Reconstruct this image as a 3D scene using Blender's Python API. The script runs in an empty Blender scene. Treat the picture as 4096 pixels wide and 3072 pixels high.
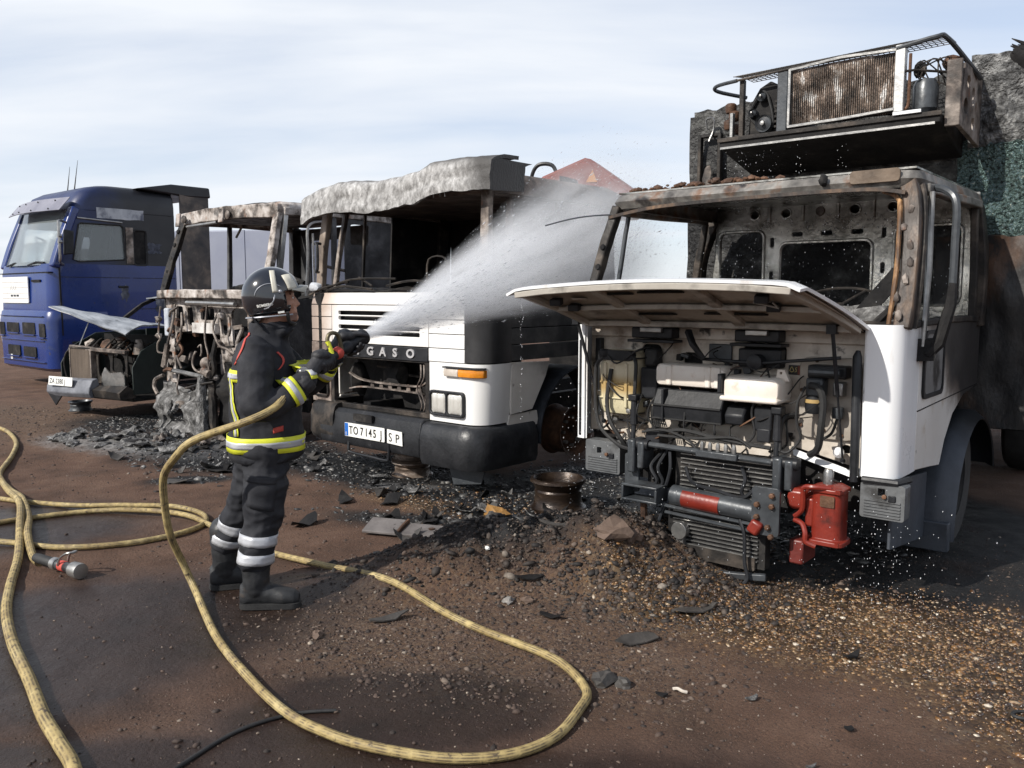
import bpy, bmesh, math, random
import numpy as np
from mathutils import Vector, Matrix, noise
from mathutils.bvhtree import BVHTree

R = math.radians
sc = bpy.context.scene
col = sc.collection

# ------------------------------------------------------------------ camera
cam = bpy.data.objects.new('camera', bpy.data.cameras.new('camera'))
col.objects.link(cam)
cam.location = (0, 0, 1.65)
cam.rotation_euler = (R(90 - 6.02), 0, 0)
cam.data.sensor_width = 36
cam.data.lens = 36 * 835 / 1024
cam.data.clip_end = 3000
cam.data.clip_start = 0.05
sc.camera = cam

# ------------------------------------------------------------------ light
SUN = Vector((-0.83, -0.56, 0)).normalized() * math.cos(R(37)) + Vector((0, 0, math.sin(R(37))))
sun = bpy.data.objects.new('sun', bpy.data.lights.new('sun', 'SUN'))
col.objects.link(sun)
sun.data.energy = 5.0
sun.data.angle = R(0.55)
sun.data.color = (1, .95, .87)
sun.rotation_euler = SUN.to_track_quat('Z', 'Y').to_euler()

world = bpy.data.worlds.new('World')
sc.world = world
world.use_nodes = True
nt = world.node_tree
nt.nodes.clear()


def wn(t, **kw):
    n = nt.nodes.new(t)
    for k, v in kw.items():
        setattr(n, k, v)
    return n


wl = nt.links.new
out = wn('ShaderNodeOutputWorld')
bg = wn('ShaderNodeBackground')
bg.inputs[1].default_value = 0.1
sky = wn('ShaderNodeTexSky', sky_type='NISHITA', sun_disc=False, sun_elevation=R(37),
         sun_rotation=math.atan2(SUN.x, SUN.y), altitude=700, air_density=1.0, dust_density=1.6, ozone_density=1.2)
tc = wn('ShaderNodeTexCoord')
sep = wn('ShaderNodeSeparateXYZ')
wl(tc.outputs['Generated'], sep.inputs[0])
zc = wn('ShaderNodeMath', operation='MAXIMUM')
wl(sep.outputs[2], zc.inputs[0]); zc.inputs[1].default_value = 0.0
za = wn('ShaderNodeMath', operation='ADD')
wl(zc.outputs[0], za.inputs[0]); za.inputs[1].default_value = 0.16
dx = wn('ShaderNodeMath', operation='DIVIDE'); wl(sep.outputs[0], dx.inputs[0]); wl(za.outputs[0], dx.inputs[1])
dy = wn('ShaderNodeMath', operation='DIVIDE'); wl(sep.outputs[1], dy.inputs[0]); wl(za.outputs[0], dy.inputs[1])
cmb = wn('ShaderNodeCombineXYZ'); wl(dx.outputs[0], cmb.inputs[0]); wl(dy.outputs[0], cmb.inputs[1])
mp = wn('ShaderNodeMapping'); wl(cmb.outputs[0], mp.inputs[0])
mp.inputs['Rotation'].default_value = (0, 0, R(8))
mp.inputs['Scale'].default_value = (0.28, 0.95, 1)
mp.inputs['Location'].default_value = (1.35, 0.55, 0)
n1 = wn('ShaderNodeTexNoise'); wl(mp.outputs[0], n1.inputs[0])
n1.inputs['Scale'].default_value = 1.5; n1.inputs['Detail'].default_value = 7; n1.inputs['Roughness'].default_value = .5
n1.inputs['Distortion'].default_value = .35
rp = wn('ShaderNodeValToRGB'); wl(n1.outputs[0], rp.inputs[0])
rp.color_ramp.elements[0].position = .30; rp.color_ramp.elements[0].color = (.30, .30, .30, 1)
rp.color_ramp.elements[1].position = .62; rp.color_ramp.elements[1].color = (1, 1, 1, 1)
# thin cloud thickens towards the horizon
hz = wn('ShaderNodeMapRange'); wl(zc.outputs[0], hz.inputs[0])
hz.inputs[1].default_value = 0.0; hz.inputs[2].default_value = 0.22; hz.inputs[3].default_value = .75; hz.inputs[4].default_value = 0.0
mxf = wn('ShaderNodeMath', operation='MAXIMUM'); wl(rp.outputs[0], mxf.inputs[0]); wl(hz.outputs[0], mxf.inputs[1])
mixc = wn('ShaderNodeMix', data_type='RGBA')
# haze and cloud thinned overhead to cut fill light and deepen shade
ov = wn('ShaderNodeMapRange'); wl(zc.outputs[0], ov.inputs[0]); ov.interpolation_type = 'SMOOTHSTEP'
ov.inputs[1].default_value = .30; ov.inputs[2].default_value = .85; ov.inputs[3].default_value = 1.0; ov.inputs[4].default_value = .30
mxo = wn('ShaderNodeMath', operation='MULTIPLY'); wl(mxf.outputs[0], mxo.inputs[0]); wl(ov.outputs[0], mxo.inputs[1])
wl(mxo.outputs[0], mixc.inputs[0])
gain = wn('ShaderNodeMix', data_type='RGBA', blend_type='ADD')
gain.inputs[0].default_value = 1
wl(ov.outputs[0], gain.inputs[0]); wl(sky.outputs[0], gain.inputs[6]); gain.inputs[7].default_value = (2.3, 2.6, 3.3, 1)
wl(gain.outputs[2], mixc.inputs[6])
mixc.inputs[7].default_value = (9.1, 9.5, 10.1, 1)
wl(mixc.outputs[2], bg.inputs[0])
wl(bg.outputs[0], out.inputs[0])

sc.view_settings.view_transform = 'Standard'
sc.view_settings.look = 'None'
sc.view_settings.exposure = 0.0
sc.view_settings.gamma = 1
sc.view_settings.use_curve_mapping = False
sc.cycles.max_bounces = 6
sc.cycles.transparent_max_bounces = 16
sc.cycles.volume_bounces = 4
sc.cycles.volume_step_rate = 2.0
sc.cycles.volume_max_steps = 64
sc.cycles.use_denoising = True
sc.cycles.caustics_reflective = False
sc.cycles.caustics_refractive = False


# ------------------------------------------------------------------ materials
MATS = {}


def pmat(name, stops, scale=4, detail=7, rough=(.55, .85), metal=0.0, bump=.25, bscale=40, stretch=(1, 1, 1), grads=(),
         blot=(), spec=.5, coat=0.0, coords='Object', distort=.3, bdist=.01, rgain=None, emit=None):
    """stops: noise colour ramp.  grads: (axis, lo, hi, colour, noise amount) stains along a direction.
    blot: (colour, threshold lo, hi, scale) patches."""
    if name in MATS:
        return MATS[name]
    m = bpy.data.materials.new(name)
    MATS[name] = m
    m.use_nodes = True
    t = m.node_tree
    N = t.nodes.new
    L = t.links.new
    b = t.nodes['Principled BSDF']
    tc = N('ShaderNodeTexCoord')
    mp = N('ShaderNodeMapping')
    mp.inputs['Scale'].default_value = stretch
    L(tc.outputs[coords], mp.inputs[0])
    n = N('ShaderNodeTexNoise')
    L(mp.outputs[0], n.inputs[0])
    n.inputs['Scale'].default_value = scale
    n.inputs['Detail'].default_value = detail
    n.inputs['Roughness'].default_value = .62
    n.inputs['Distortion'].default_value = distort
    r = N('ShaderNodeValToRGB')
    L(n.outputs[0], r.inputs[0])
    cr = r.color_ramp
    while len(cr.elements) < len(stops):
        cr.elements.new(.5)
    for e, (p, c) in zip(cr.elements, stops):
        e.position = p
        e.color = (*c, 1)
    colr = r.outputs[0]
    n2 = N('ShaderNodeTexNoise')
    L(tc.outputs[coords], n2.inputs[0])
    n2.inputs['Scale'].default_value = 2.3
    n2.inputs['Detail'].default_value = 8
    n2.inputs['Roughness'].default_value = .65
    for c, lo, hi, s in blot:
        nb = N('ShaderNodeTexNoise')
        L(mp.outputs[0], nb.inputs[0])
        nb.inputs['Scale'].default_value = s
        nb.inputs['Detail'].default_value = 8
        nb.inputs['Roughness'].default_value = .6
        mr = N('ShaderNodeMapRange')
        L(nb.outputs[0], mr.inputs[0])
        mr.inputs[1].default_value = lo
        mr.inputs[2].default_value = hi
        mx = N('ShaderNodeMix')
        mx.data_type = 'RGBA'
        L(mr.outputs[0], mx.inputs[0])
        L(colr, mx.inputs[6])
        mx.inputs[7].default_value = (*c, 1)
        colr = mx.outputs[2]
    for ax, lo, hi, c, amp in grads:
        d = N('ShaderNodeVectorMath')
        d.operation = 'DOT_PRODUCT'
        L(tc.outputs[coords], d.inputs[0])
        d.inputs[1].default_value = ax
        ma = N('ShaderNodeMath')
        ma.operation = 'MULTIPLY_ADD'
        L(n2.outputs[0], ma.inputs[0])
        ma.inputs[1].default_value = amp
        L(d.outputs['Value'], ma.inputs[2])
        mr = N('ShaderNodeMapRange')
        mr.interpolation_type = 'SMOOTHSTEP'
        L(ma.outputs[0], mr.inputs[0])
        mr.inputs[1].default_value = lo + amp * .5
        mr.inputs[2].default_value = hi + amp * .5
        mx = N('ShaderNodeMix')
        mx.data_type = 'RGBA'
        L(mr.outputs[0], mx.inputs[0])
        L(colr, mx.inputs[6])
        mx.inputs[7].default_value = (*c, 1)
        colr = mx.outputs[2]
    L(colr, b.inputs['Base Color'])
    mr = N('ShaderNodeMapRange')
    L(n2.outputs[0], mr.inputs[0])
    mr.inputs[1].default_value = .3
    mr.inputs[2].default_value = .7
    mr.inputs[3].default_value = rough[0]
    mr.inputs[4].default_value = rough[1]
    L(mr.outputs[0], b.inputs['Roughness'])
    b.inputs['Metallic'].default_value = metal
    b.inputs['Specular IOR Level'].default_value = spec
    b.inputs['Coat Weight'].default_value = coat
    if emit:
        b.inputs['Emission Color'].default_value = (*emit, 1)
    if bump:
        nb = N('ShaderNodeTexNoise')
        L(mp.outputs[0], nb.inputs[0])
        nb.inputs['Scale'].default_value = bscale
        nb.inputs['Detail'].default_value = 6
        bp = N('ShaderNodeBump')
        bp.inputs['Strength'].default_value = bump
        bp.inputs['Distance'].default_value = bdist
        L(nb.outputs[0], bp.inputs['Height'])
        L(bp.outputs[0], b.inputs['Normal'])
    return m


def S(h):
    """sRGB hex -> linear"""
    c = [int(h[i:i + 2], 16) / 255 for i in (0, 2, 4)]
    return tuple(x / 12.92 if x < .04045 else ((x + .055) / 1.055) ** 2.4 for x in c)


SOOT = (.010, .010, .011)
RUST = (.16, .062, .025)
ASH = (.34, .33, .32)
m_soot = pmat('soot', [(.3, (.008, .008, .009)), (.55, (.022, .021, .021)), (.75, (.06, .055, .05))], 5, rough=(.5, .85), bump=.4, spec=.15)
m_char = pmat('charred_metal', [(.3, (.009, .009, .010)), (.5, (.028, .025, .023)), (.63, (.075, .062, .052)), (.8, (.17, .145, .125))], 4.5,
              rough=(.4, .75), metal=.2, bump=.45, bscale=30, spec=.25)
m_burnt = pmat('burnt_pale_metal', [(.30, (.02, .018, .017)), (.45, (.09, .072, .062)), (.57, (.26, .22, .19)), (.74, (.46, .42, .39))], 5,
               rough=(.45, .8), metal=.15, bump=.35, blot=[(RUST, .6, .72, 6), (SOOT, .56, .7, 3.4)])
m_ash = pmat('grey_ash', [(.32, (.03, .029, .028)), (.5, (.13, .127, .124)), (.68, (.33, .325, .32)), (.8, (.5, .49, .48))], 14, rough=(.85, .97), bump=.9, bscale=55, bdist=.03)
m_black = pmat('black_plastic', [(.35, (.010, .011, .013)), (.7, (.028, .029, .033))], 8, rough=(.3, .6), bump=.12, spec=.3)
m_blackmatt = pmat('black_rubber', [(.35, (.012, .012, .013)), (.7, (.03, .03, .03))], 8, rough=(.55, .85), bump=.2)
m_greymet = pmat('grey_painted_steel', [(.3, (.028, .032, .037)), (.7, (.085, .093, .102))], 5, rough=(.25, .5), metal=.2, bump=.15, blot=[((.025, .025, .027), .55, .7, 5)])
m_steel = pmat('bare_steel', [(.3, (.2, .2, .2)), (.7, (.45, .44, .42))], 7, rough=(.25, .5), metal=.8, bump=.2)
m_rust = pmat('rusty_steel', [(.3, (.03, .02, .016)), (.5, (.09, .045, .025)), (.7, (.2, .1, .055))], 6, rough=(.5, .85), metal=.2, bump=.5)
m_glass = bpy.data.materials.new('glass')


# ------------------------------------------------------------------ mesh builder
class MB:
    def __init__(s):
        s.v = []
        s.f = []

    def add(s, vs, fs):
        o = len(s.v)
        s.v += [tuple(v) for v in vs]
        s.f += [tuple(i + o for i in f) for f in fs]
        return s

    def box(s, x0, x1, y0, y1, z0, z1):
        v = [(x, y, z) for x in (x0, x1) for y in (y0, y1) for z in (z0, z1)]
        return s.add(v, [(0, 1, 3, 2), (4, 6, 7, 5), (0, 4, 5, 1), (2, 3, 7, 6), (0, 2, 6, 4), (1, 5, 7, 3)])

    def obox(s, c, size, rot=(0, 0, 0)):
        from mathutils import Euler
        m = Euler(rot).to_matrix()
        c = Vector(c)
        h = Vector(size) / 2
        v = [c + m @ Vector((x * h.x, y * h.y, z * h.z)) for x in (-1, 1) for y in (-1, 1) for z in (-1, 1)]
        return s.add(v, [(0, 1, 3, 2), (4, 6, 7, 5), (0, 4, 5, 1), (2, 3, 7, 6), (0, 2, 6, 4), (1, 5, 7, 3)])

    def bar(s, pts, w, h, up=(0, 0, 1)):
        """rectangular bar through points; w across, h along up"""
        pts = [Vector(p) for p in pts]
        rings = []
        for i, p in enumerate(pts):
            d = (pts[min(i + 1, len(pts) - 1)] - pts[max(i - 1, 0)]).normalized()
            x = d.cross(Vector(up)).normalized()
            y = x.cross(d).normalized()
            rings.append([p + x * w / 2 * a + y * h / 2 * b for a, b in ((-1, -1), (1, -1), (1, 1), (-1, 1))])
        return s.loft(rings)

    def tube(s, pts, r, n=8, closed=False, caps=True):
        pts = [Vector(p) for p in pts]
        k = len(pts)
        rs = r if isinstance(r, (list, tuple)) else [r] * k
        rings = []
        prev = None
        for i, p in enumerate(pts):
            if closed:
                d = (pts[(i + 1) % k] - pts[i - 1]).normalized()
            else:
                d = (pts[min(i + 1, k - 1)] - pts[max(i - 1, 0)]).normalized()
            if prev is None:
                x = d.orthogonal().normalized()
            else:
                x = (prev - d * prev.dot(d)).normalized()
            prev = x
            y = d.cross(x)
            rings.append([p + (x * math.cos(a) + y * math.sin(a)) * rs[i] for a in [2 * math.pi * j / n for j in range(n)]])
        if closed:
            rings.append(rings[0])
            return s.loft(rings, caps=False)
        return s.loft(rings, caps=caps)

    def cyl(s, p, q, r, n=16):
        return s.tube([p, q], r, n)

    def loft(s, rings, caps=True, close=True):
        n = len(rings[0])
        o = len(s.v)
        for rg in rings:
            s.v += [tuple(v) for v in rg]
        for i in range(len(rings) - 1):
            for j in range(n if close else n - 1):
                a, b = o + i * n + j, o + i * n + (j + 1) % n
                s.f.append((a, b, b + n, a + n))
        if caps:
            s.f.append(tuple(o + j for j in range(n))[::-1])
            s.f.append(tuple(o + (len(rings) - 1) * n + j for j in range(n)))
        return s

    def lathe(s, prof, c, axis='z', n=24, caps=True):
        """prof: (radius, height) list"""
        c = Vector(c)
        rings = []
        for r, h in prof:
            rg = []
            for j in range(n):
                a = 2 * math.pi * j / n
                x, y = r * math.cos(a), r * math.sin(a)
                rg.append(c + {'z': Vector((x, y, h)), 'y': Vector((x, h, y)), 'x': Vector((h, x, y))}[axis])
            rings.append(rg)
        return s.loft(rings, caps=caps)

    def plate(s, outer, holes, fn, th):
        """flat outline with holes, mapped by fn(a, b, depth) to 3D"""
        bm = bmesh.new()
        es = []
        for lp in [outer] + list(holes):
            vs = [bm.verts.new((a, b, 0)) for a, b in lp]
            es += [bm.edges.new((vs[i], vs[(i + 1) % len(vs)])) for i in range(len(vs))]
        bmesh.ops.triangle_fill(bm, use_beauty=True, use_dissolve=False, edges=es, normal=(0, 0, 1))
        # triangle_fill may fill holes: drop faces inside them
        def inside(p, poly):
            c = False
            j = len(poly) - 1
            for i in range(len(poly)):
                (xi, yi), (xj, yj) = poly[i], poly[j]
                if (yi > p[1]) != (yj > p[1]) and p[0] < (xj - xi) * (p[1] - yi) / (yj - yi) + xi:
                    c = not c
                j = i
            return c
        bad = [f for f in bm.faces if any(inside(f.calc_center_median(), h) for h in holes)]
        if bad:
            bmesh.ops.delete(bm, geom=bad, context='FACES')
        bm.verts.index_update()
        o = len(s.v)
        n = len(bm.verts)
        s.v += [tuple(fn(v.co.x, v.co.y, 0)) for v in bm.verts]
        s.v += [tuple(fn(v.co.x, v.co.y, th)) for v in bm.verts]
        for f in bm.faces:
            ids = [v.index for v in f.verts]
            s.f.append(tuple(o + i for i in ids))
            s.f.append(tuple(o + n + i for i in ids[::-1]))
        for e in bm.edges:
            if len(e.link_faces) == 1:
                a, b = e.verts[0].index, e.verts[1].index
                s.f.append((o + a, o + b, o + n + b, o + n + a))
        bm.free()
        return s

    def sheet(s, fn, nu, nv, th=.003, skip=None):
        """grid surface fn(u, v) with thickness along the normal"""
        P = [[Vector(fn(i / nu, j / nv)) for j in range(nv + 1)] for i in range(nu + 1)]
        o = len(s.v)
        W = nv + 1
        K = (nu + 1) * W
        top, bot = [], []
        for i in range(nu + 1):
            for j in range(nv + 1):
                a = P[min(i + 1, nu)][j] - P[max(i - 1, 0)][j]
                b = P[i][min(j + 1, nv)] - P[i][max(j - 1, 0)]
                n = a.cross(b)
                n = n.normalized() if n.length > 1e-9 else Vector((0, 0, 1))
                top.append(tuple(P[i][j]))
                bot.append(tuple(P[i][j] - n * th))
        s.v += top + bot
        cells = set((i, j) for i in range(nu) for j in range(nv) if not (skip and skip((i + .5) / nu, (j + .5) / nv)))
        for i, j in cells:
            q = [i * W + j, (i + 1) * W + j, (i + 1) * W + j + 1, i * W + j + 1]
            s.f.append(tuple(o + k for k in q))
            s.f.append(tuple(o + K + k for k in q[::-1]))
            for (di, dj), (a, b) in {(0, -1): (q[0], q[1]), (1, 0): (q[1], q[2]), (0, 1): (q[2], q[3]), (-1, 0): (q[3], q[0])}.items():
                if (i + di, j + dj) not in cells:
                    s.f.append((o + b, o + a, o + K + a, o + K + b))
        return s

    def wobble(s, amp, scale=2.0, seed=0):
        for i, v in enumerate(s.v):
            p = Vector(v)
            d = noise.noise_vector(p * scale + Vector((seed * 3.1, seed * 1.7, 0)))
            s.v[i] = tuple(p + d * amp)
        return s

    def rock(s, c, size, seed=0, sub=1, rough=.35):
        bm = bmesh.new()
        bmesh.ops.create_icosphere(bm, subdivisions=sub, radius=1)
        c = Vector(c)
        vs = []
        for v in bm.verts:
            p = v.co * (1 + rough * noise.noise(v.co * 1.6 + Vector((seed * 7.3, seed * 2.9, seed))))
            vs.append(c + Vector((p.x * size[0], p.y * size[1], p.z * size[2])))
        bm.verts.index_update()
        s.add(vs, [[v.index for v in f.verts] for f in bm.faces])
        bm.free()
        return s

    def xf(s, m):
        s.v = [tuple(m @ Vector(v)) for v in s.v]
        return s

    def mesh(s, name, mat, angle=35):
        me = bpy.data.meshes.new(name)
        me.from_pydata(s.v, [], s.f)
        bm = bmesh.new()
        bm.from_mesh(me)
        bmesh.ops.recalc_face_normals(bm, faces=bm.faces)
        bm.to_mesh(me)
        bm.free()
        if mat:
            me.materials.append(mat)
        if angle:
            me.shade_smooth()
            me.set_sharp_from_angle(angle=R(angle))
        return me

    def build(s, name, mat, parent=None, angle=35, bevel=0):
        o = bpy.data.objects.new(name, s.mesh(name, mat, angle))
        col.objects.link(o)
        if parent is not None:
            o.parent = parent
        if bevel:
            b = o.modifiers.new('bevel', 'BEVEL')
            b.width = bevel
            b.segments = 2
            b.limit_method = 'ANGLE'
            b.angle_limit = R(40)
            b.harden_normals = False
        return o


def thing(name, label, cat, loc=(0, 0, 0), rz=0, group=None):
    o = bpy.data.objects.new(name, None)
    o.empty_display_size = .2
    col.objects.link(o)
    o.location = loc
    o.rotation_euler = (0, 0, R(rz))
    return tag(o, label, cat, group)


def tag(o, label=None, cat=None, group=None, kind=None):
    if label:
        o['label'] = label
    if cat:
        o['category'] = cat
    if group:
        o['group'] = group
    if kind:
        o['kind'] = kind
    return o


def rrect(x0, x1, z0, z1, r, n=4):
    pts = []
    for cx, cz, a0 in ((x1 - r, z1 - r, 0), (x0 + r, z1 - r, 90), (x0 + r, z0 + r, 180), (x1 - r, z0 + r, 270)):
        for k in range(n + 1):
            a = R(a0 + 90 * k / n)
            pts.append((cx + r * math.cos(a), cz + r * math.sin(a)))
    return pts


def oval(cx, cz, rx, rz, n=14):
    return [(cx + rx * math.cos(2 * math.pi * k / n), cz + rz * math.sin(2 * math.pi * k / n)) for k in range(n)]


def XZ(y, rake=0, z0=0):
    """plate in the x-z plane; depth goes back; rake leans it back with height"""
    return lambda a, b, d: (a, y + d + rake * (b - z0), b)


def YZ(x, sgn=-1):
    return lambda a, b, d: (x + sgn * d, a, b)


def XY(z):
    return lambda a, b, d: (a, b, z - d)


def smooth_path(pts, k=8):
    """Catmull-Rom"""
    P = [Vector(p) for p in pts]
    out = []
    for i in range(len(P) - 1):
        a, b, c, d = P[max(i - 1, 0)], P[i], P[i + 1], P[min(i + 2, len(P) - 1)]
        for j in range(k):
            t = j / k
            out.append(.5 * ((2 * b) + (c - a) * t + (2 * a - 5 * b + 4 * c - d) * t * t + (3 * b - a - 3 * c + d) * t ** 3))
    out.append(P[-1])
    return out


TMP = bpy.data.scenes.new('bench')


def bake(o):
    """mesh of an object with its modifiers, evaluated on an empty bench scene"""
    TMP.collection.objects.link(o)
    vl = TMP.view_layers[0]
    vl.update()
    return bpy.data.meshes.new_from_object(o.evaluated_get(vl.depsgraph))


def text_part(txt, size, mat, parent, M, depth=.002, xs=1.0, bold=0.0, name='lettering', space=1.0):
    cu = bpy.data.curves.new('t', 'FONT')
    cu.body = txt
    cu.size = size
    cu.extrude = depth
    cu.offset = bold
    cu.space_character = space
    cu.resolution_u = 3
    o = bpy.data.objects.new('t', cu)
    me = bake(o)
    bpy.data.objects.remove(o)
    bpy.data.curves.remove(cu)
    me.transform(M @ Matrix.Diagonal((xs, 1, 1, 1)))
    me.materials.clear()
    me.materials.append(mat)
    me.name = name
    ob = bpy.data.objects.new(name, me)
    col.objects.link(ob)
    ob.parent = parent
    return ob


def face_m(x, y, z, tilt=0):
    """matrix that stands text up facing -y"""
    return Matrix.Translation((x, y, z)) @ Matrix.Rotation(tilt, 4, 'Y') @ Matrix.Rotation(R(90), 4, 'X')


def wheel(parent, c, r=.5, w=.28, tyre=True, rim_mat=None, name='wheel'):
    """wheel with its axle along x"""
    x, y, z = c
    e = MB()
    rr = r * .56
    e.lathe([(rr * .4, -.02), (rr * .42, .07), (rr * .8, .05), (rr * .92, -w * .3), (rr, -w * .45), (rr * 1.06, -w * .5), (rr * 1.06, -w * .46), (rr * .96, -w * .3),
             (rr * .93, w * .3), (rr * 1.06, w * .46), (rr * 1.06, w * .5), (rr * .9, w * .42), (rr * .8, .02)], c, 'x', 28)
    o = e.build(name, rim_mat or m_rust, parent)
    b = MB()
    for k in range(8):
        a = k * math.pi / 4
        b.cyl((x + .03, y + math.cos(a) * rr * .6, z + math.sin(a) * rr * .6), (x + .1, y + math.cos(a) * rr * .6, z + math.sin(a) * rr * .6), .016, 6)
    b.build('wheel_nut', m_steel, o)
    if tyre:
        t = MB()
        t.lathe([(rr * 1.02, -w / 2), (r * .9, -w * .52), (r * .98, -w * .4), (r, -w * .2), (r, w * .2), (r * .98, w * .4), (r * .9, w * .52), (rr * 1.02, w / 2), (rr * 1.0, 0), (rr * 1.02, -w / 2)], c, 'x', 32, False)
        t.build('tyre', m_blackmatt, o)
    return o
# ------------------------------------------------------------------ ground
rng = np.random.default_rng(7)
random.seed(5)


def vnoise(x, y, seed=0):
    """value noise on numpy arrays, -1..1"""
    xi, yi = np.floor(x).astype(np.int64), np.floor(y).astype(np.int64)
    fx, fy = x - xi, y - yi
    fx, fy = fx * fx * (3 - 2 * fx), fy * fy * (3 - 2 * fy)

    def h(a, b):
        n = (a * 374761393 + b * 668265263 + seed * 982451653) & 0xFFFFFFFF
        n = ((n ^ (n >> 13)) * 1274126177) & 0xFFFFFFFF
        return ((n ^ (n >> 16)) & 0xFFFF) / 32767.5 - 1
    return (h(xi, yi) * (1 - fx) + h(xi + 1, yi) * fx) * (1 - fy) + (h(xi, yi + 1) * (1 - fx) + h(xi + 1, yi + 1) * fx) * fy


def fbm(x, y, seed=0, oct=4):
    s, a = 0, 1
    for k in range(oct):
        s = s + a * vnoise(x * 2 ** k, y * 2 ** k, seed + k)
        a *= .5
    return s / 1.9


def blob(x, y, cx, cy, rx, ry, ang=0, soft=.5):
    c, s = math.cos(R(ang)), math.sin(R(ang))
    u, v = (x - cx) * c + (y - cy) * s, -(x - cx) * s + (y - cy) * c
    d = np.sqrt((u / rx) ** 2 + (v / ry) ** 2)
    t = np.clip((1 + soft * .5 - d) / soft, 0, 1)
    return t * t * (3 - 2 * t)


def height(x, y):
    x, y = np.asarray(x, float), np.asarray(y, float)
    near = np.clip((16 - np.hypot(x, y - 4)) / 6, 0, 1)
    h = .018 * fbm(x * .9, y * .9, 1) + .010 * fbm(x * 5, y * 5, 5, 3)
    md = blob(x, y, .32, 5.02, 1.10, .40, 14, 1.3) * .25 + blob(x, y, .75, 4.62, .5, .3, -20, 1.2) * .14 + blob(x, y, -.35, 4.72, .5, .22, 25, 1.2) * .05
    h = h + md * (1 + .35 * fbm(x * 4, y * 4, 9)) + md * .25 * fbm(x * 14, y * 14, 19, 2)
    h = h + blob(x, y, -4.2, 9.1, 1.3, .5, -25, 1) * .05 * (1 + fbm(x * 6, y * 6, 31, 3))
    return h * near


def H(x, y):
    return float(height(np.array([x]), np.array([y]))[0])


def zones(x, y):
    nz = fbm(x * 1.7, y * 1.7, 41) * .30 + fbm(x * 7, y * 7, 43, 2) * .2
    # orange washed gravel
    gr = np.maximum.reduce([blob(x, y, 2.05, 3.95, 1.25, .62, -22, .9), blob(x, y, .98, 4.25, .55, .25, -30, 1), blob(x, y, -.25, 6.55, 1.05, .42, -32, .9),
                            blob(x, y, 2.6, 3.3, .8, .8, -30, .9), blob(x, y, 1.25, 5.3, .5, .3, 0, 1)])
    gr = np.clip(gr * 1.15 + nz * gr * 1.4, 0, 1)
    # trodden gravelly earth (grey brown)
    ru = np.clip(np.maximum.reduce([blob(x, y, .5, 4.6, 1.2, .75, 10, 1), blob(x, y, -.3, 3.9, 1.2, .6, -20, 1), blob(x, y, -6.3, 11, 2.6, 1.6, -30, 1)]) + nz * .6, 0, 1)
    # black burnt ground around the wrecks
    so = np.maximum.reduce([blob(x, y, -1.0, 7.55, 2.0, .55, -40, .9), blob(x, y, -3.1, 8.9, 1.5, .9, -38, .9), blob(x, y, 0.6, 7.0, .8, 1.5, -40, .8),
                            blob(x, y, -.55, 5.95, .9, .22, -20, 1.1), blob(x, y, 2.4, 5.9, 2.0, 1.5, -40, .5), blob(x, y, .75, 5.75, .5, .35, 0, 1),
                            blob(x, y, -4.6, 10.8, 1.2, .9, -30, .8), blob(x, y, -2.9, 7.4, .35, .14, 10, 1), blob(x, y, .30, 5.05, 1.05, .34, 14, 1.0) * .85,
                            blob(x, y, 2.6, 3.65, .25, .12, 10, 1) * .9, blob(x, y, 3.1, 3.7, .5, .3, -10, 1)])
    so = np.clip(so * 1.2 + nz * so * 1.6, 0, 1)
    # standing wet, plus painted cast shadows of unseen people across foreground and boots
    wet_shade = np.maximum.reduce([blob(x, y, -2.35, 3.75, 1.5, .95, 30, .8), blob(x, y, -3.9, 5.7, 1.3, .8, 20, .8), blob(x, y, -.45, 3.2, .75, .36, 8, .7),
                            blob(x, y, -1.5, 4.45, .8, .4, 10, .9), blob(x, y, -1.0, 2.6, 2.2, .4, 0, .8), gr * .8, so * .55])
    wet_shade = np.clip(wet_shade * 1.15 + nz * .9 * (wet_shade > .02), 0, 1)
    ash = np.clip(np.maximum.reduce([blob(x, y, -4.2, 9.15, 1.4, .55, -25, .9), blob(x, y, -.95, 7.15, .35, .12, -10, 1), blob(x, y, 2.95, 3.45, .4, .3, -10, 1.2) * .7]) * 1.3 + nz * 1.2 - .25, 0, 1)
    return gr, ru, so, wet_shade, ash


def axis_pts(lo, hi, step, far):
    a = list(np.arange(lo, hi + 1e-6, step))
    l, r, d = [], [], step
    x, y = lo, hi
    while x > -far:
        d *= 1.35
        x -= d
        y += d
        l.append(x)
        r.append(y)
    return np.array(l[::-1] + a + r)


gx, gy = axis_pts(-7.5, 4.6, .032, 900), axis_pts(2.2, 12.0, .036, 900)
X, Y = np.meshgrid(gx, gy, indexing='ij')
Z = height(X, Y)
nx, ny = X.shape
verts = np.stack([X, Y, Z], -1).reshape(-1, 3)
ii, jj = np.meshgrid(np.arange(nx - 1), np.arange(ny - 1), indexing='ij')
q = (ii * ny + jj).ravel()
faces = np.stack([q, q + ny, q + ny + 1, q + 1], -1)


def np_mesh(name, verts, faces, mat, smooth=True):
    me = bpy.data.meshes.new(name)
    k = faces.shape[1]
    me.vertices.add(len(verts))
    me.vertices.foreach_set('co', verts.astype(np.float32).ravel())
    me.loops.add(faces.size)
    me.loops.foreach_set('vertex_index', faces.astype(np.int32).ravel())
    me.polygons.add(len(faces))
    me.polygons.foreach_set('loop_start', np.arange(0, faces.size, k, dtype=np.int32))
    me.update(calc_edges=True)
    if smooth:
        me.shade_smooth()
    if mat:
        me.materials.append(mat)
    return me


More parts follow.
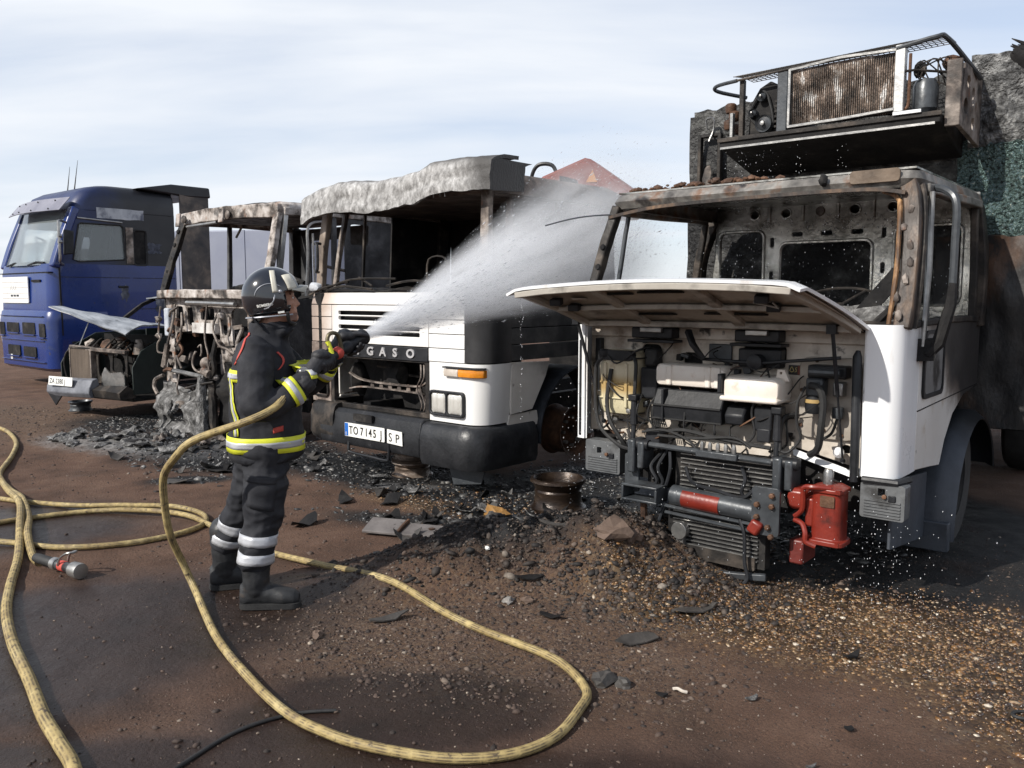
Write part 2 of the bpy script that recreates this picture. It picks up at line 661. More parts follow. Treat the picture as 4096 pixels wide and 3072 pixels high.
gm = bpy.data.materials.new('burnt_yard_earth')
gm.use_nodes = True
t = gm.node_tree
N = t.nodes.new
L = t.links.new
b = t.nodes['Principled BSDF']
b.inputs['Specular IOR Level'].default_value = .35
tc = N('ShaderNodeTexCoord')
at = N('ShaderNodeAttribute'); at.attribute_name = 'zone'      # r gravel, g soot, b wet and painted shadow
at2 = N('ShaderNodeAttribute'); at2.attribute_name = 'zone2'   # r rubble, g ash
s1 = N('ShaderNodeSeparateColor'); L(at.outputs[0], s1.inputs[0])
s2 = N('ShaderNodeSeparateColor'); L(at2.outputs[0], s2.inputs[0])


def gnoise(scale, detail=8, rough=.6):
    n = N('ShaderNodeTexNoise')
    L(tc.outputs['Object'], n.inputs[0])
    n.inputs['Scale'].default_value = scale
    n.inputs['Detail'].default_value = detail
    n.inputs['Roughness'].default_value = rough
    return n.outputs[0]


def gramp(src, stops):
    r = N('ShaderNodeValToRGB')
    L(src, r.inputs[0])
    while len(r.color_ramp.elements) < len(stops):
        r.color_ramp.elements.new(.5)
    for e, (p, c) in zip(r.color_ramp.elements, stops):
        e.position = p
        e.color = (*c, 1)
    return r.outputs[0]


def gmix(f, a, c, bt='MIX'):
    m = N('ShaderNodeMix')
    m.data_type = 'RGBA'
    m.blend_type = bt
    if isinstance(f, (int, float)):
        m.inputs[0].default_value = f
    else:
        L(f, m.inputs[0])
    for s, v in ((6, a), (7, c)):
        if isinstance(v, tuple):
            m.inputs[s].default_value = (*v, 1)
        else:
            L(v, m.inputs[s])
    return m.outputs[2]


fine = gnoise(150, 5, .8)
base = gramp(gnoise(2.4, 9), [(.25, (.066, .038, .026)), (.5, (.132, .075, .051)), (.75, (.19, .115, .08))])
spk = gramp(fine, [(.30, (.30, .29, .28)), (.47, (.9, .9, .9)), (.60, (1.2, 1.18, 1.15)), (.72, (2.0, 1.9, 1.8))])
base = gmix(1.0, base, spk, 'MULTIPLY')
vor = N('ShaderNodeTexVoronoi'); L(tc.outputs['Object'], vor.inputs[0]); vor.inputs['Scale'].default_value = 60
hsv = gramp(vor.outputs['Color'], [(.1, (.04, .03, .026)), (.4, (.11, .08, .062)), (.65, (.17, .105, .06)), (.9, (.24, .19, .14))])
base = gmix(s2.outputs[0], base, gmix(.55, base, hsv))
grc = gramp(vor.outputs['Color'], [(.1, (.05, .028, .015)), (.4, (.15, .085, .04)), (.65, (.25, .14, .055)), (.9, (.36, .26, .15))])
base = gmix(s1.outputs[0], base, grc)
sooc = gramp(gnoise(18, 8, .7), [(.3, (.006, .006, .007)), (.55, (.016, .015, .015)), (.75, (.055, .052, .05))])
base = gmix(s1.outputs[1], base, sooc)
ashc = gramp(gnoise(16, 8, .7), [(.3, (.05, .048, .047)), (.5, (.2, .195, .19)), (.7, (.42, .41, .4))])
base = gmix(s2.outputs[1], base, ashc)
wet_shade_tint = gmix(s1.outputs[2], (1., 1., 1.), (.22, .23, .26))  # darkens wet earth and the shadows painted into the foreground
base = gmix(1.0, base, wet_shade_tint, 'MULTIPLY')
L(base, b.inputs['Base Color'])
rr = N('ShaderNodeMapRange'); L(s1.outputs[2], rr.inputs[0])
rr.inputs[1].default_value = .2; rr.inputs[2].default_value = 1
rr.inputs[3].default_value = .95; rr.inputs[4].default_value = .36
rn = N('ShaderNodeMath'); rn.operation = 'MULTIPLY_ADD'; L(gnoise(9, 5), rn.inputs[0]); rn.inputs[1].default_value = .5
rs = N('ShaderNodeMath'); rs.operation = 'SUBTRACT'; L(rr.outputs[0], rs.inputs[0]); rs.inputs[1].default_value = .25
L(rs.outputs[0], rn.inputs[2])
L(rn.outputs[0], b.inputs['Roughness'])
bp1 = N('ShaderNodeBump'); bp1.inputs['Distance'].default_value = .012
bst = N('ShaderNodeMapRange'); L(s1.outputs[2], bst.inputs[0]); bst.inputs[1].default_value = .1; bst.inputs[2].default_value = .8; bst.inputs[3].default_value = 1.0; bst.inputs[4].default_value = .22
L(bst.outputs[0], bp1.inputs['Strength'])
L(fine, bp1.inputs['Height'])
bp2 = N('ShaderNodeBump'); bst2 = N('ShaderNodeMath'); bst2.operation = 'MULTIPLY'; L(bst.outputs[0], bst2.inputs[0]); bst2.inputs[1].default_value = .5; L(bst2.outputs[0], bp2.inputs['Strength']); bp2.inputs['Distance'].default_value = .01
L(vor.outputs['Distance'], bp2.inputs['Height']); bp2.invert = True
bp3 = N('ShaderNodeBump'); bp3.inputs['Strength'].default_value = .5; bp3.inputs['Distance'].default_value = .03
L(gnoise(16, 9, .72), bp3.inputs['Height'])
L(bp3.outputs[0], bp1.inputs['Normal'])
L(bp1.outputs[0], bp2.inputs['Normal'])
L(bp2.outputs[0], b.inputs['Normal'])

me = np_mesh('ground', verts, faces, gm)
gr, ru, so, wet_shade, ash = zones(X.ravel(), Y.ravel())
for nm, ch in (('zone', (gr, so, wet_shade)), ('zone2', (ru, ash, ash))):
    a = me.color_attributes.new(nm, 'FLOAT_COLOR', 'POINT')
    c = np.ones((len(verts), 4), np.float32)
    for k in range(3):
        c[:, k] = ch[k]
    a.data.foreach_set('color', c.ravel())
ground = bpy.data.objects.new('ground', me)
col.objects.link(ground)
tag(ground, 'brown earth yard with wet patches, painted shadow patches, soot and washed gravel', None, None, 'structure')

# ---- loose gravel (nobody could count it)
ico = bmesh.new()
bmesh.ops.create_icosphere(ico, subdivisions=1, radius=1)
IV = np.array([v.co[:] for v in ico.verts])
IF = np.array([[v.index for v in f.verts] for f in ico.faces])
ico.free()
ico = bmesh.new()
bmesh.ops.create_icosphere(ico, subdivisions=1, radius=1)
JV = np.array([v.co[:] for v in ico.verts])
JF = np.array([[v.index for v in f.verts] for f in ico.faces])
ico.free()
oct_v = np.array([(1, 0, 0), (-1, 0, 0), (0, 1, 0), (0, -1, 0), (0, 0, 1), (0, 0, -1)], float)


def island_mat(name, stops, rough, coat=0):
    m = bpy.data.materials.new(name)
    m.use_nodes = True
    t = m.node_tree
    g = t.nodes.new('ShaderNodeNewGeometry')
    r = t.nodes.new('ShaderNodeValToRGB')
    t.links.new(g.outputs['Random Per Island'], r.inputs[0])
    while len(r.color_ramp.elements) < len(stops):
        r.color_ramp.elements.new(.5)
    for e, (p, c) in zip(r.color_ramp.elements, stops):
        e.position = p
        e.color = (*c, 1)
    bs = t.nodes['Principled BSDF']
    tc = t.nodes.new('ShaderNodeTexCoord')
    n = t.nodes.new('ShaderNodeTexNoise')
    n.inputs['Scale'].default_value = 90
    t.links.new(tc.outputs['Object'], n.inputs[0])
    mx = t.nodes.new('ShaderNodeMix'); mx.data_type = 'RGBA'; mx.blend_type = 'MULTIPLY'; mx.inputs[0].default_value = .8
    t.links.new(r.outputs[0], mx.inputs[6]); t.links.new(n.outputs[0], mx.inputs[7])
    md = t.nodes.new('ShaderNodeMix'); md.data_type = 'RGBA'; md.blend_type = 'MULTIPLY'; md.inputs[0].default_value = 1
    t.links.new(mx.outputs[2], md.inputs[6]); md.inputs[7].default_value = (1.7, 1.7, 1.7, 1)
    t.links.new(md.outputs[2], bs.inputs['Base Color'])
    bs.inputs['Roughness'].default_value = rough
    bs.inputs['Coat Weight'].default_value = coat
    bs.inputs['Coat Roughness'].default_value = .12
    return m


def scatter(name, label, mat, pts, size, flat=.55, embed=.58, IV=IV, IF=IF, jag=.16, smooth=True):
    n = len(pts)
    s = size[:, None] * np.stack([rng.uniform(.75, 1.35, n), rng.uniform(.6, 1.0, n), rng.uniform(.4, .75, n) * flat / .55], -1)
    a = rng.uniform(0, 2 * np.pi, n)
    k = len(IV)
    jit = 1 + rng.uniform(-jag, jag, (n, k, 1))
    v = IV[None] * jit * s[:, None, :]
    tl = rng.uniform(-.35, .35, n)
    z = v[:, :, 2] + v[:, :, 0] * tl[:, None]
    x = v[:, :, 0] * np.cos(a)[:, None] - v[:, :, 1] * np.sin(a)[:, None]
    y = v[:, :, 0] * np.sin(a)[:, None] + v[:, :, 1] * np.cos(a)[:, None]
    hz = height(pts[:, 0], pts[:, 1])
    P = np.stack([x + pts[:, 0:1], y + pts[:, 1:2], z + (hz + s[:, 2] * (1 - 2 * embed) * .6)[:, None]], -1).reshape(-1, 3)
    Fc = (IF[None] + (np.arange(n) * k)[:, None, None]).reshape(-1, 3)
    o = bpy.data.objects.new(name, np_mesh(name, P, Fc, mat, smooth))
    col.objects.link(o)
    tag(o, label, 'gravel', None, 'stuff')
    return o


def pick(n, box, wfn):
    x = rng.uniform(box[0], box[1], n)
    y = rng.uniform(box[2], box[3], n)
    # keep density even on screen: fewer far away
    keep = rng.uniform(0, 1, n) < np.clip(wfn(x, y), 0, 1)
    return np.stack([x[keep], y[keep]], -1)


p = pick(115000, (-1.4, 3.6, 2.6, 7.3), lambda x, y: zones(x, y)[0] ** 1.3 * (1 - .8 * zones(x, y)[2]) * np.clip(5.5 / y, 0, 1) ** 2)
scatter('washed_gravel', 'wet orange and tan pebbles washed clean in front of the wrecks',
        island_mat('wet_orange_pebbles', [(0, (.024, .013, .009)), (.4, (.075, .036, .014)), (.66, (.17, .082, .025)), (.86, (.23, .14, .065)), (.97, (.30, .22, .14)), (1, (.5, .44, .36))], .38, .5),
        p, np.clip(rng.lognormal(-5.0, .45, len(p)), .0026, .02), .5, .62)
p = pick(52000, (-2.2, 3.4, 2.5, 6.2), lambda x, y: (zones(x, y)[1] ** 1.5 * .85 + .07) * (1 - .75 * blob(x, y, -2.3, 3.7, 1.3, 1.0, 30, .6)) * np.clip(4.0 / y, 0, 1) ** 1.5)
scatter('grey_gravel', 'dull brown and grey stones strewn over the earth',
        island_mat('dull_stones', [(0, (.018, .013, .011)), (.4, (.048, .031, .024)), (.75, (.082, .055, .042)), (.95, (.12, .09, .07)), (1, (.30, .25, .2))], .8),
        p, np.clip(rng.lognormal(-5.2, .55, len(p)), .0022, .019), .6, .55, JV, JF, .30, False)
p = pick(26000, (-1.3, 1.9, 3.7, 6.0), lambda x, y: np.clip(blob(x, y, .32, 5.0, 1.15, .45, 14, 1.0) + blob(x, y, .75, 4.55, .7, .45, -20, 1.0), 0, 1) * .75)
scatter('mound_rubble', 'dark broken rubble and clods heaped in the low mound',
        island_mat('dark_rubble', [(0, (.008, .007, .007)), (.4, (.02, .016, .014)), (.75, (.042, .031, .025)), (.95, (.08, .062, .05)), (1, (.2, .17, .14))], .75),
        p, np.clip(rng.lognormal(-4.85, .58, len(p)), .003, .032), .62, .5, JV, JF, .35, False)
p = pick(15000, (-7.5, -1.2, 2.6, 12.5), lambda x, y: (.25 + zones(x, y)[1] * .6) * (1 - .6 * zones(x, y)[3]))
scatter('scattered_gravel', 'small brown stones scattered on the left of the yard', bpy.data.materials['dull_stones'], p, np.clip(rng.lognormal(-5.0, .6, len(p)), .0025, .03), .55, .55, JV, JF, .3, False)
OCT = np.array([(1, 0, 0), (-1, 0, 0), (0, 1, 0), (0, -1, 0), (0, 0, 1), (0, 0, -1)], float)
OCF = np.array([(0, 2, 4), (2, 1, 4), (1, 3, 4), (3, 0, 4), (2, 0, 5), (1, 2, 5), (3, 1, 5), (0, 3, 5)])
p = pick(260000, (-3.2, 3.4, 2.55, 7.0), lambda x, y: (.30 + .5 * fbm(x * 2.2, y * 2.2, 77) + .25 * zones(x, y)[1]) * (1 - .85 * zones(x, y)[3]) * np.clip(3.4 / y, 0, 1) ** 1.5)
scatter('grit', 'fine brown grit covering the trodden earth',
        island_mat('brown_grit', [(0, (.02, .013, .010)), (.4, (.06, .037, .027)), (.75, (.10, .066, .05)), (.94, (.15, .11, .085)), (1, (.32, .27, .22))], .85),
        p, np.clip(rng.lognormal(-5.95, .4, len(p)), .0013, .007), .7, .5, OCT, OCF, .3, False)
p = pick(30000, (-5.5, 2.5, 5.0, 11.5), lambda x, y: zones(x, y)[2] * .8)
scatter('burnt_litter', 'black charred crumbs and clinker under the wrecks',
        island_mat('char_crumbs', [(0, (.006, .006, .007)), (.6, (.02, .02, .02)), (.85, (.06, .058, .055)), (1, (.22, .21, .2))], .5, .2), p, rng.gamma(2, .006, len(p)) + .004, .4)
# ------------------------------------------------------------------ white truck with raised front flap
m_white = pmat('white_cab_paint', [(.3, (.74, .75, .77)), (.7, (.82, .83, .84))], 2, rough=(.22, .4), bump=.03, coat=.25,
               blot=[((.52, .46, .40), .60, .8, 6), ((.22, .19, .16), .70, .76, 14)], stretch=(1, 1, .22))
m_whiteside = pmat('white_paint_sooted_to_rear', [(.3, (.60, .575, .54)), (.7, (.72, .70, .67))], 2, rough=(.3, .55), bump=.06,
                   grads=[((0, .62, .78), 1.32, 1.54, (.20, .165, .14), .5), ((0, .62, .78), 1.42, 1.62, (.03, .028, .028), .5)],
                   blot=[((.45, .38, .30), .58, .74, 5), (SOOT, .70, .74, 8)])
m_cream = pmat('grimy_cream_panel', [(.3, (.40, .35, .29)), (.6, (.62, .56, .49)), (.8, (.7, .66, .6))], 4, rough=(.35, .7), bump=.15,
               blot=[((.16, .115, .08), .52, .72, 5), ((.025, .022, .02), .60, .68, 8)])
m_under = pmat('flap_underside_paint', [(.3, (.30, .27, .235)), (.7, (.44, .41, .36))], 4, rough=(.4, .65), bump=.1, blot=[((.09, .078, .066), .53, .7, 4)])
m_wetgrey = pmat('wet_scorched_steel', [(.3, (.09, .09, .085)), (.46, (.27, .265, .245)), (.68, (.58, .57, .54))], 5, rough=(.14, .42), metal=.6, bump=.4, bscale=26,
                 blot=[((.05, .042, .03), .52, .66, 3.2), ((.022, .02, .018), .6, .7, 6)])
m_roofA = pmat('scorched_roof', [(.3, (.05, .047, .044)), (.48, (.15, .14, .128)), (.62, (.30, .285, .26)), (.8, (.42, .39, .36))], 5, rough=(.35, .7), metal=.2, bump=.3,
               blot=[((.19, .11, .07), .56, .66, 5), ((.035, .03, .028), .58, .68, 4)])
m_pillar = pmat('blistered_pillar', [(.32, (.014, .012, .011)), (.5, (.04, .03, .025)), (.63, (.11, .07, .045)), (.78, (.34, .21, .12))], 6, rough=(.35, .7), metal=.2,
                bump=.5, stretch=(1, 1, .35))
m_tank = pmat('stained_translucent_tank', [(.3, (.50, .42, .27)), (.6, (.62, .56, .42))], 4, rough=(.25, .45), bump=.12,
              grads=[((0, 0, -1), -1.16, -1.08, (.42, .29, .12), .06), ((0, 0, -1), -1.06, -.98, (.60, .54, .36), .05)], blot=[((.20, .11, .05), .6, .72, 5)])
m_res = pmat('white_reservoir_plastic', [(.3, (.68, .60, .52)), (.7, (.80, .76, .70))], 5, rough=(.3, .5), bump=.05, blot=[((.42, .24, .14), .66, .82, 5)])
m_red = pmat('red_castings', [(.3, (.13, .014, .009)), (.7, (.23, .028, .016))], 6, rough=(.3, .5), bump=.15, blot=[((.045, .013, .010), .56, .70, 7)])
m_mud = pmat('blue_grey_mudguard', [(.3, (.032, .037, .046)), (.7, (.07, .08, .098))], 4, rough=(.35, .6), bump=.1, spec=.35,
             grads=[((.0, .5, .4), .72, 1.0, (.012, .013, .015), .3)])
m_stepg = pmat('grey_plastic_step', [(.3, (.075, .08, .085)), (.7, (.15, .155, .16))], 6, rough=(.3, .6), bump=.12, blot=[((.04, .04, .04), .55, .7, 6)])

A = thing('burnt_truck', 'burnt white truck with its front flap raised and engine bay exposed', 'truck', (1.232, 4.954, 0), -40)


def part(nm, mat, par=None, **kw):
    """decorator-free helper: returns (MB, finish)"""
    e = MB()
    return e


def P(e, nm, mat, par, **kw):
    return e.build(nm, mat, par, **kw)


# front bulkhead: the cream steel wall behind the flap
e = MB().plate([(-1.0, .74), (-.8, .75), (-.62, .77), (.43, .78), (.80, .70), (.84, .70), (.84, 1.47), (-1.0, 1.47)],
               [rrect(-.60, -.46, 1.20, 1.34, .03), rrect(-.30, -.17, 1.20, 1.30, .03), rrect(.10, .36, 1.25, 1.36, .02), oval(.72, .80, .03, .025), rrect(-.50, -.42, .84, .95, .02)],
               XZ(.12), .02)
fw = P(e, 'bulkhead', m_cream, A, bevel=.003)
e = MB().box(-.98, .84, .085, .118, 1.385, 1.455)
P(e, 'top_rail', m_cream, fw, bevel=.006)
e = MB()
e.plate([(-.78, .70), (.44, .71), (.44, .785), (-.78, .77)], [], XZ(.10), .016)
P(e, 'lower_flange', m_cream, fw, bevel=.003)
e = MB().plate([(.42, .775), (.80, .695), (.82, .66), (.44, .74)], [], lambda a, b, d: (a, .115 - (.78 - b) * .8 - d, b), .006)
P(e, 'lower_flange', m_white, fw)
P(MB().box(-1.0, 1.0, .16, .20, .45, 1.47), 'dark_backing', m_soot, fw)
# corner panels (smooth white)
def corner(x_in, x_out, sg, z0, z1, nm, mat=m_white):
    prof = [(x_in, .015), (x_in + sg * .004, -.028)]
    w = abs(x_out - x_in)
    for k in range(9):
        a = R(90 * k / 8)
        prof.append((x_out - sg * .10 + sg * .10 * math.sin(a), .07 - .10 * math.cos(a)))
    prof += [(x_out + sg * .003, .2), (x_out + sg * .003, .32)]
    inner = [(x - sg * .012, y + .012) for x, y in prof[::-1]]
    loop = prof + inner
    rings = [[(x, y, z) for x, y in loop] for z in (z0, z0 + .006, z1 - .006, z1)]
    e = MB().loft(rings)
    return e.build(nm, mat, A, angle=40)


corner(.845, 1.025, 1, .69, 1.50, 'corner_panel')
corner(-1.0, -1.05, -1, .70, 1.49, 'corner_panel')
P(MB().tube([(.815, -.035, .66), (.815, -.035, .78), (.805, -.03, 1.33), (.805, -.02, 1.36)], [.022, .024, .024, .012], 10), 'door_seal', m_black, A)
P(MB().tube([(-.985, -.02, .72), (-.985, -.02, 1.36)], .014, 8), 'door_seal', m_black, A)

# side door skin with the wheel cut-out
for sg in (1, -1):
    x = 1.03 if sg > 0 else -1.05
    e = MB().plate([(.30, .695), (.62, .665), (.85, .64), (.95, .78), (1.12, .92), (1.4, 1.02), (1.78, 1.05), (1.78, 1.50), (.30, 1.50)],
                   [], YZ(x, -sg), .02)
    dr = P(e, 'door_panel', m_whiteside, A, bevel=.004)
    e = MB().plate([(.30, 1.02), (1.77, 1.055), (1.77, 1.061), (.30, 1.026)], [], YZ(x + sg * .003, -sg), .01)
    P(e, 'seam', m_soot, dr)
e = MB().plate(rrect(.36, .80, 1.08, 1.46, .05), [rrect(.385, .775, 1.105, 1.44, .04)], YZ(1.044, -1), .012)
P(e, 'lower_window_frame', m_black, A)
e = MB().plate(rrect(.38, .78, 1.10, 1.445, .04), [], YZ(1.037, -1), .008)
P(e, 'lower_window', pmat('sooted_pane', [(.3, (.12, .12, .12)), (.7, (.22, .22, .22))], 5, rough=(.25, .5), bump=.1, blot=[((.03, .03, .03), .55, .65, 4)]), A)

# roof shell
def roof_ring(z, ins, yf, yb, xl=-.90, xr=1.0, r=.10):
    pts = rrect(xl + ins, xr - ins, yf + ins, yb - ins, r, 5)
    return [(a, b, z) for a, b in pts]


e = MB()
rgs = [roof_ring(2.225, .05, .20, 1.78), roof_ring(2.225, .0, .20, 1.78), roof_ring(2.27, -.015, .19, 1.79), roof_ring(2.315, .0, .215, 1.78), roof_ring(2.345, .05, .30, 1.72), roof_ring(2.37, .16, .5, 1.6)]
e.loft(rgs, caps=False)
e.add(rgs[-1], [tuple(range(len(rgs[-1])))])
e.wobble(.012, 3, 2)
rf = P(e, 'roof', m_roofA, A)
P(MB().bar(smooth_path([(-.90, .17, 2.17), (-.5, .15, 2.215), (.2, .14, 2.225), (.75, .15, 2.22), (.955, .16, 2.19)], 5), .028, .02), 'gutter', m_pillar, rf)
e = MB()
e.plate(rrect(.66, .92, 2.255, 2.325, .02), [], XZ(.168), .02)
P(e, 'pressed_plate', pmat('brown_scorch', [(.3, (.07, .048, .032)), (.7, (.19, .14, .10))], 6, rough=(.5, .8), bump=.3), rf, bevel=.006)
P(MB().rock((.52, .16, 2.29), (.022, .03, .035), 3, 2), 'marker_lamp', m_soot, rf)
rub = MB()
for k in range(150):
    x = random.uniform(-.85, .2)
    y = random.uniform(.26, .62)
    s = random.uniform(.012, .034)
    rub.rock((x, y, 2.345 + .03 * max(0, 1 - abs(x + .25) / .5) * random.random() + s * .2), (s, s * .8, s * .6), k, 1)
o = P(rub, 'rubble', m_rust, rf)
o['kind'] = 'stuff'

# pillars
def pil(nm, pts, w, h, mat=m_pillar, up=(0, 1, 0), par=A, wob=.006):
    pts = smooth_path(pts, 4)
    return P(MB().bar(pts, w, h, up).wobble(wob, 9, 4), nm, mat, par, bevel=.008)


pil('windscreen_pillar', [(1.0, .06, 1.48), (1.01, .11, 1.75), (.99, .19, 2.1), (.95, .24, 2.25)], .085, .075)
P(MB().tube(smooth_path([(.935, .035, 1.50), (.95, .07, 1.75), (.935, .15, 2.08), (.905, .19, 2.17), (.84, .16, 2.205)], 5), .013, 7).wobble(.003, 20), 'screen_channel', pmat('orange_rust_flakes', [(.35, (.03, .018, .012)), (.5, (.14, .07, .03)), (.65, (.42, .24, .11))], 16, rough=(.5, .8), bump=.4, stretch=(1, 1, .4)), A)
P(MB().tube(smooth_path([(1.045, .09, 1.48), (1.055, .14, 1.78), (1.035, .22, 2.1), (1.0, .27, 2.24)], 5), .018, 7).wobble(.003, 20), 'door_channel', m_char, A)
for k in range(7):
    c = Vector((1.0, .015, 1.55)).lerp(Vector((.985, .15, 2.1)), k / 6)
    P(MB().rock(c + Vector((random.uniform(-.03, .03), 0, 0)), (.018, .012, .03), k, 1, .6), 'paint_blister', m_burnt, A)
pil('windscreen_pillar', [(-.985, .05, 1.48), (-.955, .11, 1.78), (-.90, .18, 2.08), (-.865, .22, 2.24)], .06, .07, m_char)
for k in range(3):
    pl = MB()
    t = .25 + k * .2
    c = Vector((-.975, .07, 1.55)).lerp(Vector((-.88, .20, 2.2)), t)
    pl.lathe([(.016, -.012), (.022, .0), (.012, .004)], c + Vector((.0, -.042, 0)), 'y', 10)
    P(pl, 'pressed_hole', m_soot, A)
for sg, xb, xt in ((1, 1.02, .98), (-1, -1.03, -.90)):
    pil('rear_pillar', [(xb, 1.72, 1.45), (xb, 1.72, 1.9), (xt, 1.72, 2.25)], .08, .10, m_char)
    pil('door_window_frame', [(xb, .16, 1.50), (xb, .9, 1.51), (xb, 1.66, 1.50)], .05, .04, m_char, (0, 0, 1))
    pil('door_window_frame', [(xb, 1.58, 1.50), (xt + sg * .02, 1.58, 2.22)], .045, .045, m_char)
    pil('door_window_frame', [(xt + sg * .03, .30, 2.22), (xt + sg * .03, 1.6, 2.24)], .06, .05, m_roofA, (0, 0, 1))
    pil('quarter_light_post', [(xb, .42, 1.5), (xt + sg * .03, .46, 2.22)], .028, .03, m_greymet)

# back wall with pressings
holes = [rrect(-.84, -.49, 1.62, 2.14, .05), rrect(-.34, .32, 1.56, 2.04, .05), rrect(.49, .90, 1.6, 2.12, .05)]
for x in (-.56, -.31, .20, .46):
    holes.append(oval(x, 2.275, .034, .03))
for x in (-.22, .0, .22):
    holes.append(rrect(x - .04, x + .04, 2.10, 2.128, .012))
for x, z in ((-.415, 2.06), (-.415, 1.80), (.405, 2.10), (.405, 1.85)):
    holes.append(rrect(x - .014, x + .014, z - .035, z + .035, .012))
e = MB().plate([(-.93, 1.3), (1.0, 1.3), (1.0, 2.335), (-.88, 2.335)], holes, XZ(1.70), .02)
bw = P(e, 'back_wall', m_wetgrey, A, bevel=.005)
for h in holes[:3]:
    xs = [a for a, _ in h]
    zs = [c for _, c in h]
    x0, x1, z0, z1 = min(xs), max(xs), min(zs), max(zs)
    P(MB().tube([(a, 1.695, c) for a, c in rrect(x0 - .012, x1 + .012, z0 - .012, z1 + .012, .055)], .012, 6, closed=True), 'window_rim', m_wetgrey, bw)
for x in (-.44, -.18, .08, .33):
    P(MB().box(x - .012, x + .012, 1.685, 1.70, 2.21, 2.33), 'pressed_rib', m_wetgrey, bw, bevel=.005)
for x in (-.56, -.31, .20, .46):
    P(MB().tube([(a, 1.697, c) for a, c in oval(x, 2.275, .040, .036)], .007, 6, closed=True), 'hole_rim', m_wetgrey, bw)
P(MB().lathe([(.035, -.004), (.03, -.012), (.004, -.012)], (-.05, 1.70, 2.275), 'y', 16), 'blanking_cap', m_burnt, bw)
P(MB().plate([(-.88, .25), (.98, .25), (.98, 1.7), (-.88, 1.7)], [], lambda a, b, d: (a, b, 2.335 - d), .01), 'headliner', m_wetgrey, rf)
P(MB().plate([(-.89, .35), (1.0, .35), (1.0, 1.7), (-.89, 1.7)], [], XY(1.32), .02), 'cab_floor', m_soot, A)
P(MB().plate([(-.92, .03), (1.0, .03), (1.0, .36), (-.92, .36)], [], lambda a, b, d: (a, b, 1.485 - d + (b - .05) * .1), .02), 'scuttle', m_char, A)
# seat remains and dash
P(MB().sheet(lambda u, v: (.35 + .6 * u, .30 + .3 * v, 1.50 + .09 * math.sin(math.pi * v) + .05 * noise.noise((u * 5, v * 5, 1))), 14, 8, .02), 'melted_dash', m_ash, A)
sw = MB()
cn, nrm = Vector((.50, .55, 1.62)), Vector((.05, -.35, .95)).normalized()
ux = nrm.orthogonal().normalized()
uy = nrm.cross(ux)
sw.tube([cn + (ux * math.cos(a) + uy * math.sin(a)) * .225 for a in [2 * math.pi * k / 28 for k in range(28)]], .009, 6, closed=True)
for a in (.3, 2.4, 4.5):
    sw.tube([cn - nrm * .03, cn + (ux * math.cos(a) + uy * math.sin(a)) * .22], .008, 6)
st = P(sw, 'steering_wheel', m_char, A)
P(MB().tube([cn - nrm * .02, cn - nrm * .3], .03, 8), 'steering_column', m_char, st)
P(MB().bar([(.66, .42, 1.52), (.86, .46, 1.78)], .05, .09), 'burnt_column_shroud', m_soot, A)
P(MB().tube(smooth_path([(.80, .30, 1.5), (.90, .28, 1.62), (.93, .33, 1.76), (.86, .4, 1.84)], 5), .024, 7).wobble(.01, 12), 'melted_hose', m_soot, A)
P(MB().tube(smooth_path([(-.98, .02, 1.48), (-1.0, -.02, 1.62), (-.97, .0, 1.70), (-.93, .03, 1.62), (-.92, .04, 1.48)], 5), .018, 7), 'melted_mirror_stub', m_soot, A)
P(MB().tube(smooth_path([(-.87, .20, 2.19), (-.98, .08, 2.18), (-1.10, .0, 2.16), (-1.25, -.08, 2.12)], 5), .005, 6), 'aerial_stub', m_greymet, A)

# mirror carrier on the right side
mr = P(MB().tube(smooth_path([(1.0, .42, 2.24), (1.10, .36, 2.21), (1.16, .33, 2.14), (1.165, .33, 1.95), (1.16, .33, 1.62), (1.13, .30, 1.42), (1.05, .27, 1.33)], 6),
               .02, 8), 'mirror_arm', m_greymet, A)
P(MB().tube([(1.165, .33, 1.72), (1.16, .33, 1.6), (1.12, .29, 1.40), (1.07, .27, 1.33)], [.02, .03, .034, .03], 8).wobble(.008, 14), 'melted_mirror_housing', m_soot, mr)
P(MB().tube([(1.05, .30, 2.2), (1.06, .28, 1.8), (1.05, .26, 1.38)], .014, 8), 'mirror_arm', m_steel, A)
P(MB().obox((1.05, .33, 1.36), (.08, .16, .12), (0, .1, .3)).wobble(.02, 12), 'mirror_bracket', m_soot, A)

# raised front flap
def flap(u, v):
    x0, x1 = -.93 - .09 * v, .86 - .10 * v * v
    x = x0 + (x1 - x0) * u
    edge = min(u, 1 - u)
    return Vector((x, .01 - .76 * v, 1.485 + .215 * v + .035 * math.sin(math.pi * u) * v - .028 * max(0, 1 - edge / .06) ** 2 - .025 * max(0, (v - .93) / .07) ** 2 + .02 * u * v))


e = MB().sheet(lambda u, v: flap(u, v), 28, 14, .016)
fl = P(e, 'front_flap', m_white, A, angle=60)
in_ = lambda u, v, d: flap(u, v) - Vector((0, .27, .96)) * d


def fbar(nm, us, vs, w, h, mat=m_under, d=.032):
    pts = [in_(us[0] + (us[1] - us[0]) * k / 8, vs[0] + (vs[1] - vs[0]) * k / 8, d) for k in range(9)]
    return P(MB().bar(pts, w, h), nm, mat, fl, bevel=.005)


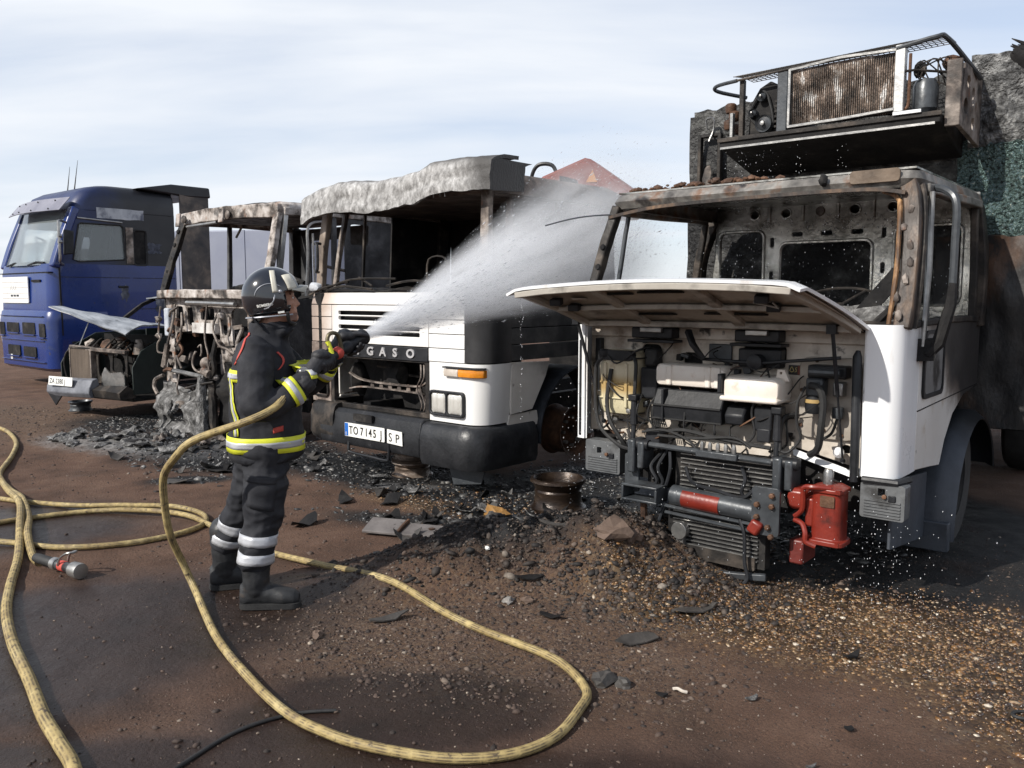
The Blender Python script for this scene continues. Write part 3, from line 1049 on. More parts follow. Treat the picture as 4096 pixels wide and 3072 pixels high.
P(MB().sheet(lambda u, v: in_(.02 + .96 * u, .02 + .95 * v, .0165), 20, 10, .005), 'inner_skin', m_under, fl)
fbar('inner_rib', (.03, .97), (.95, .95), .06, .035)
fbar('inner_rib', (.05, .95), (.52, .52), .07, .03)
fbar('inner_rib', (.04, .96), (.10, .10), .08, .035)
fbar('inner_rib', (.03, .06), (.08, .95), .05, .03)
fbar('inner_rib', (.97, .94), (.08, .95), .05, .03)
for u in (.28, .62):
    fbar('inner_rib', (u, u + .05), (.1, .95), .06, .03)
for u0, u1, v in ((.32, .42, .78), (.45, .6, .8), (.3, .44, .32), (.55, .75, .34)):
    fbar('grille_slot', (u0, u1), (v, v), .05, .012, m_soot, .024)
for u, v in ((.12, .75), (.14, .6), (.84, .78), (.83, .6)):
    P(MB().obox(in_(u, v, .045), (.07, .06, .04), (.2, 0, .3)), 'latch', m_black, fl, bevel=.006)
P(MB().tube([in_(.80, .72, .05), in_(.86, .66, .06), in_(.86, .74, .05)], .006, 6), 'latch_hook', m_steel, fl)
P(MB().lathe([(.05, 0), (.045, -.012), (.01, -.014)], in_(.2, .72, .02), 'z', 16), 'stiffener_dish', m_under, fl)
# gas struts
for p, q_ in (((-.965, -.1, 1.49), (-.80, -.02, .83)), ((.70, -.12, 1.475), (.745, -.01, .76))):
    p, q_ = Vector(p), Vector(q_)
    s = P(MB().tube([p, p.lerp(q_, .5), p.lerp(q_, .51), q_], [.011, .011, .006, .006], 8), 'gas_strut', m_black, A)
    P(MB().rock(q_, (.018, .018, .018), 1, 1), 'ball_joint', m_black, s)
    P(MB().obox(p, (.05, .05, .05)), 'strut_mount', m_black, s)
# hinge blocks under the flap
for x0, x1 in ((-.60, -.31), (.10, .37)):
    h = P(MB().box(x0, x1, -.02, .085, 1.385, 1.455), 'hinge_block', m_black, A, bevel=.01)
    P(MB().box(x0 + .08, x1 - .06, -.05, -.02, 1.425, 1.455), 'hinge_lever', m_steel, h, bevel=.004)
    P(MB().box(x0 - .02, x1 + .02, -.035, .085, 1.36, 1.378), 'hinge_shelf', m_black, h, bevel=.003)
P(MB().box(-.95, .84, .05, .085, 1.455, 1.475), 'rubber_seal', m_blackmatt, A, bevel=.004)

# ---- engine bay fittings
# expansion tank
def soft_box(x0, x1, y0, y1, z0, z1, r):
    rings = []
    for y, i in ((y1, 0), (y0 + r, 0), (y0 + r * .3, r * .3), (y0, r)):
        rings.append([(a, y, c) for a, c in rrect(x0 + i, x1 - i, z0 + i, z1 - i, r * 1.2)])
    return MB().loft(rings)


tk = P(soft_box(-.86, -.56, -.02, .115, .875, 1.30, .05), 'expansion_tank', m_tank, A)
for x in (-.79, -.63):
    P(MB().box(x - .012, x + .012, -.034, .0, .93, 1.22), 'moulded_rib', m_tank, tk, bevel=.006)
for z in (.99, 1.09):
    P(MB().box(-.83, -.60, -.03, .0, z - .006, z + .006), 'moulded_rib', m_tank, tk, bevel=.004)
P(MB().plate(rrect(-.83, -.58, 1.235, 1.30, .03), [], XZ(-.035), .05), 'tank_top_plate', m_black, tk, bevel=.008)
P(MB().lathe([(.03, 0), (.034, .01), (.034, .035), (.02, .045)], (-.80, -.02, 1.26), 'z', 14), 'filler_cap', m_black, tk)
P(MB().lathe([(.016, 0), (.016, -.02), (.008, -.022)], (-.60, -.025, .915), 'y', 8), 'tank_bolt', m_steel, tk)
for pts, r in (([(-.80, -.03, 1.25), (-.845, -.045, 1.2), (-.85, -.05, 1.05), (-.83, -.06, .88), (-.77, -.08, .78), (-.62, -.11, .70), (-.50, -.13, .69)], .012),
               ([(-.74, -.03, 1.18), (-.75, -.05, 1.05), (-.75, -.06, .95), (-.71, -.08, .84), (-.63, -.06, .72), (-.60, .0, .62)], .014),
               ([(-.58, -.02, 1.26), (-.55, -.04, 1.22), (-.55, -.045, 1.1), (-.56, -.04, .98)], .012),
               ([(-.78, -.03, 1.28), (-.68, -.06, 1.22), (-.56, -.03, 1.30), (-.5, .05, 1.33)], .006)):
    P(MB().tube(smooth_path(pts, 6), r, 7), 'coolant_hose', m_blackmatt, A)
P(MB().box(-.935, -.895, .07, .118, 1.02, 1.37), 'fuse_strip', m_black, A, bevel=.004)
P(MB().box(-.945, -.90, .08, .118, .85, .98), 'side_cover', m_greymet, A, bevel=.006)
P(MB().box(-.54, -.42, .0, .118, 1.0, 1.20), 'air_duct', m_black, A, bevel=.012)
P(MB().box(-.53, -.44, .02, .118, 1.20, 1.32), 'air_duct', m_blackmatt, A, bevel=.02)
# washer reservoirs
r1 = P(soft_box(-.40, .06, -.06, .11, 1.10, 1.235, .025), 'washer_reservoir', m_res, A)
for x in (-.30, -.04, .02):
    P(MB().box(x - .02, x + .02, -.072, -.03, 1.105, 1.23), 'moulded_rib', m_res, r1, bevel=.01)
r2 = P(soft_box(.07, .41, -.10, .09, 1.05, 1.19, .03), 'washer_reservoir', m_res, A)
P(MB().box(.06, .41, -.115, .09, 1.045, 1.075), 'reservoir_base', m_res, r2, bevel=.012)
P(MB().plate([(.35, 1.17), (.43, 1.17), (.40, 1.235), (.36, 1.235)], [oval(.38, 1.215, .008, .008, 8)], XZ(.0), .03), 'mounting_ear', m_res, r2)
P(MB().box(.05, .075, -.12, -.06, 1.09, 1.2), 'pump', m_black, r2, bevel=.004)
# heater casing
hb = MB()
hb.loft([[(x, .1, .89), (x, -.07, .89), (x, -.085, .98), (x, -.03, 1.08), (x, .1, 1.09)] for x in (-.40, .06)])
hb = P(hb, 'heater_box', m_black, A, bevel=.008)
for z, y in ((.90, -.075), (.985, -.09)):
    P(MB().box(-.40, .06, y - .008, y + .01, z - .004, z + .004), 'casing_lip', m_blackmatt, hb)
P(MB().box(-.335, -.32, -.092, -.03, .89, 1.08), 'casing_strap', m_black, hb, bevel=.003)
P(MB().loft([[(x, .1, .90), (x, -.07, .90), (x, -.085, .96), (x, -.04, 1.01), (x, .1, 1.02)] for x in (.08, .20)]), 'blower_box', m_black, A, bevel=.012)
P(MB().box(.25, .36, -.06, .1, .88, 1.02), 'control_unit', m_black, A, bevel=.012)
# wiper linkage
P(MB().tube([(-.13, .03, 1.27), (.25, -.01, 1.265), (.70, .03, 1.315)], .010, 7), 'wiper_link', m_black, A)
P(MB().box(.10, .36, .04, .118, 1.235, 1.345), 'wiper_motor_plate', m_black, A, bevel=.01)
P(MB().lathe([(.045, .03), (.045, -.05), (.02, -.06)], (.23, .02, 1.27), 'y', 14), 'wiper_motor', m_black, A)
P(MB().bar([(-.22, .02, 1.44), (-.16, -.03, 1.36), (-.10, .0, 1.27)], .04, .03), 'wiper_spindle', m_black, A, bevel=.006)
P(MB().box(-.12, .03, .10, .118, 1.26, 1.36), 'relay_cover', m_greymet, A, bevel=.006)
P(MB().plate(rrect(.38, .475, 1.20, 1.255, .005), [], XZ(.11), .008), 'warning_label', pmat('label_black', [(.4, (.02, .02, .02)), (.6, (.03, .025, .02))], 5, rough=(.4, .6), bump=0), A)
m_yel = pmat('label_yellow', [(.4, (.62, .5, .2)), (.6, (.7, .58, .25))], 5, bump=0)
P(MB().tube([(.40, .107, 1.215), (.388, .107, 1.222), (.393, .107, 1.236), (.400, .107, 1.246), (.407, .107, 1.236), (.412, .107, 1.222)], .0022, 5, closed=True), 'drop_symbol', m_yel, A)
P(MB().tube([(.418, .107, 1.217), (.428, .107, 1.220), (.422, .107, 1.240), (.430, .107, 1.243)], .002, 5), 'gauge_symbol', m_yel, A)
P(MB().plate(rrect(.435, .472, 1.203, 1.252, .003), [], XZ(.106), .003), 'label_field', pmat('label_brown', [(.4, (.16, .045, .03)), (.6, (.2, .06, .04))], 5, bump=0), A)
# pedal plate
pp = P(MB().plate(rrect(.45, .79, .85, 1.31, .06), [], XZ(.095), .02), 'pedal_plate', pmat('beige_zinc', [(.3, (.30, .26, .22)), (.7, (.46, .42, .37))], 5, rough=(.35, .6), metal=.2, bump=.12,
        blot=[((.1, .08, .06), .58, .72, 5)]), A, bevel=.006)
for x, z in ((.47, 1.12), (.47, .92), (.77, 1.22), (.77, 1.02), (.70, .88), (.60, .90), (.55, 1.29)):
    P(MB().lathe([(.011, 0), (.011, -.012), (.005, -.014)], (x, .095, z), 'y', 7), 'bolt', m_rust, pp)
P(MB().box(.53, .74, -.0, .095, 1.20, 1.27), 'pedal_box', m_black, A, bevel=.008)
P(MB().tube([(.55, -.02, 1.235), (.72, -.02, 1.235)], .022, 10), 'pedal_shaft', m_greymet, A)
P(MB().lathe([(.045, 0), (.05, .03), (.05, .08), (.035, .10)], (.565, .03, 1.0), 'z', 14), 'brake_valve', m_black, A)
P(MB().lathe([(.052, 0), (.052, .02)], (.565, .03, 1.06), 'z', 14), 'brake_valve_collar', m_tank, A)
P(MB().box(.52, .62, .0, .09, 1.09, 1.20), 'valve_body', m_greymet, A, bevel=.015)
P(MB().box(.66, .72, .03, .095, 1.10, 1.18), 'valve_cap', m_steel, A, bevel=.01)
P(MB().lathe([(.03, 0), (.034, .02), (.03, .06)], (.69, .05, .98), 'z', 12), 'clutch_cylinder', m_greymet, A)
for pts, r in (([(.56, -.03, 1.16), (.62, -.06, 1.15), (.645, -.06, 1.08), (.64, -.06, .96), (.62, -.04, .82), (.56, .0, .77)], .02),
               ([(.53, -.02, 1.15), (.50, -.05, 1.06), (.50, -.05, .95), (.52, -.04, .86), (.46, -.05, .78), (.41, -.06, .78)], .008),
               ([(.46, .05, .98), (.42, -.02, .97), (.405, -.04, .9), (.41, -.06, .78)], .013), ([(.69, .04, .98), (.67, .02, .9), (.62, .04, .86)], .008),
               ([(.52, .02, 1.10), (.45, .0, 1.05), (.38, .03, 1.04)], .004), ([(.6, .0, 1.05), (.64, -.03, 1.0), (.63, .02, .93)], .004),
               ([(.33, .0, 1.02), (.27, -.07, 1.05), (.24, -.06, .98), (.26, -.06, .86), (.20, -.05, .79)], .007),
               ([(-.35, -.02, 1.08), (-.40, -.05, 1.0), (-.43, -.04, .9), (-.42, -.03, .8)], .006), ([(-.37, -.02, 1.06), (-.42, -.06, .99), (-.45, -.05, .9), (-.41, -.03, .82)], .006),
               ([(-.36, -.06, .80), (-.2, -.08, .84), (.0, -.08, .82), (.2, -.07, .80), (.36, -.06, .79)], .012), ([(-.36, -.08, .79), (-.1, -.09, .80), (.15, -.09, .83), (.25, -.08, .78)], .009),
               ([(-.47, -.08, .80), (-.3, -.1, .83), (-.12, -.11, .78), (-.05, -.12, .70)], .008),
               ([(.38, .02, 1.28), (.30, -.05, 1.22), (.2, -.04, 1.24), (.1, -.03, 1.22), (.05, -.05, 1.12)], .004)):
    P(MB().tube(smooth_path(pts, 5), r, 7), 'cable' if r < .01 else 'hose', m_blackmatt, A)
P(MB().lathe([(.024, .02), (.03, 0), (.03, -.01), (.012, -.03)], (.70, .06, .79), 'y', 14), 'hinge_roller', m_white, A)
P(MB().lathe([(.024, .02), (.03, 0), (.03, -.01), (.012, -.03)], (-.77, .06, .835), 'y', 14), 'hinge_roller', m_steel, A)
P(MB().tube([(-.80, .06, .84), (-.52, .06, .83)], .008, 6), 'linkage_rod', m_black, A)
for k in range(7):
    P(MB().tube(smooth_path([(-.40 + .012 * k, -.06, 1.0), (-.405 + .012 * k, -.07, .93), (-.39 + .014 * k, -.06, .84)], 4), .004, 5), 'cable', m_blackmatt, A)

# loom of wires and grime-black clips across the bulkhead
rw = random.Random(11)
for k in range(34):
    x0, z0 = rw.uniform(-.9, .72), rw.uniform(.82, 1.36)
    x1, z1 = x0 + rw.uniform(-.22, .22), z0 - rw.uniform(.02, .3)
    y0 = rw.uniform(-.05, .07)
    P(MB().tube(smooth_path([(x0, .10, z0), (x0 + rw.uniform(-.05, .05), y0, z0 - .02), ((x0 + x1) / 2 + rw.uniform(-.06, .06), y0 - .02, (z0 + z1) / 2 - .04), (x1, .09, max(z1, .74))], 5), rw.choice((.003, .004, .0055, .008)), 5), 'wire', rw.choice((m_blackmatt, m_blackmatt, m_soot, m_rust)), A)
for k in range(22):
    x0, z0 = rw.uniform(-.92, .78), rw.uniform(.84, 1.36)
    P(MB().obox((x0, .095, z0), (rw.uniform(.02, .06), .04, rw.uniform(.015, .05)), (0, rw.uniform(-.4, .4), 0)), 'clip', rw.choice((m_black, m_soot, m_greymet)), A, bevel=.004)
# cab tilt bar, hinges and dampers
P(MB().tube([(-.42, -.12, .735), (.40, -.12, .722)], .018, 10), 'tilt_bar', m_greymet, A)
for x in (-.47, .47):
    h = P(MB().box(x - .055, x - .005, -.17, -.02, .55, .76), 'cab_hinge', m_greymet, A, bevel=.012)
    P(MB().box(x + .01, x + .055, -.16, -.02, .58, .75), 'hinge_cheek', m_greymet, h, bevel=.01)
    P(MB().cyl((x - .07, -.12, .728), (x + .075, -.12, .728), .034, 14), 'hinge_pin', m_black, h)
for x in (-.545, .395):
    d = P(MB().tube([(x, -.06, 1.0), (x, -.06, .84), (x, -.06, .835), (x, -.07, .74)], [.02, .026, .016, .016], 10), 'cab_damper', m_black, A)
    P(MB().box(x - .03, x + .03, -.09, -.02, .99, 1.03), 'damper_mount', m_black, d, bevel=.006)
vb = P(MB().box(-.06, .20, -.16, -.08, .705, .745), 'valve_block', m_greymet, A, bevel=.006)
for k in range(5):
    P(MB().lathe([(.012, 0), (.014, .03), (.008, .05)], (-.03 + .05 * k, -.13, .745), 'z', 8), 'pipe_union', m_steel, vb)
P(MB().box(-.46, -.36, -.06, .06, .70, .82), 'junction_box', m_black, A, bevel=.008)
P(MB().box(.28, .36, -.08, .03, .82, .9), 'junction_box', m_black, A, bevel=.008)
# chassis cross tube, plates and channel
ct = P(MB().tube([(-.20, -.16, .455), (.37, -.16, .435)], .06, 18), 'cross_tube', m_greymet, A)
P(MB().tube([(-.12, -.163, .449), (.12, -.163, .441)], .0605, 18), 'paint_patch', m_red, ct)
P(MB().plate(rrect(.33, .49, .33, .60, .02), [], XZ(-.23), .02), 'end_plate', m_greymet, A, bevel=.004)
for x, z in ((.365, .50), (.365, .43), (.45, .56), (.45, .50), (.43, .38), (.45, .33)):
    P(MB().lathe([(.016, 0), (.016, -.02), (.01, -.024)], (x, -.23, z), 'y', 6), 'bolt', m_rust, A)
P(MB().obox((.36, -.24, .37), (.07, .05, .08), (0, .5, 0)), 'tow_lug', m_red, A, bevel=.015)
chn = MB()
chn.box(-.52, -.27, -.24, -.10, .39, .405).box(-.52, -.27, -.24, -.10, .48, .495).box(-.52, -.505, -.24, -.10, .405, .48).box(-.285, -.27, -.24, -.10, .405, .48)
P(chn, 'bumper_bracket', m_greymet, A, bevel=.004)
P(MB().plate(rrect(-.57, -.47, .42, .66, .015), [oval(-.52, .58, .015, .015, 8)], XZ(-.12), .02), 'end_plate', m_greymet, A, bevel=.004)
for z in (.47, .60):
    P(MB().lathe([(.016, 0), (.016, -.02), (.01, -.024)], (-.515, -.12, z), 'y', 6), 'bolt', m_rust, A)
P(MB().tube([(-.40, -.17, .39), (-.40, -.15, .22)], .022, 8), 'tow_pin', m_rust, A)
for sg in (-1, 1):
    P(MB().box(sg * .42 - .04, sg * .42 + .04, -.02, 1.9, .42, .66), 'chassis_rail', m_soot, A)
# radiators
rd = P(MB().box(-.24, .40, -.06, .02, .44, .72), 'radiator', m_soot, A)
for k in range(9):
    z = .475 + k * .027
    P(MB().box(-.20, .38, -.075, -.06, z, z + .006), 'cooling_fin', m_steel, rd)
cdn = P(MB().box(-.24, .38, -.14, -.07, .10, .42), 'condenser', m_soot, A)
for k in range(10):
    z = .14 + k * .024
    P(MB().box(-.20, .34, -.155, -.14, z, z + .006), 'cooling_fin', m_steel, cdn)
for z in (.335, .375):
    P(MB().tube([(-.24, -.18, z + .01), (.36, -.18, z - .012)], .011, 7), 'coolant_pipe', m_greymet, A)
P(MB().plate(oval(-.135, .25, .05, .052, 22), [], XZ(-.205), .05), 'horn', m_steel, A, bevel=.008)
P(MB().box(-.16, -.11, -.19, -.15, .16, .23), 'horn_bracket', m_steel, A, bevel=.004)
P(MB().plate(rrect(-.17, .33, .09, .165, .01), [], XZ(-.165), .02), 'torn_shroud', m_ash, A).data.materials[0] = m_char
P(MB().bar(smooth_path([(-.22, -.14, .10), (-.05, -.20, .055), (.15, -.20, .045), (.39, -.14, .06)], 6), .035, .04), 'fan_shroud_rim', m_greymet, A, bevel=.006)
for pts in ([(-.28, -.12, .36), (-.30, -.16, .25), (-.29, -.17, .12), (-.33, -.18, .03)], [(.24, -.18, .38), (.28, -.2, .30), (.29, -.21, .15), (.31, -.21, .06), (.29, -.23, .02)],
            [(-.15, -.1, .62), (-.08, -.14, .54), (.1, -.16, .52), (.24, -.15, .50), (.32, -.13, .58)], [(-.26, -.1, .70), (-.24, -.13, .6), (-.26, -.14, .5)],
            [(-.34, -.06, .68), (-.38, -.12, .6), (-.33, -.13, .52), (-.36, -.12, .48)], [(-.30, -.06, .70), (-.33, -.12, .6), (-.29, -.13, .52), (-.31, -.12, .47)],
            [(.2, -.08, .66), (.24, -.12, .6), (.22, -.12, .52), (.28, -.1, .46)]):
    P(MB().tube(smooth_path(pts, 5), .011, 7), 'hose', m_black, A)
# red steering box
sb = MB()
sb.loft([rrect(.62, .80, -.16, .0, .03, 3) and [(a, c, z) for a, c in rrect(.635 - k, .795 + k, -.17 - k, -.01, .04, 3)] for z, k in ((.32, .02), (.345, .02), (.35, 0), (.60, 0), (.605, .012), (.625, .012), (.64, -.03))])
sb = P(sb, 'steering_box', m_red, A, bevel=.004)
for x, z in ((.645, .335), (.785, .335), (.645, .62), (.785, .62)):
    P(MB().lathe([(.016, -.012), (.016, .012)], (x, -.175, z), 'z', 8), 'bolt_boss', m_red, sb)
P(MB().plate(rrect(.69, .765, .53, .59, .006), [], XZ(-.178), .01), 'maker_plate', m_rust, sb)
P(MB().tube(smooth_path([(.74, -.16, .63), (.66, -.2, .635), (.605, -.19, .62), (.60, -.18, .55), (.59, -.17, .49), (.55, -.16, .45)], 5), .014, 8), 'red_pipe', m_red, A)
P(MB().tube(smooth_path([(.55, -.16, .43), (.60, -.18, .42), (.625, -.2, .38), (.63, -.2, .33), (.68, -.19, .31)], 5), .014, 8), 'red_pipe', m_red, A)
P(MB().loft([[(a, y, c) for a, c in rrect(.50, .60, .48 + i, .60 - i, .03, 3)] for y, i in ((-.02, 0), (-.13, 0), (-.15, .02))]), 'drag_link_arm', m_red, A, bevel=.005)
P(MB().box(.60, .65, -.15, -.03, .40, .56), 'box_bracket', m_red, A, bevel=.012)
P(MB().box(.50, .58, -.1, .1, .16, .30), 'axle_bracket', pmat('dark_red', [(.3, (.09, .014, .012)), (.7, (.18, .03, .022))], 6, rough=(.35, .6), bump=.2), A, bevel=.012)
P(MB().lathe([(.028, 0), (.028, .06), (.02, .08)], (.70, -.09, .64), 'z', 12), 'steering_spline', m_steel, A)
# axle and wheels
P(MB().tube([(-.85, 1.42, .42), (.85, 1.42, .42)], .06, 10), 'front_axle', m_soot, A)
wheel(A, (.88, 1.42, .44), .44, .26, True, m_soot)
wheel(A, (-.92, 1.42, .44), .44, .26, True, m_rust)
# mudguards
for sg in (1, -1):
    def mg(u, v, sg=sg):
        a = R(-12 + 175 * u)
        r = .60 if u > .14 else .60 + (.14 - u) * .25
        x = (.66 + .46 * v)
        y, z = 1.46 - r * math.cos(a), .30 + r * math.sin(a)
        drop = .05 * max(0, (v - .9) / .1)
        return Vector((sg * x, y + drop * math.cos(a), z - drop * math.sin(a)))
    g = P(MB().sheet(mg, 30, 8, .012), 'mudguard', m_mud, A, angle=50)
    P(MB().box(min(sg * .70, sg * 1.11), max(sg * .70, sg * 1.11), .80, .865, .12, .30), 'mud_flap', m_mud, g, bevel=.008)
# steps either side
def step(x0, x1, z0, z1, y):
    st = P(MB().plate(rrect(x0, x1, z0, z1, .015), [rrect(x0 + .09, x0 + .125, z0 + .125, z0 + .165, .004)], XZ(y), .10), 'bumper_step', m_stepg, A, bevel=.008)
    for k in range(6):
        z = z0 + .015 + k * .016
        P(MB().box(x0 + .02, x1 - .02, y - .008, y, z, z + .007), 'tread_rib', m_stepg, st)
    P(MB().box(x1 - .08, x1 - .045, y - .012, y, z0 + .10, z0 + .135), 'socket', m_black, st, bevel=.003)
    P(MB().lathe([(.012, 0), (.012, -.014), (.006, -.016)], (x1 - .10, y, z0 + .125), 'y', 8), 'bolt', m_rust, st)


step(.85, 1.075, .475, .665, -.03)
step(-.93, -.66, .49, .70, -.04)
P(MB().tube([(.86, -.04, .68), (1.03, -.03, .68), (1.06, .1, .68)], .018, 8), 'bumper_trim', m_black, A)
P(MB().plate([(.10, .28), (.78, .20), (.80, .60), (.10, .66)], [], YZ(.98, -1), .02), 'lower_side_panel', m_mud, A, bevel=.006)

# ------------------------------------------------------------------ refrigerated box behind the cab
m_box = pmat('burnt_insulation', [(.3, (.010, .010, .010)), (.48, (.035, .034, .033)), (.62, (.11, .11, .105)), (.78, (.30, .30, .30))], 9, rough=(.35, .75), metal=.3, bump=.9, bscale=30, bdist=.03,
              blot=[(SOOT, .50, .62, 2.2)])
m_quilt = pmat('silver_quilt', [(.34, (.02, .02, .02)), (.50, (.10, .10, .10)), (.64, (.26, .26, .255)), (.78, (.5, .5, .5))], 18, rough=(.3, .6), metal=.4, bump=1, bscale=45, bdist=.03)
m_green = pmat('glittering_green_foil', [(.34, (.012, .016, .016)), (.46, (.04, .065, .06)), (.54, (.11, .165, .15)), (.60, (.07, .12, .15)), (.67, (.28, .31, .25)), (.76, (.65, .63, .52))], 46, rough=(.12, .35), metal=.5, bump=1, bscale=60, bdist=.03)
m_rustwall = pmat('rust_streaked_wall', [(.3, (.007, .007, .007)), (.5, (.016, .015, .015)), (.75, (.04, .034, .031))], 3, rough=(.45, .8), bump=.5, stretch=(1, 1, .5),
                  blot=[((.10, .04, .012), .52, .74, 1.7), (SOOT, .52, .6, 5)])
T_ = thing('refrigerated_box', 'burnt refrigerated box with cooling unit above the white truck cab', 'truck box', (1.232, 4.954, 0), -40)


def torn(x0, x1, z0, z1, y, amp=.03, seed=1, top=.06):
    def f(u, v):
        x = x0 + (x1 - x0) * u
        zt = z1 + top * noise.noise((x * 3.0, seed, 0)) + top * .6 * noise.noise((x * 11, seed, 3))
        z = z0 + (zt - z0) * v
        return Vector((x, y + amp * noise.noise((x * 3, z * 3, seed)) + amp * .6 * noise.noise((x * 9, z * 9, seed)), z))
    return f


P(MB().sheet(torn(-1.25, 1.25, 1.30, 3.20, 1.98, .03, 1), 60, 40, .05), 'front_wall', m_box, T_, angle=60)
P(MB().sheet(torn(.86, 1.30, 2.66, 3.26, 1.93, .05, 4, .05), 20, 20, .03), 'quilted_lining', m_quilt, T_, angle=60)
P(MB().sheet(torn(.80, 1.62, 2.05, 2.68, 1.92, .05, 6, .08), 30, 22, .03), 'foil_lining', m_green, T_, angle=60)
P(MB().sheet(torn(.7, 1.7, .75, 2.06, 1.90, .04, 8, .02), 40, 20, .05), 'lower_wall', m_rustwall, T_, angle=60)
P(MB().sheet(lambda u, v: Vector((1.30, 2.0 + 5 * u, .8 + 2.4 * v)) + Vector((.04 * noise.noise((u * 12, v * 6, 5)), 0, .08 * v * noise.noise((u * 20, 0, 2)))), 30, 16, .05), 'side_wall', m_box, T_, angle=60)
P(MB().sheet(lambda u, v: Vector((-1.25, 2.0 + 5 * u, .8 + 2.36 * v)) + Vector((.04 * noise.noise((u * 12, v * 6, 9)), 0, .06 * v * noise.noise((u * 20, 0, 7)))), 30, 16, .05), 'side_wall', m_box, T_, angle=60)
P(MB().box(-1.25, 1.3, 2.05, 7, .72, .82), 'floor', m_soot, T_)
for x in (-.45, .45):
    P(MB().box(x - .05, x + .05, 1.9, 7.2, .45, .7), 'chassis_beam', m_soot, T_)
for y in (4.6, 5.9):
    for x in (-.95, .95):
        wheel(T_, (x, y, .45), .45, .3, True, m_rust)
P(MB().tube([(-.95, 4.6, .45), (.95, 4.6, .45)], .06, 8), 'rear_axle', m_soot, T_)
P(MB().tube([(-.95, 5.9, .45), (.95, 5.9, .45)], .06, 8), 'rear_axle', m_soot, T_)
# charred tuft, latches on the left edge
tf = MB()
for k in range(60):
    a, b_ = random.uniform(0, 6.28), random.uniform(.2, 1)
    p0 = Vector((1.22 + random.uniform(-.08, .08), 1.93, 3.24 + random.uniform(-.05, .05)))
    tf.tube([p0, p0 + Vector((math.cos(a) * .09, math.sin(a) * .05, .06 * b_))], [.02, .004], 4)
P(tf, 'charred_tuft', m_soot, T_)['kind'] = 'stuff'
P(MB().rock((1.22, 1.95, 3.22), (.13, .08, .10), 4, 2, .6), 'charred_lump', m_soot, T_)
for x in (-1.16, -.98):
    P(MB().box(x - .015, x + .015, 1.90, 1.955, 2.55, 2.98), 'latch_rail', m_char, T_, bevel=.006)
P(MB().box(-1.17, -.97, 1.905, 1.95, 2.96, 2.99), 'latch_rail', m_char, T_, bevel=.006)
P(MB().tube(smooth_path([(-1.09, 1.90, 3.02), (-1.09, 1.885, 3.1), (-1.03, 1.885, 3.1), (-1.03, 1.90, 3.02), (-1.06, 1.88, 2.92)], 4), .009, 6), 'latch_wire', m_steel, T_)
P(MB().rock((-1.08, 1.90, 2.62), (.035, .03, .09), 8, 2, .6), 'melted_catch', m_burnt, T_)

# cooling unit (own frame of parts)
U = 1.32
tr = MB()
tr.loft([[(x, U - .02, 2.80), (x, U - .02, 2.745), (x, U + .05, 2.73), (x, 1.93, 2.60), (x, 1.93, 2.80)] for x in (-.68, .83)])
un = P(tr, 'unit_tray', m_soot, T_, bevel=.006)
P(MB().box(-.69, .84, U - .035, U - .02, 2.785, 2.815), 'tray_lip', m_char, un, bevel=.003)
P(MB().box(-.67, .80, U - .026, U - .015, 2.735, 2.75), 'tray_lip', m_steel, un)
P(MB().box(.55, .72, U - .05, U - .035, 2.815, 2.835), 'bright_strip', m_white, un)
cdc = P(MB().sheet(lambda u, v: Vector((-.145 + .69 * u, U + .012 * noise.noise((u * 4, v * 4, 3)), 2.835 + .385 * v + .01 * math.sin(u * 3))), 24, 14, .06), 'condenser_coil',
        pmat('flaking_condenser', [(.36, (.035, .028, .024)), (.5, (.12, .085, .065)), (.58, (.26, .2, .16)), (.66, (.6, .58, .56))], 11, rough=(.35, .7), metal=.35, bump=.8, bscale=60,
             stretch=(1.4, 1, .7), bdist=.02), T_)
fn_ = MB()
for k in range(48):
    fn_.box(-.14 + k * .0144, -.137 + k * .0144, U - .008, U, 2.84, 3.21)
P(fn_, 'coil_fins', m_char, cdc)
P(MB().bar([(-.16, U - .02, 2.835), (.2, U - .02, 2.842), (.55, U - .02, 2.86)], .03, .02), 'coil_frame', m_steel, cdc, bevel=.003)
P(MB().bar([(-.15, U - .02, 3.225), (.2, U - .02, 3.245), (.55, U - .02, 3.23)], .02, .016).wobble(.01, 8), 'coil_frame', m_steel, cdc)
P(MB().box(-.165, -.145, U - .03, U + .03, 2.83, 3.23), 'coil_frame', m_steel, cdc, bevel=.003)
P(MB().box(.545, .605, U - .03, U + .03, 2.84, 3.26), 'coil_frame', pmat('pale_zinc', [(.3, (.4, .4, .4)), (.7, (.6, .6, .58))], 5, rough=(.3, .6), metal=.3, bump=.2), cdc, bevel=.004)
P(MB().box(-.245, -.17, U - .02, U + .10, 2.81, 3.225), 'unit_column', m_greymet, T_, bevel=.006)
P(MB().box(-.54, -.505, U, U + .04, 2.80, 3.22), 'unit_post', m_char, T_, bevel=.004)
P(MB().box(-.62, -.595, U + .02, U + .06, 2.80, 3.0), 'unit_post', m_steel, T_, bevel=.004)
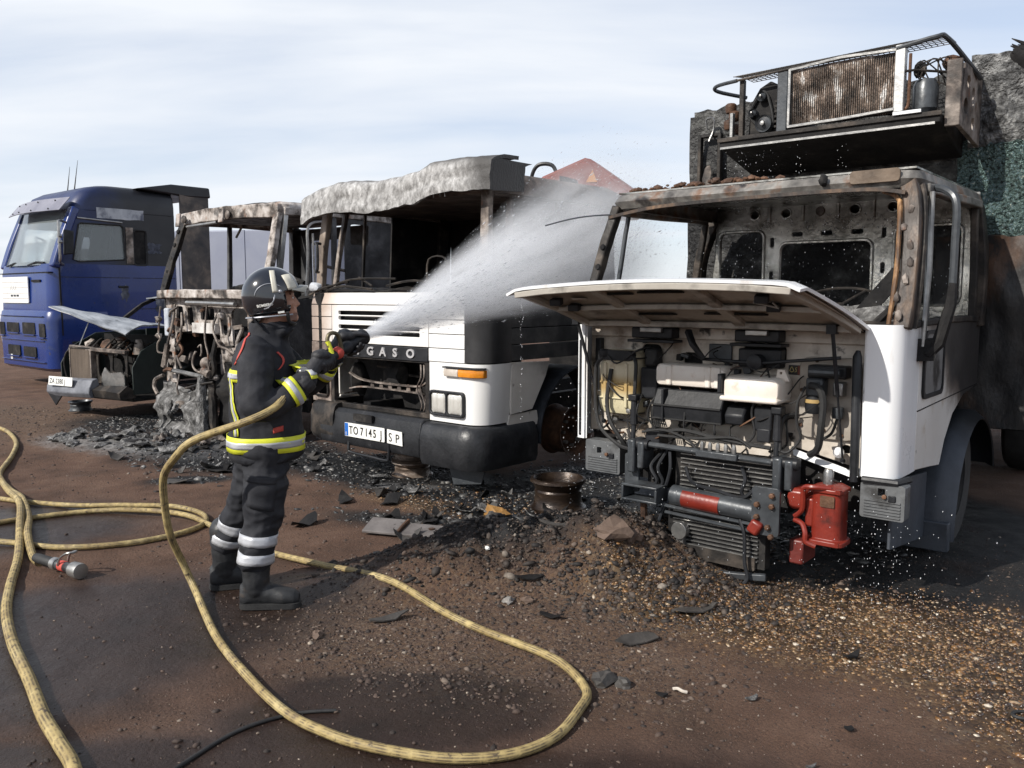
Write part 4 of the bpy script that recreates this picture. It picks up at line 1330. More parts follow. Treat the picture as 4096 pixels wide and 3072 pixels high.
# compressor engine with pulleys
en = P(MB().loft([[(x, y, z) for x, z in [(-.50, 2.82), (-.28, 2.82), (-.27, 3.16), (-.34, 3.2), (-.42, 3.16), (-.49, 3.05)]] for y in (U + .08, U + .4)]), 'compressor_engine', m_soot, T_, bevel=.012)
for x, z, r in ((-.385, 3.09, .035), (-.365, 2.895, .062), (-.45, 2.98, .03)):
    pu = P(MB().lathe([(r * .3, -.015), (r * .32, -.02), (r * .8, -.005), (r, -.02), (r, .0), (r * .9, .01), (r, .02), (r, .035)], (x, U + .05, z), 'y', 22), 'pulley', m_greymet, en)
    P(MB().lathe([(r * .25, 0), (r * .25, -.03), (.004, -.032)], (x, U + .04, z), 'y', 8), 'pulley_hub', m_steel, pu)
P(MB().tube(smooth_path([(-.42, U + .06, 3.10), (-.48, U + .06, 2.98), (-.43, U + .06, 2.90), (-.36, U + .06, 2.83), (-.30, U + .06, 2.9), (-.345, U + .06, 3.09), (-.385, U + .06, 3.13)], 4), .01, 6), 'drive_belt', m_blackmatt, en)
for k in range(6):
    P(MB().box(-.29, -.25, U + .05, U + .12, 2.86 + k * .035, 2.875 + k * .035), 'cylinder_fin', m_char, en)
for k, (x, z) in enumerate(((-.66, 3.02), (-.63, 2.96), (-.67, 2.90), (-.60, 2.86))):
    P(MB().lathe([(.035, 0), (.042, .02), (.042, .06), (.03, .07)], (x, U + .12, z), 'z', 12), 'burnt_filter', m_rust, T_)
P(MB().lathe([(.055, 0), (.078, .03), (.08, .17), (.06, .215), (.02, .22)], (.70, U + .12, 2.83), 'z', 18), 'gas_cylinder', m_greymet, T_)
P(MB().tube(smooth_path([(.63, U, 3.2), (.63, U, 3.0), (.625, U + .01, 2.88), (.60, U, 2.85)], 4), .010, 7), 'gas_pipe', m_rust, T_)
P(MB().tube([(.57, U - .02, 3.09), (.66, U - .01, 3.09), (.75, U + .1, 3.09), (.84, U + .15, 3.08)], .008, 6), 'gas_pipe', m_char, T_)
for k in range(5):
    P(MB().tube(smooth_path([(.66 + .04 * k, U + .12, 3.0), (.70 + random.uniform(-.08, .08), U + .1, 3.1), (.72 + random.uniform(-.06, .1), U + .15, 3.18), (.80, U + .2, 3.10 + random.uniform(-.1, .1))], 5), .005, 5), 'cable', m_char, T_)
P(MB().rock((.64, U + .2, 3.14), (.04, .04, .06), 5, 2), 'burnt_relay', m_soot, T_)
P(MB().rock((.82, U + .25, 3.16), (.06, .06, .05), 6, 2), 'burnt_relay', m_rust, T_)
P(MB().plate([(U + .05, 2.72), (1.93, 2.66), (1.93, 3.12), (U + .12, 3.12)], [oval(1.55, 3.02, .05, .04), oval(1.7, 2.95, .05, .06), oval(1.5, 2.86, .06, .05), oval(1.72, 2.78, .05, .04)], YZ(.93, -1), .03), 'end_panel', m_burnt, T_, bevel=.004)
P(MB().box(.84, .93, U + .03, U + .06, 2.72, 3.13), 'end_post', m_burnt, T_, bevel=.006)
# guard of bent tube and wire mesh on top
P(MB().tube(smooth_path([(-.55, U - .02, 3.215), (-.72, U + .0, 3.205), (-.76, U + .1, 3.19), (-.62, U + .3, 3.16)], 5), .014, 8), 'guard_tube', m_greymet, T_)
P(MB().tube(smooth_path([(.55, U - .02, 3.24), (.78, U - .02, 3.27), (.83, U + .06, 3.27), (.93, U + .32, 3.12), (.95, U + .45, 3.08)], 5), .016, 8), 'guard_tube', m_greymet, T_)
P(MB().tube([(-.55, U - .02, 3.215), (-.1, U - .02, 3.235), (.55, U - .02, 3.24)], .009, 8), 'guard_tube', m_char, T_)
gw = MB()
for k in range(9):
    v = k / 8
    gw.tube([(-.58 + 1.40 * u, U - .02 + .34 * v, 3.245 + .03 * u + .03 * math.sin(v * 2)) for u in (0, .25, .5, .75, 1)], .0032, 4)
for k in range(40):
    u = k / 39
    gw.tube([(-.58 + 1.40 * u, U - .02 + .34 * v, 3.247 + .03 * u + .03 * math.sin(v * 2)) for v in (0, .5, 1)], .0026, 4)
P(gw, 'wire_guard', m_char, T_)
# ------------------------------------------------------------------ white truck with black lettering band (standing second)
B = thing('burnt_truck', 'burnt white truck with lettered black band, twin square headlights and drooping sun visor', 'truck', (-1.11, 7.44, 0), -41)
m_bw = pmat('white_paint_singed', [(.3, (.70, .68, .66)), (.7, (.80, .79, .77))], 2.5, rough=(.3, .5), bump=.05,
            grads=[((-1, 0, .2), .98, 1.25, (.50, .40, .33), .35), ((-1, 0, -.1), .70, 1.02, (.28, .22, .19), .5)], blot=[((.42, .30, .22), .66, .8, 5)])
m_bwr = pmat('white_paint_clean', [(.3, (.74, .73, .72)), (.7, (.82, .82, .81))], 2.5, rough=(.28, .45), bump=.03, coat=.2, blot=[((.5, .44, .38), .62, .8, 5), ((.24, .2, .17), .70, .78, 12)], stretch=(1, 1, .3))
m_bside = pmat('white_side_sooted', [(.3, (.60, .56, .51)), (.7, (.72, .69, .65))], 3, rough=(.4, .65), bump=.08,
               grads=[((0, .35, .94), 1.05, 1.42, (.045, .043, .043), .35), ((0, .9, .3), .95, 1.35, (.03, .03, .03), .45)], blot=[((.33, .25, .19), .55, .72, 4), ((.12, .09, .08), .64, .72, 7)])
m_bsideup = pmat('sooted_door', [(.3, (.022, .022, .024)), (.5, (.045, .045, .047)), (.66, (.10, .098, .095)), (.8, (.34, .32, .3))], 2.6, rough=(.4, .7), bump=.2)
m_visor = pmat('heat_bleached_visor', [(.30, (.10, .097, .093)), (.45, (.24, .235, .23)), (.58, (.38, .375, .37)), (.74, (.58, .575, .57))], 26, rough=(.5, .8), bump=.5, bscale=70, stretch=(.8, 1, .5), bdist=.015,
               grads=[((0, .6, .8), 2.13, 2.22, (.10, .095, .09), .10), ((1, 0, .2), 1.45, 1.72, (.06, .057, .055), .25)], blot=[((.06, .056, .052), .57, .7, 3)])
m_broof = pmat('burnt_roof_brown', [(.3, (.035, .03, .028)), (.5, (.12, .095, .08)), (.7, (.26, .22, .19))], 5, rough=(.5, .8), bump=.5, metal=.1)
m_chrome = pmat('chromed_letters', [(.3, (.62, .62, .63)), (.7, (.75, .75, .76))], 5, rough=(.2, .35), metal=.6, bump=0)
m_lens = pmat('headlamp_lens', [(.3, (.55, .54, .5)), (.7, (.75, .74, .7))], 8, rough=(.08, .2), metal=.3, bump=.5, bscale=60, stretch=(3, 1, .3), coat=.8)
m_amber = pmat('amber_lens', [(.3, (.55, .17, .01)), (.7, (.75, .28, .02))], 12, rough=(.12, .25), bump=.3, bscale=80, coat=.6)
m_clearl = pmat('pale_lens', [(.3, (.42, .36, .3)), (.7, (.62, .56, .5))], 12, rough=(.15, .3), bump=.3, bscale=80, coat=.5)
m_plate = pmat('plate_white', [(.3, (.74, .74, .70)), (.7, (.82, .82, .79))], 6, rough=(.35, .5), bump=.04, blot=[((.5, .47, .42), .68, .8, 8)])
m_ink = pmat('plate_black', [(.4, (.012, .012, .012)), (.6, (.02, .02, .02))], 5, rough=(.4, .6), bump=0)
m_blue = pmat('plate_blue', [(.4, (.01, .10, .40)), (.6, (.015, .13, .48))], 5, rough=(.4, .5), bump=0)
m_bump = pmat('black_bumper', [(.3, (.009, .010, .012)), (.6, (.024, .025, .028)), (.8, (.08, .08, .085))], 6, rough=(.3, .6), bump=.25, spec=.35)

# upper front panels with slots
slots = [rrect(-.70, .42, z, z + .038, .012, 2) for z in (1.475, 1.425, 1.345, 1.295)]
up = P(MB().plate([(-.80, 1.215), (.53, 1.215), (.53, 1.565), (-.80, 1.565)], slots, XZ(0), .03), 'grille_panel', m_bw, B, bevel=.004)
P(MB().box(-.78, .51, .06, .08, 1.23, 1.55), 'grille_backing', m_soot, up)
P(MB().plate([(-1.12, 1.572), (.95, 1.572), (.94, 1.68), (-1.11, 1.68)], [], XZ(.0, .25, 1.57), .03), 'cowl_panel', m_bw, B, bevel=.005)
for k, (z0, z1) in enumerate(((1.455, 1.565), (1.335, 1.449), (1.215, 1.329))):
    P(MB().box(-1.12, -.806, .0, .03, z0, z1), 'front_tile', m_bw, B, bevel=.004)
    P(MB().box(.536, .955, .0, .03, z0, z1), 'front_tile', m_bwr, B, bevel=.004)
P(MB().box(.53, .955, .0, .03, 1.10, 1.209), 'front_tile', m_bwr, B, bevel=.004)
# lettering band
bd = P(MB().box(-.81, .528, -.012, .03, 1.09, 1.208), 'lettering_band', m_black, B, bevel=.004)
for k, ch in enumerate('PEGASO'):
    text_part(ch, .105, m_chrome, bd, face_m(-.62 + .178 * k, -.018, 1.118), .006, 1.22, .0035, 'letter')
# lower grille opening, burnt frame
fr = MB().plate([(-.83, .60), (.53, .60), (.53, 1.09), (-.83, 1.09)], [rrect(-.79, .485, .645, 1.075, .02, 2)], XZ(.0), .05)
fr = P(fr, 'grille_frame', m_char, B, bevel=.006)
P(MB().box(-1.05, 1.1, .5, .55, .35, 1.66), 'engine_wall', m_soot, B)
P(MB().bar(smooth_path([(-.62, .06, .93), (-.5, .10, .87), (-.2, .12, .85), (.2, .12, .85), (.36, .10, .87), (.48, .06, .93)], 4), .04, .014), 'cross_brace', m_burnt, B)
P(MB().bar(smooth_path([(-.62, .06, .78), (-.5, .10, .80), (-.2, .12, .80), (.2, .12, .795), (.36, .10, .78), (.48, .06, .70)], 4), .04, .012), 'cross_brace', m_burnt, B)
for k in range(6):
    x = -.36 + .125 * k
    P(MB().plate([(x - .03, .80), (x + .03, .80), (x + .012, .86), (x - .012, .86)], [], XZ(.115), .006), 'brace_tab', m_burnt, B)
for x0, z0, x1, z1 in ((-.05, .92, .35, .90), (.05, .72, .4, .68), (-.5, .98, -.2, .97)):
    P(MB().tube([(x0, .3, z0), (x1, .3, z1)], .012, 6), 'pipe', m_char, B)
for x, y, z, sx, sz in ((-.3, .35, .9, .3, .3), (.2, .4, .85, .35, .35), (-.65, .2, .85, .12, .3)):
    P(MB().rock((x, y, z), (sx * .5, .1, sz * .5), x * 9 + 3, 2, .5), 'burnt_engine_part', m_soot, B)
for x in (.44, .40):
    P(MB().tube(smooth_path([(x, .03, 1.06), (x + .03, .0, .95), (x - .06, .04, .85), (x + .04, .0, .72), (x, .02, .66)], 4), .007, 5), 'burnt_cable', m_burnt, B)
# left lamp opening (melted out)
P(MB().plate([(-1.13, .63), (-.835, .63), (-.835, 1.21), (-1.13, 1.21)], [rrect(-1.08, -.88, .70, .93, .03)], XZ(.0), .03), 'front_corner', pmat('singed_corner', [(.3, (.04, .035, .03)), (.5, (.16, .12, .1)), (.7, (.42, .36, .31))], 6, rough=(.5, .8), bump=.4), B, bevel=.006)
P(MB().tube([(a, -.012, c) for a, c in rrect(-1.09, -.87, .69, .94, .04)], .012, 6, closed=True), 'empty_lamp_rim', m_char, B)
# right corner: curved white
def bcorner(z0, z1, mat, nm, x_in=.54, sg=1, low=0, r=.16):
    rings = []
    nz = 5
    for i in range(nz):
        z = z0 + (z1 - z0) * i / (nz - 1)
        ins = low * (1 - i / (nz - 1))
        prof = [(x_in, .0)]
        for k in range(9):
            a = R(90 * k / 8)
            prof.append((1.17 - ins - r + r * math.sin(a), r - r * math.cos(a)))
        prof.append((1.17 - ins, .34))
        inner = [(x - .02, y + .02) for x, y in prof[::-1]]
        rings.append([(sg * x, y, z) for x, y in prof + inner])
    return P(MB().loft(rings), nm, mat, B, angle=45)


rc = bcorner(.595, 1.095, m_bwr, 'corner_panel', .54, 1, .03)
bcorner(1.105, 1.675, pmat('black_corner_vent', [(.3, (.012, .012, .013)), (.7, (.03, .03, .032))], 5, rough=(.35, .55), bump=.15), 'corner_vent', .96, 1, 0)
bcorner(1.105, 1.675, m_soot, 'corner_vent', .96, -1, 0)
P(MB().box(.958, 1.168, .15, .33, 1.10, 1.108), 'panel_gap', m_soot, rc)
hl = P(MB().plate(rrect(.555, .965, .645, .86, .035), [rrect(.575, .752, .665, .84, .03), rrect(.770, .947, .665, .84, .03)], XZ(-.03), .045), 'headlight_frame', m_black, B, bevel=.006)
for x0, x1 in ((.575, .752), (.770, .947)):
    rings = [[(a, y, c) for a, c in rrect(x0 + i, x1 - i, .665 + i, .84 - i, .03)] for y, i in ((0, 0), (-.016, .002), (-.024, .02), (-.027, .05))]
    P(MB().loft(rings), 'headlight', m_lens, hl, angle=60)
def bend(x):
    return 0 if x < 1.01 else .16 - math.sqrt(max(.16 ** 2 - (x - 1.01) ** 2, 0))


for x0, x1, mt, nm in ((.74, .905, m_clearl, 'side_light'), (.908, 1.14, m_amber, 'indicator')):
    rings = []
    for k in range(7):
        x = x0 + (x1 - x0) * k / 6
        rings.append([(x, bend(x) - .03, .985), (x, bend(x) - .035, 1.02), (x, bend(x) - .03, 1.05), (x, bend(x) + .01, 1.05), (x, bend(x) + .01, .985)])
    P(MB().loft(rings), nm, mt, B, angle=30, bevel=.006)
P(MB().bar([(x, bend(x) - .015, 1.062) for x in (.735, .85, 1.0, 1.08, 1.145)], .05, .012), 'lamp_surround', m_black, B)
# bumper in three pieces
def bseg(x0, x1, z0, z1, nm, mat, yb=.3, fy=-.12):
    prof = [(fy + .02, z0), (fy, z0 + .04), (fy - .005, z0 + .16), (fy + .03, z1 - .03), (fy + .07, z1), (yb, z1), (yb, z0)]
    return P(MB().loft([[(x, y, z) for y, z in prof] for x in (x0, x1)]), nm, mat, B, bevel=.012)


bseg(-.86, .53, .27, .60, 'bumper_centre', m_bump)
rings = []
for k in range(10):
    a = R(90 * k / 9)
    cx, cy = .98 + .22 * math.sin(a), .10 - .22 * math.cos(a)
    nrm2 = Vector((math.sin(a), -math.cos(a), 0))
    rings.append([Vector((cx, cy, z)) - nrm2 * d for d, z in ((.02, .23), (0, .28), (-.004, .46), (.03, .56), (.07, .585), (.18, .585), (.18, .23))])
first = [v + Vector((-.44, 0, 0)) for v in rings[0]]
last = [v + Vector((0, .55, 0)) for v in rings[-1]]
P(MB().loft([first] + rings + [last]), 'bumper_end', m_bump, B, angle=40)
rings2 = [[Vector((-v.x, v.y, v.z)) + Vector((.04, 0, .06)) for v in rg] for rg in rings]
P(MB().loft([[v + Vector((.28, 0, 0)) for v in rings2[0]]] + rings2 + [[v + Vector((0, .55, 0)) for v in rings2[-1]]]).wobble(.02, 5), 'bumper_end', m_char, B, angle=40)
P(MB().box(-.34, -.08, -.132, -.10, .515, .58), 'bumper_recess', m_soot, B)
# plates
pl = P(MB().plate(rrect(-.46, .10, .365, .49, .008, 2), [], XZ(-.137), .006), 'number_plate', m_plate, B)
P(MB().plate(rrect(-.457, -.408, .369, .486, .004, 2), [], XZ(-.1385), .002), 'plate_band', m_blue, pl)
text_part('E', .035, m_plate, pl, face_m(-.443, -.141, .38), .0005, 1, 0, 'plate_letter')
for k, ch in enumerate(['T', 'O', ' ', '7', '1', '4', '5', ' ', 'J']):
    if ch != ' ':
        text_part(ch, .105, m_ink, pl, face_m((-.395, -.335, 0, -.235, -.17, -.115, -.055, 0, .045)[k], -.1395, .392), .0006, .84, .0012, 'plate_letter')
sp = P(MB().plate([(.135, .365), (.335, .365), (.33, .488), (.135, .488)], [], lambda a, b_, d: (a, -.137 + d, b_ - (a - .13) * .04), .005), 'sp_plate', m_plate, B)
text_part('S', .11, m_ink, sp, face_m(.155, -.1395, .383), .0006, .95, .0, 'plate_letter')
text_part('P', .11, m_ink, sp, face_m(.245, -.1395, .379), .0006, .95, .0, 'plate_letter')
P(MB().tube(smooth_path([(-.44, -.10, .36), (-.43, -.12, .25), (-.39, -.12, .215), (-.1, -.12, .205), (.10, -.12, .20), (.13, -.12, .23), (.14, -.12, .36)], 5), .013, 8), 'tow_loop', m_black, B)

# side: skirt, doors, soot
for sg in (1, -1):
    P(MB().plate([(.34, .66), (.62, .68), (.80, .95), (.86, 1.08), (.34, 1.10)], [], YZ(sg * 1.165, -sg), .02), 'side_panel', m_bside, B, bevel=.004)
    for z0, z1 in ((1.11, 1.24), (1.247, 1.38), (1.387, 1.52), (1.527, 1.67)):
        P(MB().plate([(.34, z0), (1.75, z0), (1.75, z1), (.34, z1)], [], YZ(sg * 1.165, -sg), .02), 'door_strip', m_bsideup, B, bevel=.005)
    P(MB().plate([(1.76, .6), (2.1, .6), (2.1, 1.67), (1.76, 1.67)], [], YZ(sg * 1.16, -sg), .02), 'rear_panel', m_soot, B)

    def arch(u, v, sg=sg):
        a = R(-5 + 165 * u)
        return Vector((sg * (.75 + .45 * v), 1.30 - .60 * math.cos(a), .42 + .58 * math.sin(a)))
    P(MB().sheet(arch, 22, 5, .012), 'wheel_arch', pmat('dark_wheel_arch', [(.3, (.012, .014, .018)), (.7, (.04, .046, .056))], 4, rough=(.4, .65), bump=.15), B, angle=50)
    P(MB().plate([(.30, .52), (.72, .54), (.70, .66), (.34, .655)], [], YZ(sg * 1.15, -sg), .02), 'lower_skirt', m_bside, B)
wheel(B, (1.0, 1.30, .40), .40, .26, False, m_rust)
wheel(B, (-1.0, 1.30, .40), .40, .26, False, m_rust)
P(MB().tube([(-1, 1.3, .40), (1, 1.3, .40)], .07, 8), 'front_axle', m_soot, B)
for x in (-.42, .42):
    P(MB().box(x - .05, x + .05, .1, 5.5, .42, .66), 'chassis_rail', m_soot, B)
P(MB().plate([(.78, .06), (1.08, .10), (1.12, .20), (.84, .24), (.72, .18)], [], XZ(.05), .01).wobble(.02, 5), 'hanging_sheet', m_greymet, B)

# cowl wreckage, wipers
P(MB().sheet(lambda u, v: Vector((-1.08 + 2.16 * u, .03 + .28 * v, 1.685 + .035 * math.sin(math.pi * v) + .03 * noise.noise((u * 12, v * 4, 2)))), 40, 8, .02), 'scuttle', m_char, B, angle=60)
for pts in ([(-1.0, .05, 1.70), (-.5, .0, 1.80), (.1, .02, 1.80)], [(-.9, .02, 1.70), (-.6, -.02, 1.74), (-.2, .0, 1.71)], [(-.2, .0, 1.74), (-.42, .03, 1.82)], [(.0, .0, 1.74), (.4, -.03, 1.78), (.8, .02, 1.72)],
            [(-1.12, -.02, 1.66), (-.9, .0, 1.73), (-.6, .05, 1.78)]):
    P(MB().tube(smooth_path(pts, 5), .010, 6), 'wiper_arm', m_char, B)
P(MB().rock((-1.05, .0, 1.73), (.07, .05, .05), 3, 2), 'melted_glass_lump', pmat('pale_melted', [(.4, (.4, .42, .45)), (.6, (.55, .57, .6))], 8, rough=(.2, .5)), B)

# pillars, roof, back wall
def bp(nm, pts, w, h, mat=m_pillar, up=(0, 1, 0)):
    return P(MB().bar(smooth_path(pts, 4), w, h, up).wobble(.006, 8, 3), nm, mat, B, bevel=.008)


bp('windscreen_pillar', [(1.10, .10, 1.66), (1.09, .12, 2.1), (1.07, .16, 2.5)], .09, .06, m_burnt)
bp('windscreen_pillar', [(-1.10, .10, 1.66), (-1.07, .12, 2.1), (-1.02, .16, 2.5)], .09, .06, pmat('pale_brown_pillar', [(.3, (.06, .045, .036)), (.5, (.2, .155, .12)), (.7, (.42, .36, .3))], 5, rough=(.5, .8), bump=.4, stretch=(1, 1, .4)))
P(MB().tube(smooth_path([(-1.03, .06, 2.15), (-1.01, -.02, 2.15), (-.95, -.04, 2.12), (-.95, -.04, 1.92), (-1.0, -.02, 1.88), (-1.06, .05, 1.88)], 5), .014, 7), 'grab_handle', m_black, B)
for sg in (1, -1):
    bp('door_pillar', [(sg * 1.14, .30, 1.66), (sg * 1.12, .36, 2.1), (sg * 1.08, .42, 2.48)], .05, .045, m_burnt)
    bp('rear_pillar', [(sg * 1.14, 1.75, 1.66), (sg * 1.08, 1.75, 2.5)], .08, .14, m_char)
    P(MB().plate([(1.02, 1.67), (1.9, 1.67), (1.9, 2.5), (1.02, 2.5)], [], lambda a, c, d, sg=sg: (sg * (1.15 - .06 * (c - 1.67) - d), a, c), .02).wobble(.012, 3), 'sleeper_side', m_soot, B)
    bp('window_rail', [(sg * 1.08, .2, 2.49), (sg * 1.08, 1.0, 2.50), (sg * 1.08, 1.8, 2.49)], .06, .06, m_broof, (0, 0, 1))
bp('window_post', [(-1.1, .62, 1.66), (-1.06, .64, 2.48)], .03, .03, m_char)
def brr(z, ins, r=.14, dz=0):
    return [(a, b_, z) for a, b_ in rrect(-1.12 + ins, 1.16 - ins, .16 + ins, 2.1 - ins, r, 5)]


P(MB().loft([brr(2.49, 0), brr(2.55, -.01), brr(2.62, .02), brr(2.67, .10), brr(2.68, .3)]).wobble(.03, 2.5, 5), 'roof', m_broof, B, angle=60)
P(MB().plate([(-1.1, 1.3), (1.1, 1.3), (1.1, 2.5), (-1.1, 2.5)], [], XZ(1.9), .03), 'back_wall', m_soot, B)
P(MB().plate([(-1.12, .2), (1.12, .2), (1.12, 1.9), (-1.12, 1.9)], [], XY(1.45), .03), 'cab_floor', m_soot, B)
P(MB().rock((.35, 1.0, 1.6), (.35, .3, .3), 2, 2, .4), 'burnt_seat', m_soot, B)
P(MB().rock((-.6, 1.1, 1.55), (.3, .3, .22), 5, 2, .4), 'burnt_seat', m_soot, B)
P(MB().tube(smooth_path([(.1, .4, 1.75), (.1, .42, 1.98), (.32, .42, 1.98), (.33, .4, 1.75)], 4), .010, 6), 'steering_frame', m_char, B)
# drooping sun visor
def visor(u, v):
    x = -1.20 + 2.48 * u
    sag = .045 * math.sin(u * 9 + .5) + .03 * noise.noise((u * 6, 1, 1)) + .045 * u
    ztop = 2.57 + .09 * math.sin(min(1, u * 3.5) * 1.57) + .5 * sag + .05 * max(0, min(1, (u - .66) / .06)) - .02 * u
    a = min(v / .5, 1)
    y = .30 - .30 * math.sin(a * 1.57) + .02 * noise.noise((u * 8, v * 5, 2)) - .03 * max(0, v - .5)
    z = ztop + .02 - .05 * (1 - math.cos(a * 1.57)) - .215 * max(0, (v - .42) / .58) + .014 * noise.noise((u * 9, v * 4, 4)) + .010 * noise.noise((u * 26, v * 9, 4))
    if v > .95:
        z += .012 * noise.noise((u * 30, 0, 7))
    return Vector((x, y, z))


vs = P(MB().sheet(visor, 60, 16, .03), 'sun_visor', m_visor, B, angle=70)
P(MB().sheet(lambda u, v: visor(1, 1 - .75 * v) + Vector((.002, .38 * u, .02 * u - .02 * v * u)), 8, 8, .02), 'visor_end', m_visor, vs, angle=70)
for x in (.62, .70, .76):
    p0 = visor((x + 1.2) / 2.48, 1)
    P(MB().tube([p0, p0 + Vector((.005, 0, -.03 - .03 * (x - .6)))], [.006, .001], 5), 'molten_drip', m_visor, vs)
# ------------------------------------------------------------------ red crane arm behind
m_craned = pmat('faded_red_paint', [(.3, (.14, .032, .026)), (.7, (.22, .062, .048))], 3, rough=(.4, .65), bump=.08)
CR = thing('crane_arm', 'faded red folded crane arm rising behind the second truck roof', 'crane', (.9, 11.9, 0), -20)
e = MB()
prof = [(-.75, 3.02), (-.42, 3.30), (.18, 3.52), (.26, 3.50), (.85, 3.08), (.85, 2.7), (-.75, 2.7)]
e.loft([[(x, y, z) for x, z in prof] for y in (-.25, .25)])
cb = P(e, 'boom', m_craned, CR, bevel=.03)
P(MB().plate([(-.42, 2.9), (-.40, 3.24), (.18, 3.46), (.26, 3.44), (.80, 3.04), (.80, 2.8)], [], XZ(-.30), .04), 'cheek_plate', m_craned, CR, bevel=.02)
P(MB().plate([(.22, 3.18), (.38, 3.18), (.31, 3.34)], [], XZ(-.31), .006), 'warning_triangle', pmat('warning_yellow', [(.4, (.40, .17, .05)), (.6, (.46, .21, .07))], 5, bump=0), CR)
P(MB().tube(smooth_path([(-.62, -.1, 3.1), (-.62, -.1, 3.34), (-.52, -.1, 3.48), (-.32, -.1, 3.46), (-.24, -.1, 3.28)], 6), .028, 8), 'guard_hoop', m_black, CR)
P(MB().box(-.85, -.45, -.2, .2, 3.10, 3.22), 'black_head', m_soot, CR, bevel=.03)
P(MB().rock((-.05, -.32, 3.14), (.16, .06, .12), 3, 2, .7), 'soot_lump', m_soot, CR)
P(MB().box(-.3, .3, -.3, .3, .0, 2.72), 'column', m_soot, CR, bevel=.03)
# ------------------------------------------------------------------ gutted skeleton truck
C = thing('burnt_truck', 'gutted truck cab skeleton of pale scorched metal behind the firefighter', 'truck', (-3.55, 9.82, 0), -40)
m_sk = pmat('skeleton_metal', [(.30, (.02, .018, .017)), (.42, (.10, .082, .07)), (.53, (.36, .32, .29)), (.7, (.62, .585, .56))], 7, rough=(.5, .8), metal=.1, bump=.4,
            blot=[((.22, .10, .05), .58, .7, 5), (SOOT, .54, .66, 3)])
m_skd = pmat('skeleton_side', [(.3, (.012, .012, .013)), (.5, (.04, .04, .043)), (.72, (.13, .13, .135))], 3.5, rough=(.5, .8), metal=.1, bump=.4)
# windscreen header and roof
P(MB().bar(smooth_path([(-1.0, .30, 2.60), (-.3, .24, 2.615), (.4, .24, 2.61), (1.08, .28, 2.58)], 5), .10, .15).wobble(.012, 5), 'header_beam', m_sk, C, bevel=.01)
P(MB().loft([[(a, b_, z) for a, b_ in rrect(-1.05 + i, 1.12 - i, .26 + i, 2.1 - i, .12)] for z, i in ((2.60, 0), (2.66, 0), (2.70, .05), (2.71, .2))]).wobble(.03, 3, 8), 'roof', m_sk, C, angle=60)
P(MB().loft([[(a, b_, z) for a, b_ in rrect(-.45 + i, .35 - i, .5 + i, 1.3 - i, .12)] for z, i in ((2.70, 0), (2.75, .02), (2.76, .1))]).wobble(.02, 4, 8), 'roof_hatch', m_char, C)
for x in (-.86, .12):
    br = P(MB().bar([(x, .14, 2.66), (x, .13, 2.56), (x, .12, 2.50)], .09, .025, (0, 1, 0)), 'visor_bracket', m_sk, C, bevel=.006)
    P(MB().lathe([(.045, 0), (.05, -.02), (.03, -.03)], (x + .09, .17, 2.585), 'y', 14), 'lamp_stub', m_burnt, br)
P(MB().tube([(-.78, .2, 2.50), (-.1, .2, 2.52)], .018, 7), 'blind_rod', m_steel, C)
P(MB().bar([(-.2, .6, 2.5), (-.26, .55, 2.36)], .03, .02), 'hanging_strap', m_burnt, C)
# pillars
def cp(nm, pts, w, h, mat=m_sk, up=(0, 1, 0)):
    return P(MB().bar(smooth_path(pts, 4), w, h, up).wobble(.01, 7, 6), nm, mat, C, bevel=.01)


lp = cp('windscreen_pillar', [(-1.12, .04, 1.70), (-1.05, .14, 2.1), (-.97, .27, 2.56)], .12, .06, m_char)
for k in range(5):
    c_ = Vector((-1.10, .07, 1.78)).lerp(Vector((-1.0, .23, 2.45)), k / 4)
    P(MB().lathe([(.02, -.01), (.028, -.004), (.03, .01)], c_ + Vector((.0, -.035, 0)), 'y', 10), 'pressed_hole', m_soot, lp)
cp('windscreen_pillar', [(1.10, .04, 1.70), (1.09, .14, 2.1), (1.04, .27, 2.56)], .10, .07)
P(MB().bar([(1.155, .16, 1.70), (1.13, .25, 2.2), (1.09, .33, 2.55)], .04, .05, (0, 1, 0)), 'door_seal_strip', m_steel, C)
for sg in (1, -1):
    cp('rear_pillar', [(sg * 1.13, 2.0, 1.3), (sg * 1.08, 2.0, 2.6)], .10, .14, m_skd)
    cp('cant_rail', [(sg * 1.08, .3, 2.58), (sg * 1.1, 1.2, 2.60), (sg * 1.08, 2.05, 2.58)], .08, .09, m_sk, (0, 0, 1))
    cp('door_post', [(sg * 1.13, .95, 1.3), (sg * 1.1, .98, 2.56)], .05, .06, m_skd)
    P(MB().plate([(.05, .75), (2.05, .75), (2.05, 1.62), (.05, 1.62)], [], YZ(sg * 1.13, -sg), .02).wobble(.02, 3), 'door_panel', m_skd, C)
P(MB().plate([(1.12, 1.6), (2.05, 1.6), (2.05, 2.56), (1.12, 2.56)], [rrect(1.2, 1.5, 2.25, 2.5, .04)], YZ(1.12, -1), .02).wobble(.015, 3), 'sleeper_side', m_skd, C)
P(MB().plate([(.1, 1.2), (1.06, 1.2), (1.06, 2.5), (.1, 2.5)], [], XZ(1.95), .02).wobble(.02, 3), 'bunk_wall', m_skd, C)
# quarter light bracing and mirror rods on the right side, seen past the next cab
P(MB().tube(smooth_path([(1.2, .50, 1.65), (1.22, .52, 2.1), (1.2, .55, 2.42), (1.12, .8, 2.5)], 5), .016, 7), 'mirror_rod', m_steel, C)
P(MB().tube([(1.2, .62, 1.65), (1.21, .60, 2.35)], .012, 6), 'mirror_rod', m_steel, C)
P(MB().tube([(1.0, .9, 2.0), (1.1, 1.3, 1.92), (1.1, 1.6, 1.9)], .02, 6), 'seat_belt_rail', m_burnt, C)
